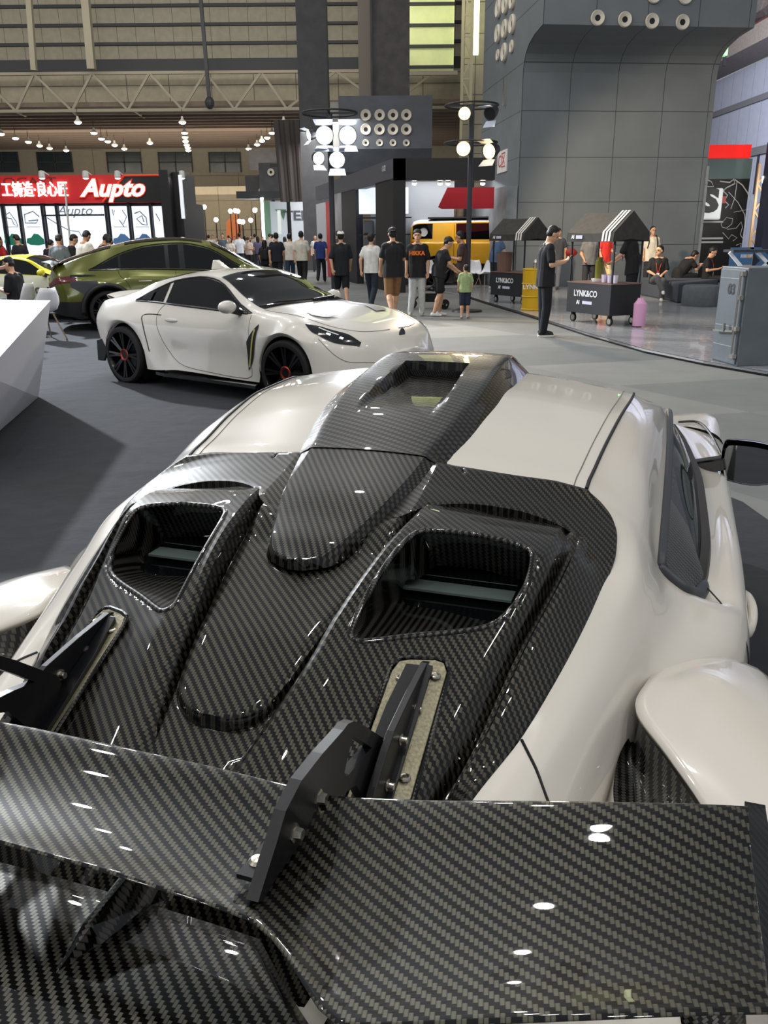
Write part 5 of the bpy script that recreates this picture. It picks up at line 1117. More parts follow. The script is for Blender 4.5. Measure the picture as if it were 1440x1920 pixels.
GRS.patch('fender_vent', BLACKP, GR, 2.02, 2.21, spl([(2.02,4.35),(2.21,3.55)]), spl([(2.02,5.45),(2.12,5.0),(2.21,3.75)]), .008, both=True)
GRS.line('vent_edge', mat('lime_edge', (206, 200, 120), .4), GR, [(2.165,3.85),(2.11,4.6),(2.05,5.3)], .010, off=.012)
GRS.line('arch_edge', BLACKP, GR, [(.46,5.15),(.40,4.2),(.36,3.75),(.45,3.6),(.62,3.55)], .006)
GRS.patch('lower_grille', BLACKP, GR, 3.18, 3.45, spl([(3.18,5.3),(3.28,4.75),(3.45,4.5)]), 5.75, .006, both=True)
GRS.line('bumper_crease', mat('gap_grey', (120, 116, 108), .7), GR, [(2.98,3.7),(3.15,4.15),(3.28,4.3),(3.44,4.0)], .003)
for sd in (1, -1):
    m = MB(); m.prism([(.55,.90),(2.15,.90),(2.22,1.02),(2.05,1.0),(.75,.98),(.55,.94)], .15, .185); m.v = [(x, y*sd, z) for x, y, z in m.v]; m.build('side_skirt', mat('skirt_carbon', (26, 27, 28), .18, coat=1, noise=.5, nscale=120), GR)
    m = MB(); m.prism([(-.62,.22),(-.50,.22),(-.40,.40),(-.46,.50),(-.60,.46)], .84*sd, .87*sd, 'y'); m.build('rear_canard', BLACKP, GR)
m = MB(); m.prism([(.62,1.29),(.92,1.30),(.86,1.315),(.70,1.40),(.66,1.395)], -.035, .035, 'y'); m.build('antenna_fin', PAINT2, GR, bevel=.02, smooth=SM)
m = MB(); m.lathe([(0, .006), (.05, .006), (.055, 0)], n=20); p = GRS.P(3.37, .2, 1); m.v = [(p[0]+z, y, p[2]+.01+x) for x, y, z in m.v]; m.build('emblem', mat('emblem_grey', (90, 92, 96), .3, .6), GR)
m = MB(); m.bar(GRS.P(2.08, .3, 1, .02), GRS.P(1.98, 1.6, 1, .02), .02); m.build('wiper', BLACKP, GR)
m = MB(); m.grid([[(-.72+dx-.0+.10*(abs(y)/.6)**3, y, .975+dz-.03*(abs(y)/.6)**3) for dx, dz in ((.16, 0), (.02, .035), (-.05, .045), (-.04, .02), (.04, -.02))] for y in np.linspace(-.60, .60, 21)]); m.build('ducktail', PAINT2, GR, smooth=SM)
cmirror(GRS, GR, 1.86, 3.0, PAINT2); cwheels(GR, (0, 2.575), .835, .335, .25, (168, 62, 40))
# --- olive SUV
OLV = mat('olive_paint', (98, 102, 34), .22, .35, coat=1)
OLS = Shell([(-1.02,.95),(-.98,1.12),(-.85,1.20),(-.4,1.36),(.2,1.52),(.8,1.605),(1.3,1.625),(1.8,1.57),(2.2,1.42),(2.6,1.20),(2.85,1.08),(3.2,1.02),(3.5,.93),(3.7,.80),(3.76,.66)],
            [(-1.02,.50),(-.8,.62),(0,.63),(.8,.62),(1.4,.62),(2.0,.66),(2.6,.76),(2.85,.80),(3.2,.76),(3.5,.62),(3.76,.36)],
            [(-1.02,.93),(-.95,1.08),(-.8,1.15),(-.4,1.30),(.2,1.455),(.8,1.535),(1.3,1.555),(1.8,1.50),(2.2,1.34),(2.6,1.12),(2.85,1.03),(3.2,.98),(3.5,.88),(3.76,.62)],
            [(-1.02,.62,.86),(-.85,.78,1.02),(-.4,.84,1.06),(.4,.86,1.06),(1.4,.87,1.03),(2.2,.89,1.0),(2.85,.90,.98),(3.2,.88,.92),(3.5,.74,.82),(3.76,.46,.58)],
            [(-1.02,.70,.80),(-.8,.90,.88),(-.3,.965,.90),(.4,.95,.88),(1.4,.945,.85),(2.4,.96,.86),(2.9,.97,.86),(3.25,.93,.78),(3.55,.78,.68),(3.76,.52,.52)],
            [(-1.02,.72,.6),(-.7,.94,.6),(0,.985,.62),(.6,.95,.56),(1.4,.94,.55),(2.3,.95,.56),(2.89,.985,.6),(3.3,.94,.52),(3.55,.8,.45),(3.76,.58,.42)],
            [(-1.02,.70,.36),(-.7,.90,.28),(.6,.94,.24),(2.3,.94,.24),(3.4,.90,.24),(3.76,.60,.26)], -1.02, 3.76, (0, 2.89), .43, .36)
al = math.radians(15); rv2 = (math.sin(al), -math.cos(al))
OV = thing('suv', 'olive green coupe SUV with black trim behind the white coupe', 'car', (-4.95-rv2[0]*.97, 15.35-rv2[1]*.97, 0), al)
OLS.body('body', OLV, OV)
qo = spl([(-.28,2.90),(-.05,2.62),(.25,2.36),(.7,2.18),(1.3,2.12),(1.8,2.18),(2.2,2.38),(2.62,2.90)])
OLS.patch('window_pillars', BLACKG, OV, -.27, 2.60, qo, 2.90, .003, both=True, nx=70)
for a, b in ((-.26, .22), (.26, 1.05), (1.12, 1.30), (1.40, 2.56)): OLS.patch('side_window', GLASSD, OV, a, b, lambda x: qo(x)+.03, 2.88, .007, both=True)
OLS.line('window_trim', BLACKG, OV, [(-.30,2.92),(-.05,2.58),(.25,2.32),(.7,2.14),(1.3,2.08),(1.8,2.14),(2.2,2.34),(2.66,2.92),(1.5,2.94),(.5,2.94),(-.30,2.94)], .012)
OLS.full('windscreen', GLASSD, OV, 1.92, 2.78, 1.9, .009); OLS.full('rear_screen', GLASSD, OV, -.80, .1, 1.8, .009)
OLS.full('glass_roof', GLASSD, OV, .35, 1.75, 1.7, .008)
OLS.patch('tail_lamp', mat('tail_red', (90, 16, 22), .15, coat=1), OV, -1.0, -.50, 3.55, 4.1, .012, both=True)
OLS.patch('tail_lamp_tip', BLACKG, OV, -.62, -.18, spl([(-.62,3.42),(-.18,3.40)]), spl([(-.62,3.75),(-.18,3.44)]), .014, both=True)
OLS.patch('side_vent', mat('vent_dark', (52, 54, 60), .4), OV, -.62, -.16, 4.05, spl([(-.62,4.4),(-.3,4.9),(-.16,4.5)]), .02, both=True)
OLS.line('door_gap', BLACKP, OV, [(.20,2.95),(.26,3.6),(.42,4.6),(.5,5.6)], .004); OLS.line('door_gap', BLACKP, OV, [(1.22,2.95),(1.22,4.5),(1.2,5.7)], .004)
OLS.patch('lower_cladding', BLACKP, OV, -1.0, -.44, 5.2, 6, .02, both=True); OLS.patch('sill_cladding', BLACKP, OV, .46, 2.43, 5.3, 6, .02, both=True)
OLS.patch('head_lamp', mat('lamp_clear', (190, 196, 190), .08, spec=.8), OV, 3.25, 3.66, 3.15, 3.6, .008, both=True)
for ax_ in (0, 2.89):
    for sd in (1, -1):
        m = MB(); m.tube([(ax_+.455*math.cos(t), sd*(.995), .36+.455*math.sin(t)) for t in np.linspace(-.1, PI+.1, 28)], .045, 8); m.build('wheel_arch', BLACKP, OV, smooth=SMALL)
m = MB(); m.grid([[(-1.0+dx, y, 1.14+dz) for dx, dz in ((.26, .06), (.04, .05), (-.10, .085), (-.10, .06), (.0, -.03))] for y in np.linspace(-.72, .72, 15)]); m.build('tail_spoiler', BLACKG, OV, smooth=SM)
m = MB(); m.box(-1.10, -1.0, -.30, .30, .62, .78); m.build('plate_recess', BLACKP, OV)
for sd in (1, -1): m = MB(); m.box(.55, .78, sd*.945, sd*.962, .865, .885); m.build('door_handle', STEEL, OV)
cmirror(OLS, OV, 2.45, 3.0, OLV); cwheels(OV, (0, 2.89), .87, .36, .25, (120, 40, 60))
# --- yellow-and-white coupe behind the seated man
YW = mat('car_yellow', (232, 222, 24), .25, coat=1); YWH = mat('car_pale', (220, 222, 200), .25, coat=1)
yx = gy(104, 515, 17.6)
YC = thing('coupe', 'white coupe with lime-yellow roof and pillars behind the seated man', 'car', (yx[0]-2.0, 18.55, 0), math.radians(-4))
GRS.body('roof_skin', YW, YC, 0, 2.98, 24); GRS.body('body', YWH, YC, 2.98, 6, 26, cap=True)
cgl(GRS, YC, .62, 1.98, qt); cgl(GRS, YC, .14, .57, qt, nm='quarter_window'); GRS.full('windscreen', GLASSD, YC, 1.36, 2.10, 1.9, .005)
GRS.patch('yellow_sill', YW, YC, .5, 2.15, 5.45, 5.75, .006, both=True); GRS.line('door_gap', BLACKP, YC, [(2.06,3.05),(2.05,4.0),(2.06,5.0),(2.02,5.78)], .004)
cmirror(GRS, YC, 1.86, 3.0, YW); cwheels(YC, (0, 2.575), .835, .335, .25, (80, 80, 80))
put_text('door_lettering', 'NQ', .17, mat('letter_grey', (96, 98, 96), .4), YC, (1.62, -.895, .60), (PI/2, 0, 0), .006, bold=.006, sx=1.1)
# --- yellow off-roader in the dark booth
FY = mat('offroad_yellow', (240, 178, 12), .3, coat=.8); FWH = mat('offroad_white', (236, 236, 234), .4)
FJS = Shell([(-.92,1.2),(-.90,1.95),(-.82,2.10),(-.5,2.15),(1.8,2.17),(2.15,2.12),(2.4,1.85),(2.62,1.56),(2.7,1.50),(3.5,1.45),(3.62,1.3),(3.64,1.1)],
            [(-.92,.70),(-.5,.72),(1.8,.72),(2.2,.74),(2.6,.82),(3.5,.84),(3.64,.80)],
            [(-.92,1.18),(-.88,1.92),(-.5,2.06),(1.8,2.08),(2.15,2.03),(2.4,1.78),(2.62,1.50),(2.7,1.45),(3.5,1.40),(3.64,1.06)],
            [(-.92,.84,1.12),(-.8,.88,1.46),(2.4,.90,1.44),(3.5,.90,1.36),(3.64,.86,1.04)],
            [(-.92,.88,1.08),(-.7,.93,1.34),(2.4,.94,1.32),(3.5,.94,1.25),(3.64,.88,1.0)],
            [(-.92,.90,.95),(3.64,.92,.9)], [(-.92,.86,.72),(3.64,.88,.70)], -.92, 3.64, (0, 2.69), .52, .45)
FJ = thing('off_roader', 'yellow boxy off-roader with white roof inside the dark booth', 'car', (1.98, 30.3, 0), math.radians(-9))
FJS.body('roof_skin', FWH, FJ, 0, 2.06, 18); FJS.body('body', FY, FJ, 2.06, 6, 30)
FJS.patch('rear_window', GLASSD, FJ, -.80, -.12, 2.12, 2.86, .006, both=True); FJS.patch('door_window', GLASSD, FJ, .68, 1.95, 2.14, 2.9, .006, both=True); FJS.full('windscreen', GLASSD, FJ, 2.18, 2.55, 1.8, .006)
FJS.patch('front_quarter_glass', GLASSD, FJ, 2.06, 2.42, spl([(2.06,2.2),(2.42,2.75)]), 2.88, .006, both=True)
FJS.line('door_gap', BLACKP, FJ, [(.62,2.2),(.62,5.5)], .006); FJS.line('door_gap', BLACKP, FJ, [(2.02,2.2),(2.02,5.5)], .006)
FJS.patch('tail_lamp', mat('lamp_red', (200, 30, 30), .3), FJ, -.90, -.74, 3.1, 3.9, .01, both=True)
for sd in (1, -1): m = MB(); m.lathe([(0, 0), (.13, 0), (.14, .02)], (-.42, 0, 1.74), 'y', 20); m.v = [(x, sd*(y+.86), z) for x, y, z in m.v]; m.build('round_badge', FWH, FJ)
m = MB(); m.box(-.3, 1.9, -.68, .68, 2.17, 2.22); m.build('roof_rack', DARKST, FJ); cmirror(FJS, FJ, 2.15, 3.0, FY)
cwheels(FJ, (0, 2.69), .86, .44, .28, (120, 120, 120))
# ------------------------------------------------------------------ booths, carts, poles, furniture
WHITE = mat('booth_white', (236, 238, 244), .45); LBOX = mat('lightbox', (234, 240, 250), .4, emit=(228, 238, 255), es=.95)
BLKB = mat('booth_black', (20, 20, 22), .5); REDB = mat('banner_red', (214, 38, 40), .45); LETW = mat('letter_white', (255, 250, 245), .4, emit=(255, 248, 240), es=2.2)
ORNG = mat('letter_red', (214, 60, 40), .5, emit=(220, 50, 30), es=.3)
SPOTW = mat('spot_glow', (255, 255, 250), .4, emit=(255, 250, 240), es=30)
def xz(px, py, y): p = gy(px, py, y); return p[0], p[2]
# exhaust-maker's booth on the left
YA = 29.0
bo = thing('exhibition_booth', 'red-and-black exhibition booth with glowing white wall panels, back left', 'booth', (0, YA, 0))
x0, z1 = xz(-60, 330, YA); x1, _ = xz(302, 330, YA); _, z0 = xz(100, 381, YA)
m = MB(); m.box(x0, x1, 0, .4, z0, z1); m.build('fascia', REDB, bo)
xa, za = xz(236, 330, YA-.03); xb, zb = xz(196, 381, YA-.03); xc, _ = xz(300, 350, YA-.03)
m = MB(); m.prism([(xb, z0+.02), (xa, z1-.05), (xc, z1-.05), (xc, z0+.02)], -.04, 0, 'y'); m.build('fascia_panel', BLKB, bo)
m = MB(); m.tube([(xb-.05, -.05, z0+.02), (xa-.05, -.05, z1-.03), (xc, -.05, z1-.03)], .035, 6); m.build('outline', ORNG, bo)
c = xz(62, 358, YA); put_text('chinese_lettering', '工铸造·良心匠', .50, LETW, bo, (xz(66, 357, YA)[0], -.03, xz(66, 357, YA)[1]), (PI/2, 0, 0), .03, bold=.006, sx=.70)
put_text('backing_lettering', 'KOCAST', .34, mat('letter_dark', (120, 24, 18), .6), bo, (xz(45, 341, YA)[0], -.01, xz(45, 341, YA)[1]), (PI/2, 0, 0), .006, sx=1.6)
put_text('brand_lettering', 'Aupto', .74, ORNG, bo, (xz(211, 354, YA)[0], -.06, xz(212, 354, YA)[1]), (PI/2, 0, 0), .01, shear=.35, bold=.05, sx=1.08)
put_text('brand_lettering', 'Aupto', .74, LETW, bo, (xz(211, 354, YA)[0], -.085, xz(212, 354, YA)[1]), (PI/2, 0, 0), .02, shear=.35, bold=.018, sx=1.08)
m = MB(); m.box(x0, x1+.6, .3, 3.5, 0, z0+.02); m.build('back_wall', BLKB, bo)
ink = mat('print_ink', (120, 130, 142), .6, emit=(120, 130, 142), es=.35); inkb = mat('print_blue', (96, 140, 190), .5); inkg = mat('print_green', (40, 150, 120), .5)
def panel(xa, xb, ya=386, yb=560, mt=LBOX, nm='light_panel'):
    a = xz(xa, ya, YA); b = xz(xb, ya, YA); c_ = xz(xa, yb, YA); m = MB(); m.box(a[0]+.03, b[0]-.03, .22, .3, .05, a[1]); return m.build(nm, mt, bo)
pans = [(-60, -6), (-4, 28), (33, 72), (78, 100), (104, 192), (199, 236), (241, 277), (281, 303)]
P_ = [panel(*q) for q in pans]
m = MB(); a = xz(78, 404, YA); b = xz(192, 404, YA); m.box(a[0], b[0], .17, .24, a[1]-.02, a[1]+.03); m.build('panel_rail', BLKB, bo)
put_text('panel_lettering', 'Aupto', .42, ink, bo, (xz(135, 395, YA)[0], .2, xz(135, 395, YA)[1]), (PI/2, 0, 0), .004, shear=.35, sx=1.1)
def doodle(cx, cy, pts, w=.02, mt=ink, closed=False):
    w = w*.55; m = MB(); m.tube([(xz(cx+x, cy+y, YA)[0], .2, xz(cx+x, cy+y, YA)[1]) for x, y in pts], w, 5, closed=closed); m.build('print', mt, bo)
doodle(15, 412, [(-12, -8), (-2, -14), (4, -6), (10, 2), (14, 12), (6, 8), (2, -2), (-8, -4)], .03)
doodle(53, 410, [(16, -4), (4, -14), (-12, -8), (-10, 8), (10, 8), (14, 2), (-4, 4)], .04)
doodle(120, 430, [(-36, -22), (-16, -10), (6, 2), (24, 4), (30, 14)], .03)
doodle(217, 412, [(-10, -20), (-8, -8), (-6, -18)], .03); doodle(224, 412, [(2, -18), (10, -6), (4, 8), (-4, 0), (6, 14)], .03)
doodle(259, 410, [(-10, -10), (0, -14), (12, -2), (14, 12), (4, 10), (-6, 0), (4, -6), (8, 6)], .04)
doodle(293, 410, [(-4, -10), (4, 4)], .03)
for cx, mt in ((20, inkg), (62, inkg), (225, inkb), (266, inkb)):
    a = xz(cx, 452, YA); m = MB(); s_ = .30
    m.prism([(a[0]-s_, a[1]-.05), (a[0]-s_*.9, a[1]+.08), (a[0]-s_*.4, a[1]+.12), (a[0]-s_*.05, a[1]+.24), (a[0]+s_*.4, a[1]+.22), (a[0]+s_*.95, a[1]+.06), (a[0]+s_, a[1]-.10), (a[0]+s_*.3, a[1]-.14), (a[0]-s_*.6, a[1]-.12)], .19, .22, 'y'); m.build('car_print', mt, bo)
    m = MB(); m.box(a[0]-.22, a[0]+.22, .195, .22, a[1]+.44, a[1]+.46); m.build('caption', ink, bo)
for k, px in enumerate((2, 31, 75, 102, 195, 238, 279)):
    a = xz(px, 386, YA); m = MB(); m.box(a[0]-.04, a[0]+.04, .1, .3, 0, a[1]+.1); m.build('mullion', BLKB, bo)
a = xz(298, 330, YA-1.2); m = MB(); m.box(a[0], a[0]+.28, -1.2, .6, 0, z1+.05); m.build('side_pylon', BLKB, bo)
a = xz(318, 328, YA-.5); m = MB(); m.box(a[0], a[0]+.36, -.6, 1.5, 0, z1+.02); m.build('side_pylon', BLKB, bo)
for px in (309, 337): a = xz(px, 335, YA-.8); m = MB(); m.box(a[0], a[0]+.10, -1.0, -.9, a[1]-2.1 if px < 320 else a[1]-1.2, a[1]+.1); m.build('glow_strip', mat('strip_soft', (230, 232, 235), .4, emit=(230, 234, 240), es=.6), bo)
SPB = mat('spot_body', (210, 210, 208), .4)
for i, px in enumerate((78, 160, 220, 341)):
    a = xz(px, 327, YA-.6); o = thing('booth_spotlight', 'small white arm spotlight above the red fascia, %s of four' % ('leftmost', 'second from the left', 'third from the left', 'rightmost')[i], 'spotlight', (a[0], YA-.6, a[1]), 0, 'arm spotlights over the red booth')
    m = MB(); m.tube([(0, .6, .02), (0, .2, .10), (0, 0, .05)], .02, 5); m.build('arm', SPB, o); m = MB(); m.lathe([(0, .12), (.08, .1), (.1, -.06), (.09, -.12)], n=12); m.build('head', SPB, o); m = MB(); m.ball((0, 0, -.1), (.085, .085, .05), 10, 6); m.build('bulb', SPOTW, o)
# thin display pole in front of that booth
m = MB(); a = gy(121, 345, 23); b = gy(129, 440, 23); m.bar(a, (b[0], 23, 1.2), .04); m.bar((b[0], 23, 1.2), (b[0]+.02, 23, 0), .05); m.box(b[0]-.2, b[0]+.2, 22.85, 23.15, 0, .03); tag(m.build('banner_pole', SPB), 'thin silver pole standing in front of the red booth', 'pole')

# faceted white counter
T1 = gz(95, 563, 1.02); P1 = gz(-30, 702, .74); B1 = gz(72, 745, 0); B2 = gz(-30, 834, 0)
cn = MB(); zt = 1.02
V = [T1, (T1[0]-.9, T1[1]-1.75, zt-.0), (T1[0]-3.2, T1[1]+.9, zt), (T1[0]-3.6, T1[1]-1.2, zt), tuple(P1), tuple(B1), tuple(B2), (B1[0]-2.4, B1[1]+.6, 0), (B1[0]-3.0, B1[1]-2.0, 0), (P1[0]-2.2, P1[1]-.6, .74)]
cn.add(V, [(0, 2, 3), (0, 3, 9, 4), (0, 4, 5), (4, 6, 5), (4, 9, 8, 6), (2, 0, 5, 7), (3, 2, 7, 8), (3, 8, 9)])
cn.v = [tuple(map(float, p)) for p in V]
tag(cn.build('reception_counter', mat('counter_white', (232, 232, 240), .4)), 'faceted white reception counter at the left edge', 'counter')
# light poles ------------------------------------------------------------
HOOD = mat('lamp_black', (26, 26, 28), .5); FLOODW = mat('flood_face', (255, 255, 255), .4, emit=(245, 250, 255), es=25); FLOODY = mat('flood_face_warm', (255, 240, 210), .4, emit=(255, 205, 125), es=18)
DOOR_ = mat('barn_door', (196, 204, 222), .4)
def flood(parent_tag, loc, aim, r, mt, lab, grp, doors=True, body=HOOD):
    d = (Vector(aim)-Vector(loc)).normalized(); o = tag(empty('flood_lamp', loc), lab, 'lamp', grp); o.rotation_euler = d.to_track_quat('-Z', 'Y').to_euler()
    m = MB(); m.lathe([(0, r*2.0), (r*.55, r*1.9), (r*.9, r*1.0), (r*1.05, 0), (r*.98, 0), (r*.8, r*.25)], n=18); m.build('housing', body, o, smooth=SM)
    m = MB(); m.lathe([(0, .1*r), (r*.92, .12*r)], n=18); m.build('lens', mt, o)
    if doors:
        for k in range(2):
            m = MB(); s_ = -1 if k else 1; m.add([(-r*.9, s_*r*1.0, 0), (r*.9, s_*r*1.0, 0), (r*1.1, s_*r*1.6, -r*1.0), (-r*1.1, s_*r*1.6, -r*1.0)], [(0, 1, 2, 3)]); m.build('barn_door', DOOR_, o, solid=.006)
    return o
def pole(px, y, ztop, r, lab):
    b = gy(px, 560, y); o = thing('light_pole', lab, 'pole', (b[0], y, 0)); m = MB(); m.cyl((0, 0, 0), (0, 0, ztop), r, 16); m.build('mast', mat('pole_grey', (70, 72, 78), .35, .5), o)
    m = MB(); m.lathe([(0, .05), (.32, .04), (.34, 0)], n=24); m.build('foot', HOOD, o); return o
YP = 20.3
lp_ = pole(627, YP, gy(627, 212, YP)[2], .065, 'grey pole carrying a cluster of white flood lamps')
m = MB(); R_ = .62; zc = gy(627, 212, YP)[2]; m.tube([(R_*math.cos(a), R_*math.sin(a), zc) for a in np.linspace(0, 2*PI, 33)[:-1]], .022, 6, closed=True); m.bar((-R_, 0, zc), (R_, 0, zc), .04); m.bar((0, -R_, zc), (0, R_, zc), .04); m.build('ring', HOOD, lp_)
for i, (px, py, r, aim, lab) in enumerate(((608, 254, .20, (-.6, -14, 2.2), 'large white flood lamp, upper left of the cluster'), (652, 254, .20, (.9, -14, 2.0), 'large white flood lamp, upper right of the cluster'), (598, 297, .14, (4, -9, 1.0), 'small white flood lamp, lower left of the cluster, turned sideways'), (632, 300, .18, (.3, -10, 0.5), 'white flood lamp at the bottom of the cluster'), (578, 254, .11, (-6, -4, 2), 'small side flood lamp at the far left of the cluster'))):
    p = gy(px, py, YP-.45); flood(lp_, tuple(p), (p[0]+aim[0], YP+aim[1], aim[2]), r, FLOODW, lab, 'white flood lamps on the left pole')
YQ = 18.8
lq = pole(876, YQ, gy(876, 195, YQ)[2], .055, 'grey pole carrying warm glowing lamps beside the child')
for zc in (gy(876, 198, YQ)[2], gy(876, 268, YQ)[2]):
    m = MB(); m.tube([(.55*math.cos(a), .55*math.sin(a), zc) for a in np.linspace(0, 2*PI, 33)[:-1]], .02, 6, closed=True); m.bar((-.55, 0, zc), (.55, 0, zc), .035); m.build('ring', HOOD, lq)
for i, (px, py, r, aim, mt, lab) in enumerate(((871, 213, .13, (-.4, -12, 1.5), FLOODY, 'warm glowing flood lamp, upper on the right pole'), (869, 279, .15, (-.4, -12, 1.5), FLOODY, 'warm glowing flood lamp, lower on the right pole'), (918, 214, .13, (-4, -5, 1), HOOD, 'dark flood lamp with open flaps, upper right of the warm pole'), (916, 284, .16, (-5, -6, 1.5), FLOODY, 'flood lamp turned sideways, lower right of the warm pole'))):
    p = gy(px, py, YQ-.4); flood(lq, tuple(p), (p[0]+aim[0], YQ+aim[1], aim[2]), r, mt, lab, 'warm flood lamps on the right pole', doors=i > 1)
for i, (px, y, yt, lab) in enumerate(((538, 52, 310, 'thin black pole in front of the white suspension booth'), (510, 64, 330, 'thin black pole farther down the aisle'), (488, 65, 345, 'thinnest black pole at the far left of the aisle lamps'))):
    a = gy(px, yt, y); o = thing('lamp_post', lab, 'pole', (a[0], y, 0), 0, 'far lamp posts'); m = MB(); m.cyl((0, 0, 0), (0, 0, a[2]), .12); m.build('mast', HOOD, o); m = MB(); m.bar((-1, 0, a[2]), (1, 0, a[2]), .15); m.build('crossbar', HOOD, o)

# dark booth (kiosk) with the yellow off-roader
YK = 25.5
a = gy(737, 297, YK); zk = a[2]; XK = a[0]
DKB = mat('kiosk_navy', (34, 37, 46), .5); FAS = mat('kiosk_fascia', (82, 84, 94), .5, noise=.06)
kb = thing('dark_booth', 'large dark booth with a black portal and grey side fascia, centre', 'booth', (XK, YK, 0))
xe = gy(928, 330, YK)[0]-XK; zo = gy(800, 338, YK)[2]
m = MB(); m.box(0, xe, 0, .5, zo, zk); m.build('portal_header', BLKB, kb)
m = MB(); m.box(0, .36, 0, .6, 0, zk); m.build('portal_column', BLKB, kb)
# side wall running back along the aisle
e2 = gy(596, 350, 38.5); dx, dy = e2[0]-XK, 38.5-YK
def side(t0, t1, z0, z1, mt, nm, th=.25):
    nx, ny = dy, -dx; L_ = math.hypot(nx, ny); nx, ny = nx/L_*th, ny/L_*th
    P4 = [(dx*t0, dy*t0), (dx*t1, dy*t1), (dx*t1+nx, dy*t1+ny), (dx*t0+nx, dy*t0+ny)]; m = MB(); m.prism(P4, z0, z1); return m.build(nm, mt, kb)
zf0 = gy(737, 334, YK)[2]
side(0, 1.05, zf0-.05, zk, FAS, 'side_fascia')
side(.0, .17, 0, zf0, BLKB, 'side_column'); side(.40, .60, 0, zf0, DKB, 'side_panel'); side(.60, .78, 0, zf0, mat('poster_grey', (150, 152, 160), .4, vary=(196, 198, 204), nscale=1.2), 'poster_wall'); side(.80, .86, 0, zf0-.2, REDB, 'red_pylon', .3); side(.88, 1.05, 0, zf0-.2, mat('white_soft', (214, 216, 224), .5), 'white_panel', .3)
m = MB(); m.box(-.2+dx*.17, 2.2, dy*.40, dy*.40+.1, 0, zk); m.build('shop_back', mat('shop_back', (150, 154, 160), .5), kb)
put_text('unit_number', 'C-02', .22, mat('number_white', (210, 210, 214), .5), kb, (dx*.07-.05, dy*.07-.07, (zf0+zk)/2+.05), (PI/2, 0, math.atan2(-dy, -dx)+PI*0), .004)
# shop shelves seen through the side opening
m = MB(); t0 = .19; m.box(dx*.36, dx*.36+1.7, dy*.36, dy*.36+.05, 2.35, 3.2); m.build('light_panel', LBOX, kb)
for k, z in enumerate((.55, 1.1, 1.65, 2.2)):
    m = MB(); m.box(dx*.36, dx*.36+1.8, dy*.36-.35, dy*.36+.05, z, z+.04); m.build('shelf', BLKB, kb)
SEATM = mat('seat_grey', (92, 98, 106), .6)
n_ = 0
for k, z in enumerate((.59, 1.14, 1.69)):
    for j in range(3):
        m = MB(); m.box(0, .36, -.1, .1, 0, .44); x_ = XK+dx*.36+.15+j*.5
        o = m.build('seat_box', SEATM if (k+j) % 3 else WHITE, bevel=.05); o.location = (x_, YK+dy*.36-.18, z)
        tag(o, '%s grey display box on the %s shelf of the dark booth, %s' % ('pale' if (k+j) % 3 == 0 else 'dark', ('bottom', 'middle', 'upper')[k], ('left', 'centre', 'right')[j]), 'display box', 'boxes on the shop shelves')
m = MB(); m.box(.36, xe+.2, 7.5, 7.6, 0, zk); m.build('inner_wall', DKB, kb)
m = MB(); m.box(.30, .36, .6, 7.5, 0, zk); m.build('inner_side', DKB, kb)
m = MB(); p = gy(822, 352, YK+2.6); q = gy(925, 391, YK+2.6); m.prism([(p[0]-XK, q[2]+.06), (p[0]-XK+.12, q[2]), (q[0]-XK, q[2]), (q[0]-XK, p[2]), (p[0]-XK+.28, p[2])], 2.5, 2.7, 'y'); m.build('red_canopy', mat('canopy_red', (196, 24, 42), .5), kb)
for i, px in enumerate((777, 825, 840, 905)):
    p = gy(px, 343, YK+.7); o = thing('track_lamp', 'small white track lamp under the black portal, %s of four' % ('leftmost', 'second from the left', 'third from the left', 'rightmost')[i], 'spotlight', tuple(p), 0, 'track lamps in the portal'); m = MB(); m.lathe([(0, .16), (.06, .14), (.07, 0)], n=12); m.build('head', HOOD, o); m = MB(); m.ball((0, 0, -.02), (.07, .07, .05), 10, 6); m.build('bulb', SPOTW, o)
m = MB(); p = gy(808, 392, YK+6.5); q = gy(850, 420, YK+6.5)
for k in range(5): m.cyl((p[0]+.25*k-.0, YK+6.9, 0), (p[0]+.25*k+.1, YK+6.9, p[2]+.3), .16, 8)
tag(m.build('wood_totem', mat('bark', (150, 130, 110), .8, noise=.3)), 'tan wooden trunk display behind the yellow off-roader', 'display')
# suspension booth far down the aisle
YT = 56
tb = thing('suspension_booth', 'white exhibition booth with dark lettering far down the aisle', 'booth', (0, YT, 0))
a = xz(500, 378, YT); b = xz(580, 378, YT); m = MB(); m.box(a[0], b[0]+2, 0, .4, 0, a[1]); m.build('front_wall', mat('tein_white', (214, 218, 230), .5, emit=(210, 218, 235), es=.25), tb)
put_text('lettering', 'TEIN', .80, mat('tein_letters', (96, 102, 112), .5), tb, (xz(563, 405, YT)[0], -.05, xz(559, 405, YT)[1]), (PI/2, 0, 0), .05, bold=.02, sx=1.25)
m = MB(); c = xz(530, 402, YT); m.prism([(c[0]-.5, c[1]+.3), (c[0]+.25, c[1]+.3), (c[0]+.05, c[1]-.35), (c[0]-.1, c[1])], -.06, 0, 'y'); m.build('logo', mat('tein_logo', (110, 150, 130), .5), tb)
p = gy(494, 380, 53); m = MB(); m.box(p[0], a[0]+.2, -3, .3, 0, a[1]); m.build('green_side', mat('tein_green', (112, 160, 122), .5), tb)
put_text('side_number', '1', 2.0, mat('num_white', (240, 244, 240), .5, emit=(240, 244, 240), es=.3), tb, (p[0]+.9, -3.02, p[2]-1.2), (PI/2, 0, 0), .02)
m = MB(); m.box(p[0]-.18, p[0], -3.05, -2.9, 0, a[1]+.1); m.box(p[0]-.1, a[0]+.2, -3.05, -2.9, a[1], a[1]+.12); m.build('glow_edge', mat('edge_glow', (240, 255, 248), .5, emit=(240, 255, 248), es=3), tb)
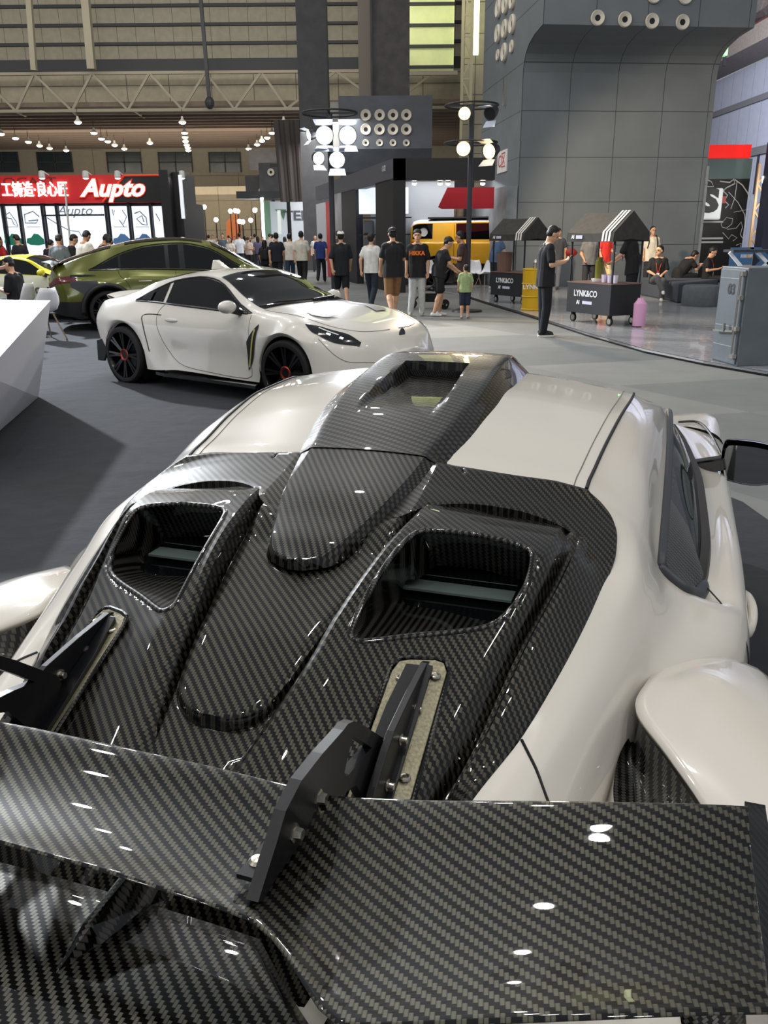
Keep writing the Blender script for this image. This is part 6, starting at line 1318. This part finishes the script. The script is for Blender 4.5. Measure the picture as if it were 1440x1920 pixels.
m = MB(); m.box(a[0]-1.5, b[0]+1, -2.5, .2, a[1]+.1, a[1]+.5); m.build('rig_frame', DARKST, tb)
m = MB(); q = xz(585, 372, YT-2); m.box(q[0]-.4, q[0]+.4, -2.2, -2.1, q[1]-.6, q[1]+.6); m.build('rig_lamp', SPOTW, tb)
# far small things in the aisle
m = MB(); a = gy(356, 386, 60); b = gy(382, 470, 60); mt = mat('far_red', (226, 52, 44), .5, emit=(226, 50, 40), es=.5)
o = thing('red_arch', 'bright red arch-shaped display far down the hall', 'display', (a[0], 60, 0)); w_ = b[0]-a[0]
m.box(0, w_, 0, .3, a[2]-2.3, a[2]); m.box(w_*.66, w_, 0, .3, 0, a[2]-2.3); m.build('frame', mt, o); m = MB(); m.box(.1, w_*.6, .05, .25, .3, a[2]-2.3); m.build('screen', mat('far_screen', (70, 60, 110), .4), o)
a = gy(428, 398, 66); m = MB(); m.prism([(a[0]-.4, 0), (a[0]+.8, 0), (a[0]+.9, a[2]-.5), (a[0]+.5, a[2]), (a[0]-.2, a[2]-.7)], 66, 66.1, 'y'); tag(m.build('feather_flag', mat('flag_orange', (226, 130, 70), .6)), 'orange feather flag at the far end of the aisle', 'flag')
m = MB(); a = gy(374, 355, 70); m.box(a[0]-3, a[0]+7.5, 70, 71, 0, a[2]+.2); tag(m.build('far_wall', panel_mat('far_beige', (170, 158, 134), (128, 118, 100), 2.6, 2.2, .05, .7)), 'pale tan stand wall at the far end of the aisle', 'booth')
for i, (px, py, y) in enumerate(((348, 392, 62), (361, 387, 62), (383, 388, 62), (405, 412, 60), (432, 396, 62), (441, 395, 62), (446, 396, 62), (449, 415, 58), (455, 416, 58), (470, 413, 60), (478, 394, 56))):
    p = gy(px, py, y); o = thing('stand_lamp', 'round glowing stand lamp in the far aisle, number %s from the left' % ('one two three four five six seven eight nine ten eleven'.split()[i]), 'lamp', tuple(p), 0, 'far glowing stand lamps')
    m = MB(); m.ball((0, 0, 0), .15, 12, 8); m.build('globe', SPOTW, o); m = MB(); m.cyl((0, 0, -.2), (0, 0, -p[2]), .04, 6); m.build('stem', HOOD, o)
for i, (px, y, w, h0, lab) in enumerate(((480, 60, 1.5, 330, 'dark nozzle-bearing pillar far down the aisle'), (516, 58, 2.2, 305, 'dark grey pillar behind the suspension booth'), (498, 68, 2.6, 280, 'dark blackish slab hanging at the aisle end'))):
    a = gy(px, h0, y); m = MB(); m.box(a[0]-w/2, a[0]+w/2, y, y+1, 4.2 if i < 2 else 6.6, a[2]); tag(m.build('column', COLDARK), lab, 'column')
for i, (px, py, y, s_) in enumerate(((490, 358, 59.9, .8), (497, 358, 59.9, .8), (504, 358, 59.9, .8), (490, 368, 59.9, .8), (497, 368, 59.9, .8), (504, 368, 59.9, .8), (508, 323, 57.9, .95), (546, 324, 57.9, .95), (546, 341, 57.9, .95), (547, 352, 57.9, .6))):
    nozzle(tuple(gy(px, py, y)), 0, s_, 'distant round air nozzle over the far aisle, number %s of ten' % 'one two three four five six seven eight nine ten'.split()[i], 'far air nozzles')
m = MB(); a = gy(549, 225, 49); 
for k in range(9): m.tube([(a[0]-.9+k*.28, 49+.12*(k % 2), a[2]), (a[0]-.7+k*.26, 49+.12*(k % 2), 3.5)], .17, 8)
tag(m.build('curtain', mat('curtain_dark', (72, 66, 64), .8)), 'dark draped curtain left of the dark grey column', 'curtain')
# ------------------------------------------------------------------ snack carts, cabinet, seats, right-hand board
CARTB = mat('cart_black', (30, 32, 36), .55); CARTC = mat('canopy_canvas', (56, 54, 50), .85, noise=.15, nscale=12, bump=.1); STRP = mat('stripe_white', (232, 228, 218), .7); WOOD = mat('cart_top', (120, 92, 80), .5)
TXTW = mat('print_white', (236, 238, 240), .5)
def cart(loc, rz, lab):
    """local x along the long lettered front (left to right), y away from the front; origin at the front right corner"""
    o = thing('snack_cart', lab, 'cart', (loc[0], loc[1], ST), rz, 'snack carts on the grey stage')
    L, D = 1.24, .68; zb, zt, ze, zr = .18, .715, 1.60, 1.95
    m = MB(); m.box(-L, 0, 0, D, zb, zt); m.build('box', CARTB, o, bevel=.008)
    m = MB(); m.box(-L-.01, .01, -.01, D+.01, zt, zt+.02); m.build('top', WOOD, o)
    for x in (-L+.03, -.03):
        for y in (.03, D-.03): m = MB(); m.box(x-.014, x+.014, y-.014, y+.014, zt, ze+.02); m.build('post', CARTB, o)
    m = MB(); ov = .03; x0, x1 = -L-ov, ov; y0, y1 = -ov-.02, D+ov+.02; yc = D/2
    prof = [(y0-.02, ze-.16), (y0, ze), (yc, zr), (y1, ze), (y1+.02, ze-.16)]
    xs_ = np.linspace(x0, x1, 14); G = [[(x, p[0], p[1]-.02*math.sin(PI*(x-x0)/(x1-x0))*(1 if k in (1, 2, 3) else 0)) for k, p in enumerate(prof)] for x in xs_]
    m.grid(G); m.build('canopy', CARTC, o, solid=.008)
    for x in (x0+.003, x1-.003):
        m = MB(); m.add([(x, y0, ze), (x, yc, zr), (x, y1, ze), (x, y1+.02, ze-.16), (x, yc, ze-.11), (x, y0-.02, ze-.16)], [(0, 1, 2, 3, 4, 5)])
        m.build('gable', CARTC, o, solid=.006)
    for k in range(3):
        m = MB(); xa = x1-.10-k*.085; G = [[(x, p[0]-(.006 if j < 2 else 0), p[1]+.009) for j, p in enumerate(prof[:3])] for x in (xa-.03, xa+.02)]; m.grid(G); m.build('stripe', STRP, o, solid=.003)
    for x in (-L+.10, -.10):
        for y in (.08, D-.08):
            m = MB(); m.lathe([(.035, -.018), (.075, -.018), (.075, .018), (.035, .018)], (x, y+.02, .0755), 'y', 20, closed=True); w_ = m.build('caster', RUBBER, o); m = MB(); m.lathe([(0, -.02), (.05, -.02), (.05, .02), (0, .02)], (x, y+.02, .075), 'y', 16); m.build('hub', STEEL, w_); m = MB(); m.box(x-.02, x+.02, y-.02, y+.06, .14, zb); m.build('fork', BLACKP, w_)
    put_text('lettering', 'LYNK&CO', .155, TXTW, o, (-L*.56, -.006, .53), (PI/2, 0, 0), .002, bold=.003, sx=.92)
    put_text('small_lettering', 'AI', .10, TXTW, o, (-L*.72, -.006, .37), (PI/2, 0, 0), .002, bold=.004)
    m = MB(); m.box(-L*.62, -L*.40, -.006, 0, .345, .40); m.build('badge', mat('badge_lilac', (206, 208, 226), .5), o)
    m = MB(); m.box(-L+.26, -L+.44, y0-.028, y0-.02, ze-.11, ze-.05); m.build('badge', mat('badge_lilac', (206, 208, 226), .5), o)
    put_text('canopy_mark', 'AI', .09, TXTW, o, (-L+.17, y0-.026, ze-.08), (PI/2, 0, 0), .002, bold=.004)
    return o
cb = gz(1134, 612, ST); cl = gz(1068, 603, ST); rzb = math.atan2(cb[1]-cl[1], cb[0]-cl[0])
cart((cb[0]+.05, cb[1]-.05), rzb, 'black snack cart with striped black canopy, in front of the big pillar')
ca = gz(972, 572, ST); cl = gz(925, 567, ST); rza = math.atan2(ca[1]-cl[1], ca[0]-cl[0])
cart((ca[0]+.08, ca[1]-.05), rzb+.08, 'black snack cart with canopy and yellow barrel beside it, farther back')
# things on the carts
def onB(a, b, z): c, s = math.cos(rzb), math.sin(rzb); return (cb[0]+.05+a*c-b*s, cb[1]-.05+a*s+b*c, ST+z)
m = MB(); m.lathe([(0, 0), (.075, 0), (.08, .30), (.05, .34), (.05, .38), (0, .38)], n=18); o = tag(m.build('drink_dispenser', mat('drink_green', (150, 150, 70), .15, trans=.4)), 'tall clear dispenser with yellow-green drink on the front cart', 'dispenser'); o.location = onB(-.78, .35, .785)
m = MB(); m.lathe([(0, 0), (.12, 0), (.14, .05), (0, .05)], n=18); o = tag(m.build('tray', WHITE), 'round white tray under the drink dispenser', 'tray'); o.location = onB(-.78, .35, .737)
CUP = mat('cup_pink', (214, 168, 206), .4); cup = None
for i in range(6):
    m = MB(); m.lathe([(0, 0), (.035, 0), (.045, .13), (.046, .135), (.04, .135)], n=12); o = tag(m.build('drink_bottle', CUP if i % 2 else mat('cup_clear', (226, 222, 236), .2)), '%s lilac drink cup on the front cart, %s from its right end' % ('tinted' if i % 2 else 'pale', ('first', 'second', 'third', 'fourth', 'fifth', 'sixth')[i]), 'cup', 'drink cups on the front cart'); o.location = onB(-.16-.075*i, .22+.04*(i % 2), .737)
m = MB(); pr_ = [(0, 0), (.03, .0), (.11, .02), (.115, .40), (.07, .46), (.05, .50), (0, .50)]; m.lathe(pr_, n=20); m.v = [(x, y*.75, z) for x, y, z in m.v]; o = tag(m.build('jerry_can', mat('can_pink', (226, 168, 204), .35)), 'pink plastic canister standing beside the front cart', 'canister'); q = gz(1198, 614, ST); o.location = (q[0]+.02, q[1]+.1, ST)
br = gz(991, 583, ST); o = thing('oil_barrel', 'yellow oil drum with white lettering behind the man in black', 'barrel', (br[0]+.16, br[1]+.3, ST)); YEL = mat('barrel_yellow', (214, 168, 20), .4)
m = MB(); m.lathe([(0, 0), (.27, 0), (.28, .02), (.265, .04), (.265, .27), (.285, .29), (.265, .31), (.265, .54), (.285, .56), (.265, .58), (.265, .84), (.28, .86), (.26, .88), (.25, .86), (0, .86)], n=32); m.build('drum', YEL, o, smooth=SM)
put_text('lettering', 'LYNK&CO', .13, TXTW, o, (0, -.268, .50), (PI/2, 0, 0), .004, bold=.003)
m = MB(); m.lathe([(0, .86), (.05, .86), (.05, 1.0), (.03, 1.06), (0, 1.06)], (.0, 0, 0), n=14); m.build('pump', STEEL, o)
# strongbox-like cabinet with bar handle
A = gz(1334, 674, ST); B = gz(1381, 687, ST); rc = math.atan2(B[1]-A[1], B[0]-A[0]); Wd = math.hypot(*(B-A)[:2]); hC = 1.17
cbn = thing('steel_cabinet', 'grey steel cabinet numbered 03 with long bar handle, at the right edge', 'cabinet', (A[0], A[1], ST), rc); CBM = mat('cabinet_grey', (98, 106, 112), .5, noise=.08, nscale=4); CBD = mat('cabinet_dark', (54, 58, 64), .5)
m = MB(); m.box(0, Wd, 0, 1.7, 0, hC); m.build('body', CBM, cbn, bevel=.01)
m = MB(); m.box(.02, Wd-.03, -.02, 0, .02, hC-.03); m.build('door', mat('cabinet_door', (92, 100, 106), .5, noise=.06), cbn, bevel=.004)
put_text('number', '03', .17, mat('number_dark', (34, 36, 40), .5), cbn, (Wd*.52, -.022, hC-.27), (PI/2, 0, 0), .002, bold=.006)
for z in (.22, .46, hC-.14): m = MB(); m.box(.04, Wd-.12, -.024, -.02, z, z+.008); m.build('groove', mat('groove_light', (150, 156, 160), .5), cbn)
m = MB(); m.tube([(Wd-.075, -.05, .10), (Wd-.075, -.05, hC-.05)], .013, 10); BAR = m.build('locking_bar', STEEL, cbn)
for z in (.12, .45, .82, hC-.07): m = MB(); m.box(Wd-.10, Wd-.02, -.06, -.01, z-.025, z+.025); m.build('bracket', STEEL, BAR)
m = MB(); m.bar((Wd-.08, -.06, .42), (.10, -.075, .39), .022); m.bar((Wd*.56, -.07, .40), (Wd*.56, -.08, .50), .03); m.build('lever', STEEL, cbn)
# seats
UPH = mat('upholstery', (92, 98, 102), .8, noise=.1); UPD = mat('upholstery_dark', (66, 72, 82), .8)
q = gz(1322, 575, ST); m = MB(); m.lathe([(0, 0), (.40, 0), (.42, .03), (.42, .40), (.40, .44), (.36, .455), (0, .455)], n=36); o = tag(m.build('pouf', UPH, smooth=SM), 'round grey pouf in front of the seated pair', 'pouf'); o.location = (q[0], q[1]+.3, ST)
b0 = gz(1212, 556, ST); b1 = gz(1290, 568, ST); m = MB(); m.prism([(b0[0], b0[1]+.6), (b0[0]+.1, b0[1]-1.6), (b1[0]-.3, b1[1]-.1), (b1[0]+1.3, b1[1]+1.6), (b1[0]+1.0, b1[1]+3.4)], 0, .46); o = tag(m.build('bench', UPD, bevel=.04), 'long angular grey upholstered bench against the big pillar', 'bench'); o.location = (0, 0, ST)
ch = gz(88, 640, 0); shell_chair((ch[0]-.1, ch[1]+.25, 0), math.radians(55), 'white shell chair with splayed legs behind the white counter')
for i, (px, py, rz, lb) in enumerate(((782, 522, 2.6, 'white shell chair left of the woman with the stroller'), (806, 524, 3.4, 'white shell chair behind the woman with the stroller'), (889, 524, 3.0, 'white shell chair behind the child'), (908, 526, 2.2, 'white shell chair beside the man in the blue shirt'))):
    q = gz(px, py+14, 0); shell_chair((q[0], q[1], 0), rz, lb, 'white chairs by the yellow off-roader')
# stroller
q = gz(806, 580, 0); sr = thing('stroller', 'black folded-back pushchair beside the woman in black', 'stroller', (q[0], q[1], 0), math.radians(-6))
m = MB(); m.tube(crom([(-.42, 0, .12), (-.2, 0, .36), (.05, 0, .52), (.36, 0, .80), (.52, 0, 1.0)], 20), .016, 8); m.tube(crom([(-.42, .34, .12), (-.2, .34, .36), (.05, .34, .52), (.36, .34, .80), (.52, .34, 1.0)], 20), .016, 8); m.tube([(.52, 0, 1.0), (.52, .34, 1.0)], .016, 8)
m.tube([(.05, 0, .5), (.34, 0, .10)], .014, 6); m.tube([(.05, .34, .5), (.34, .34, .10)], .014, 6); m.tube([(-.42, 0, .12), (-.42, .34, .12)], .012, 6); m.tube([(.34, 0, .10), (.34, .34, .10)], .012, 6); m.build('frame', BLACKP, sr)
m = MB(); m.add([(-.30, .02, .50), (-.30, .32, .50), (.06, .02, .44), (.06, .32, .44), (.28, .02, .86), (.28, .32, .86)], [(0, 1, 3, 2), (2, 3, 5, 4)]); m.build('seat', mat('stroller_cloth', (26, 26, 28), .9), sr, solid=.05)
m = MB(); m.box(-.14, .22, .04, .30, .16, .34); m.build('basket', mat('stroller_cloth', (26, 26, 28), .9), sr, bevel=.03)
for x in (-.42, .34):
    for y in (-.02, .36): m = MB(); m.lathe([(.06, -.02), (.10, -.02), (.10, .02), (.06, .02)], (x, y, .10), 'y', 20, closed=True); m.lathe([(0, -.012), (.035, -.012), (.035, .012), (0, .012)], (x, y, .10), 'y', 12); m.build('wheel', RUBBER, sr)
# red suspended punch-bag-like cone at the back
# world-map board at the right
YM = 29.5
a = gy(1300, 298, YM); b = gy(1411, 298, YM); mp_ = thing('map_board', 'tall black board with white world-map outline and red top light', 'board', (a[0], YM, 0)); wB = b[0]-a[0]; zB = a[2]
m = MB(); m.box(0, wB, 0, .3, 0, zB); m.build('panel', mat('board_black', (24, 24, 26), .5), mp_)
m = MB(); c = gy(1411, 335, YM); m.box(0, wB, -.02, 0, c[2], zB); m.build('top_panel', mat('board_teal', (96, 116, 116), .5), mp_)
m = MB(); m.box(-.3, wB-.1, -.05, .3, zB+.02, zB+.42); m.build('red_light_bar', mat('bar_red', (226, 30, 26), .4, emit=(230, 30, 24), es=.7), mp_)
def ml(pts, w=.018):
    w = w*.6
    m = MB(); Q = [gy(px, py, YM-.03) for px, py in pts]; m.tube([(q[0]-a[0], -.03, q[2]) for q in Q], w, 5); m.build('map_line', mat('map_white', (206, 206, 204), .5), mp_)
ml([(1324, 336), (1334, 341), (1338, 350), (1326, 350)], .03); ml([(1350, 340), (1368, 342), (1376, 336), (1378, 344), (1362, 352), (1356, 358), (1364, 366), (1358, 376), (1366, 384), (1360, 390)], .035); ml([(1378, 337), (1392, 347), (1402, 362), (1408, 380)], .03); ml([(1366, 360), (1384, 380), (1396, 402), (1398, 430)], .02); ml([(1382, 340), (1378, 370), (1370, 392)], .02)
ml([(1352, 420), (1362, 408), (1374, 410), (1372, 420), (1362, 428), (1354, 426), (1352, 420)]); ml([(1364, 430), (1380, 428), (1390, 416), (1392, 426), (1388, 440), (1396, 452)]); ml([(1355, 436), (1366, 448), (1372, 440), (1382, 446), (1374, 452)]); ml([(1380, 460), (1390, 456), (1388, 464)]); ml([(1406, 392), (1376, 398)], .012)
m = MB(); q = gy(1356, 374, YM-.04); m.box(q[0]-a[0]-.12, q[0]-a[0]+.08, -.05, -.03, q[2]-.12, q[2]+.1); m.build('map_mark', mat('map_red', (206, 90, 84), .5), mp_)
m = MB(); q0 = gy(1312, 353, YM-.5); q1 = gy(1351, 412, YM-.5); o = thing('letter_box_sign', 'white box sign with a black letter S beside the pillar', 'sign', (q0[0], YM-.5, q1[2])); m.box(0, q1[0]-q0[0], 0, .35, 0, q0[2]-q1[2]); m.build('box', mat('sign_white2', (226, 230, 232), .4, emit=(226, 232, 236), es=.25), o, bevel=.05)
put_text('letter', 'S', .95, BLKB, o, ((q1[0]-q0[0])*.46, -.01, (q0[2]-q1[2])*.58), (PI/2, 0, 0), .01, bold=.06, sx=1.25)
for py in (416, 447, 454): m = MB(); q = gy(1328, py, YM-.05); m.box(q[0]-a[0]-.3, q[0]-a[0]+.5, -.06, 0, q[2]-.03, q[2]+.03); m.build('white_rule', mat('map_white', (206, 206, 204), .5), mp_)
tr2 = thing('booth_truss', 'tan lattice truss leg right of the map board', 'truss', (gy(1408, 440, 28)[0], 28, 0)); xw = gy(1425, 440, 28)[0]-gy(1408, 440, 28)[0]; TAN = mat('truss_tan', (196, 164, 128), .6)
for x in (0, xw): m = MB(); m.bar((x, 0, 0), (x, 0, 3.7), .07); m.build('leg', TAN, tr2)
for k in range(8): m = MB(); m.bar((0 if k % 2 else xw, 0, .4*k+.3), (xw if k % 2 else 0, 0, .4*k+.7), .05); m.build('lacing', TAN, tr2)
m = MB(); q0 = gy(1426, 330, 27); q1 = gy(1435, 412, 27); m.cyl((q1[0], 27, q1[2]), (q0[0]+.15, 27, q0[2]), .09, 12); tag(m.build('light_tube', SPOTW), 'bright white vertical light tube at the right edge', 'lamp')
m = MB(); q = gy(1440, 420, 26.5); m.box(q[0]-.12, q[0]+2, 26.5, 27, 0, 4.2); tag(m.build('side_booth', mat('side_navy', (40, 44, 62), .5)), 'dark navy stand wall at the far right edge', 'booth')
hb = gy(1366, 468, 13.6); tb_ = thing('high_table', 'high narrow table with crossed white legs behind the steel cabinet', 'table', (hb[0], 13.6, ST)); m = MB(); m.box(0, 2.2, -.2, .2, hb[2]-ST-.04, hb[2]-ST); m.build('top', CBD, tb_)
for x0_, x1_ in ((-.02, .30), (.42, .78), (.78, .42)): m = MB(); m.bar((x0_, -.1, hb[2]-ST-.04), (x1_, -.1, .95), .045); m.bar((x1_, -.1, .95), (x1_, -.1, 0), .045); m.build('leg', WHITE, tb_)
put_text('x', 'x', .1, WHITE, tb_, (0, 0, -5), (0, 0, 0)) if False else None
lt = thing('blue_letters', 'blue standing letters behind the high table', 'letters', (gy(1395, 500, 24)[0], 24, ST)); put_text('letter', 'EX', .95, mat('letter_blue', (52, 92, 136), .5), lt, (.3, 0, .78), (PI/2, 0, 0), .06, bold=.05, sx=1.3); m = MB(); m.box(-.5, 1.2, -.1, .1, 0, .4); m.build('base', CBD, lt)
m = MB(); q = gy(1072, 474, 19.0); m.lathe([(0, -.14), (.06, -.12), (.10, -.03), (.10, .03), (.05, .10), (0, .14)], axis='x', n=16); o = tag(m.build('red_lantern', mat('lantern_red', (190, 50, 40), .5)), 'small red spindle-shaped hanging decoration left of the front cart', 'decoration'); o.location = tuple(q)
m = MB(); m.tube([tuple(q), (q[0]+.1, q[1], .05)], .012, 6); tag(m.build('stick', DARKST), 'thin stand under the red decoration', 'stand')
m = MB(); q = gz(932, 560, ST); m.lathe([(0, 0), (.17, 0), (.20, .42), (.21, .44), (0, .44)], n=20); o = tag(m.build('wood_bucket', WOOD), 'brown wooden tub on the rear snack cart', 'tub'); o.location = (ca[0]-.55*math.cos(rzb), ca[1]-.55*math.sin(rzb)+.42, ST+.737)
# flat shadow-like wooden panel and small bag on the stage are left to the lights
# ------------------------------------------------------------------ camera, light, world
cd_ = bpy.data.cameras.new('camera'); cam = bpy.data.objects.new('camera', cd_); COL.objects.link(cam)
cd_.sensor_fit = 'AUTO'; cd_.sensor_width = 36; cd_.lens = FPX*36/1920; cd_.clip_end = 300; cd_.clip_start = .02
M_ = Matrix(((_rt[0], _up[0], -_fw[0], 0), (_rt[1], _up[1], -_fw[1], 0), (_rt[2], _up[2], -_fw[2], HC), (0, 0, 0, 1))); cam.matrix_world = M_
SC.camera = cam
wd = bpy.data.worlds.new('world'); SC.world = wd; wd.use_nodes = True
bg = wd.node_tree.nodes['Background']; bg.inputs[0].default_value = (.86, .89, .95, 1); bg.inputs[1].default_value = WORLD if 'WORLD' in globals() else .30
def area(name, loc, target, sx, sy, power, col=(1, 1, 1)):
    l = bpy.data.lights.new(name, 'AREA'); l.shape = 'RECTANGLE'; l.size = sx; l.size_y = sy; l.energy = power; l.color = col
    o = bpy.data.objects.new(name, l); COL.objects.link(o); o.location = loc
    o.rotation_euler = (Vector(target)-Vector(loc)).to_track_quat('-Z', 'Y').to_euler(); return o
def point(name, loc, power, r=.12, col=(1, 1, 1)):
    l = bpy.data.lights.new(name, 'POINT'); l.energy = power; l.shadow_soft_size = r; l.color = col
    o = bpy.data.objects.new(name, l); COL.objects.link(o); o.location = loc; return o
def spot(name, loc, target, power, ang=60, r=.15, col=(1, 1, 1), blend=.5):
    l = bpy.data.lights.new(name, 'SPOT'); l.energy = power; l.spot_size = math.radians(ang); l.spot_blend = blend; l.shadow_soft_size = r; l.color = col
    o = bpy.data.objects.new(name, l); COL.objects.link(o); o.location = loc
    o.rotation_euler = (Vector(target)-Vector(loc)).to_track_quat('-Z', 'Y').to_euler(); return o
WARM = (1, .82, .60); COOL = (.88, .93, 1)
# hall ceiling lamps (a regular grid of high-bay lamps over the floor)
for ix in range(-2, 4):
    for iy in range(-1, 5):
        if ix >= 1 and iy >= 1: continue
        point('hall_lamp', (ix*6.0-1.5, iy*7.0+1.0, 14.0), 520, .22, (1, .975, .94))
# white flood cluster and warm cluster on their poles, and the booth floods behind the counter
spot('flood', (-1.1, 19.6, 4.2), (-3, 5, 0), 1600, 110, .2, COOL)
spot('flood_warm', (2.0, 18.2, 4.0), (4, 10, 0), 700, 120, .2, WARM)
spot('booth_flood', (-12, 22.5, 8.0), (-5, 9, 0), 15000, 90, .25, COOL)
spot('flood_side', (2.6, 19.0, 4.1), (9.5, 26, 1.2), 2100, 70, .2, WARM)
area('hall_wash', (-14, 46, 13), (-14, 57, 15), 34, 2, 1100, (1, .95, .84))  # unseen area light added to brighten the louvred wall
area('side_wash', (12.5, 38, 9.5), (20, 42, 7), 14, 2, 2200, (.9, .92, 1))  # added fill for the right-hand wall, no lamp stands there
area('low_hall_wash', (-14, 64, 8.2), (-14, 74, 3), 30, 3, 600, (1, .9, .74))
area('low_ceiling_wash', (-14, 66, 5.0), (-14, 66.1, 9), 30, 8, 1100, (1, .9, .78))  # added upward fill so the low ceiling isn't lit by bounce alone
area('booth_fill', (2.3, 29.5, 3.3), (2.3, 30, 0), 3, 2, 70)  # unseen fill added inside the dark booth to brighten the off-roader
area('aisle_lamp', (-2.4, 44, 6.5), (-2.4, 44, 0), 3, 16, 1500)
SC.view_settings.view_transform = 'Standard'; SC.view_settings.look = 'None'; SC.view_settings.exposure = 0; SC.view_settings.gamma = 1; SC.view_settings.use_curve_mapping = False
SC.cycles.max_bounces = 6; SC.cycles.glossy_bounces = 4; SC.cycles.diffuse_bounces = 3; SC.cycles.transparent_max_bounces = 8; SC.cycles.use_denoising = True; SC.cycles.sample_clamp_indirect = 6
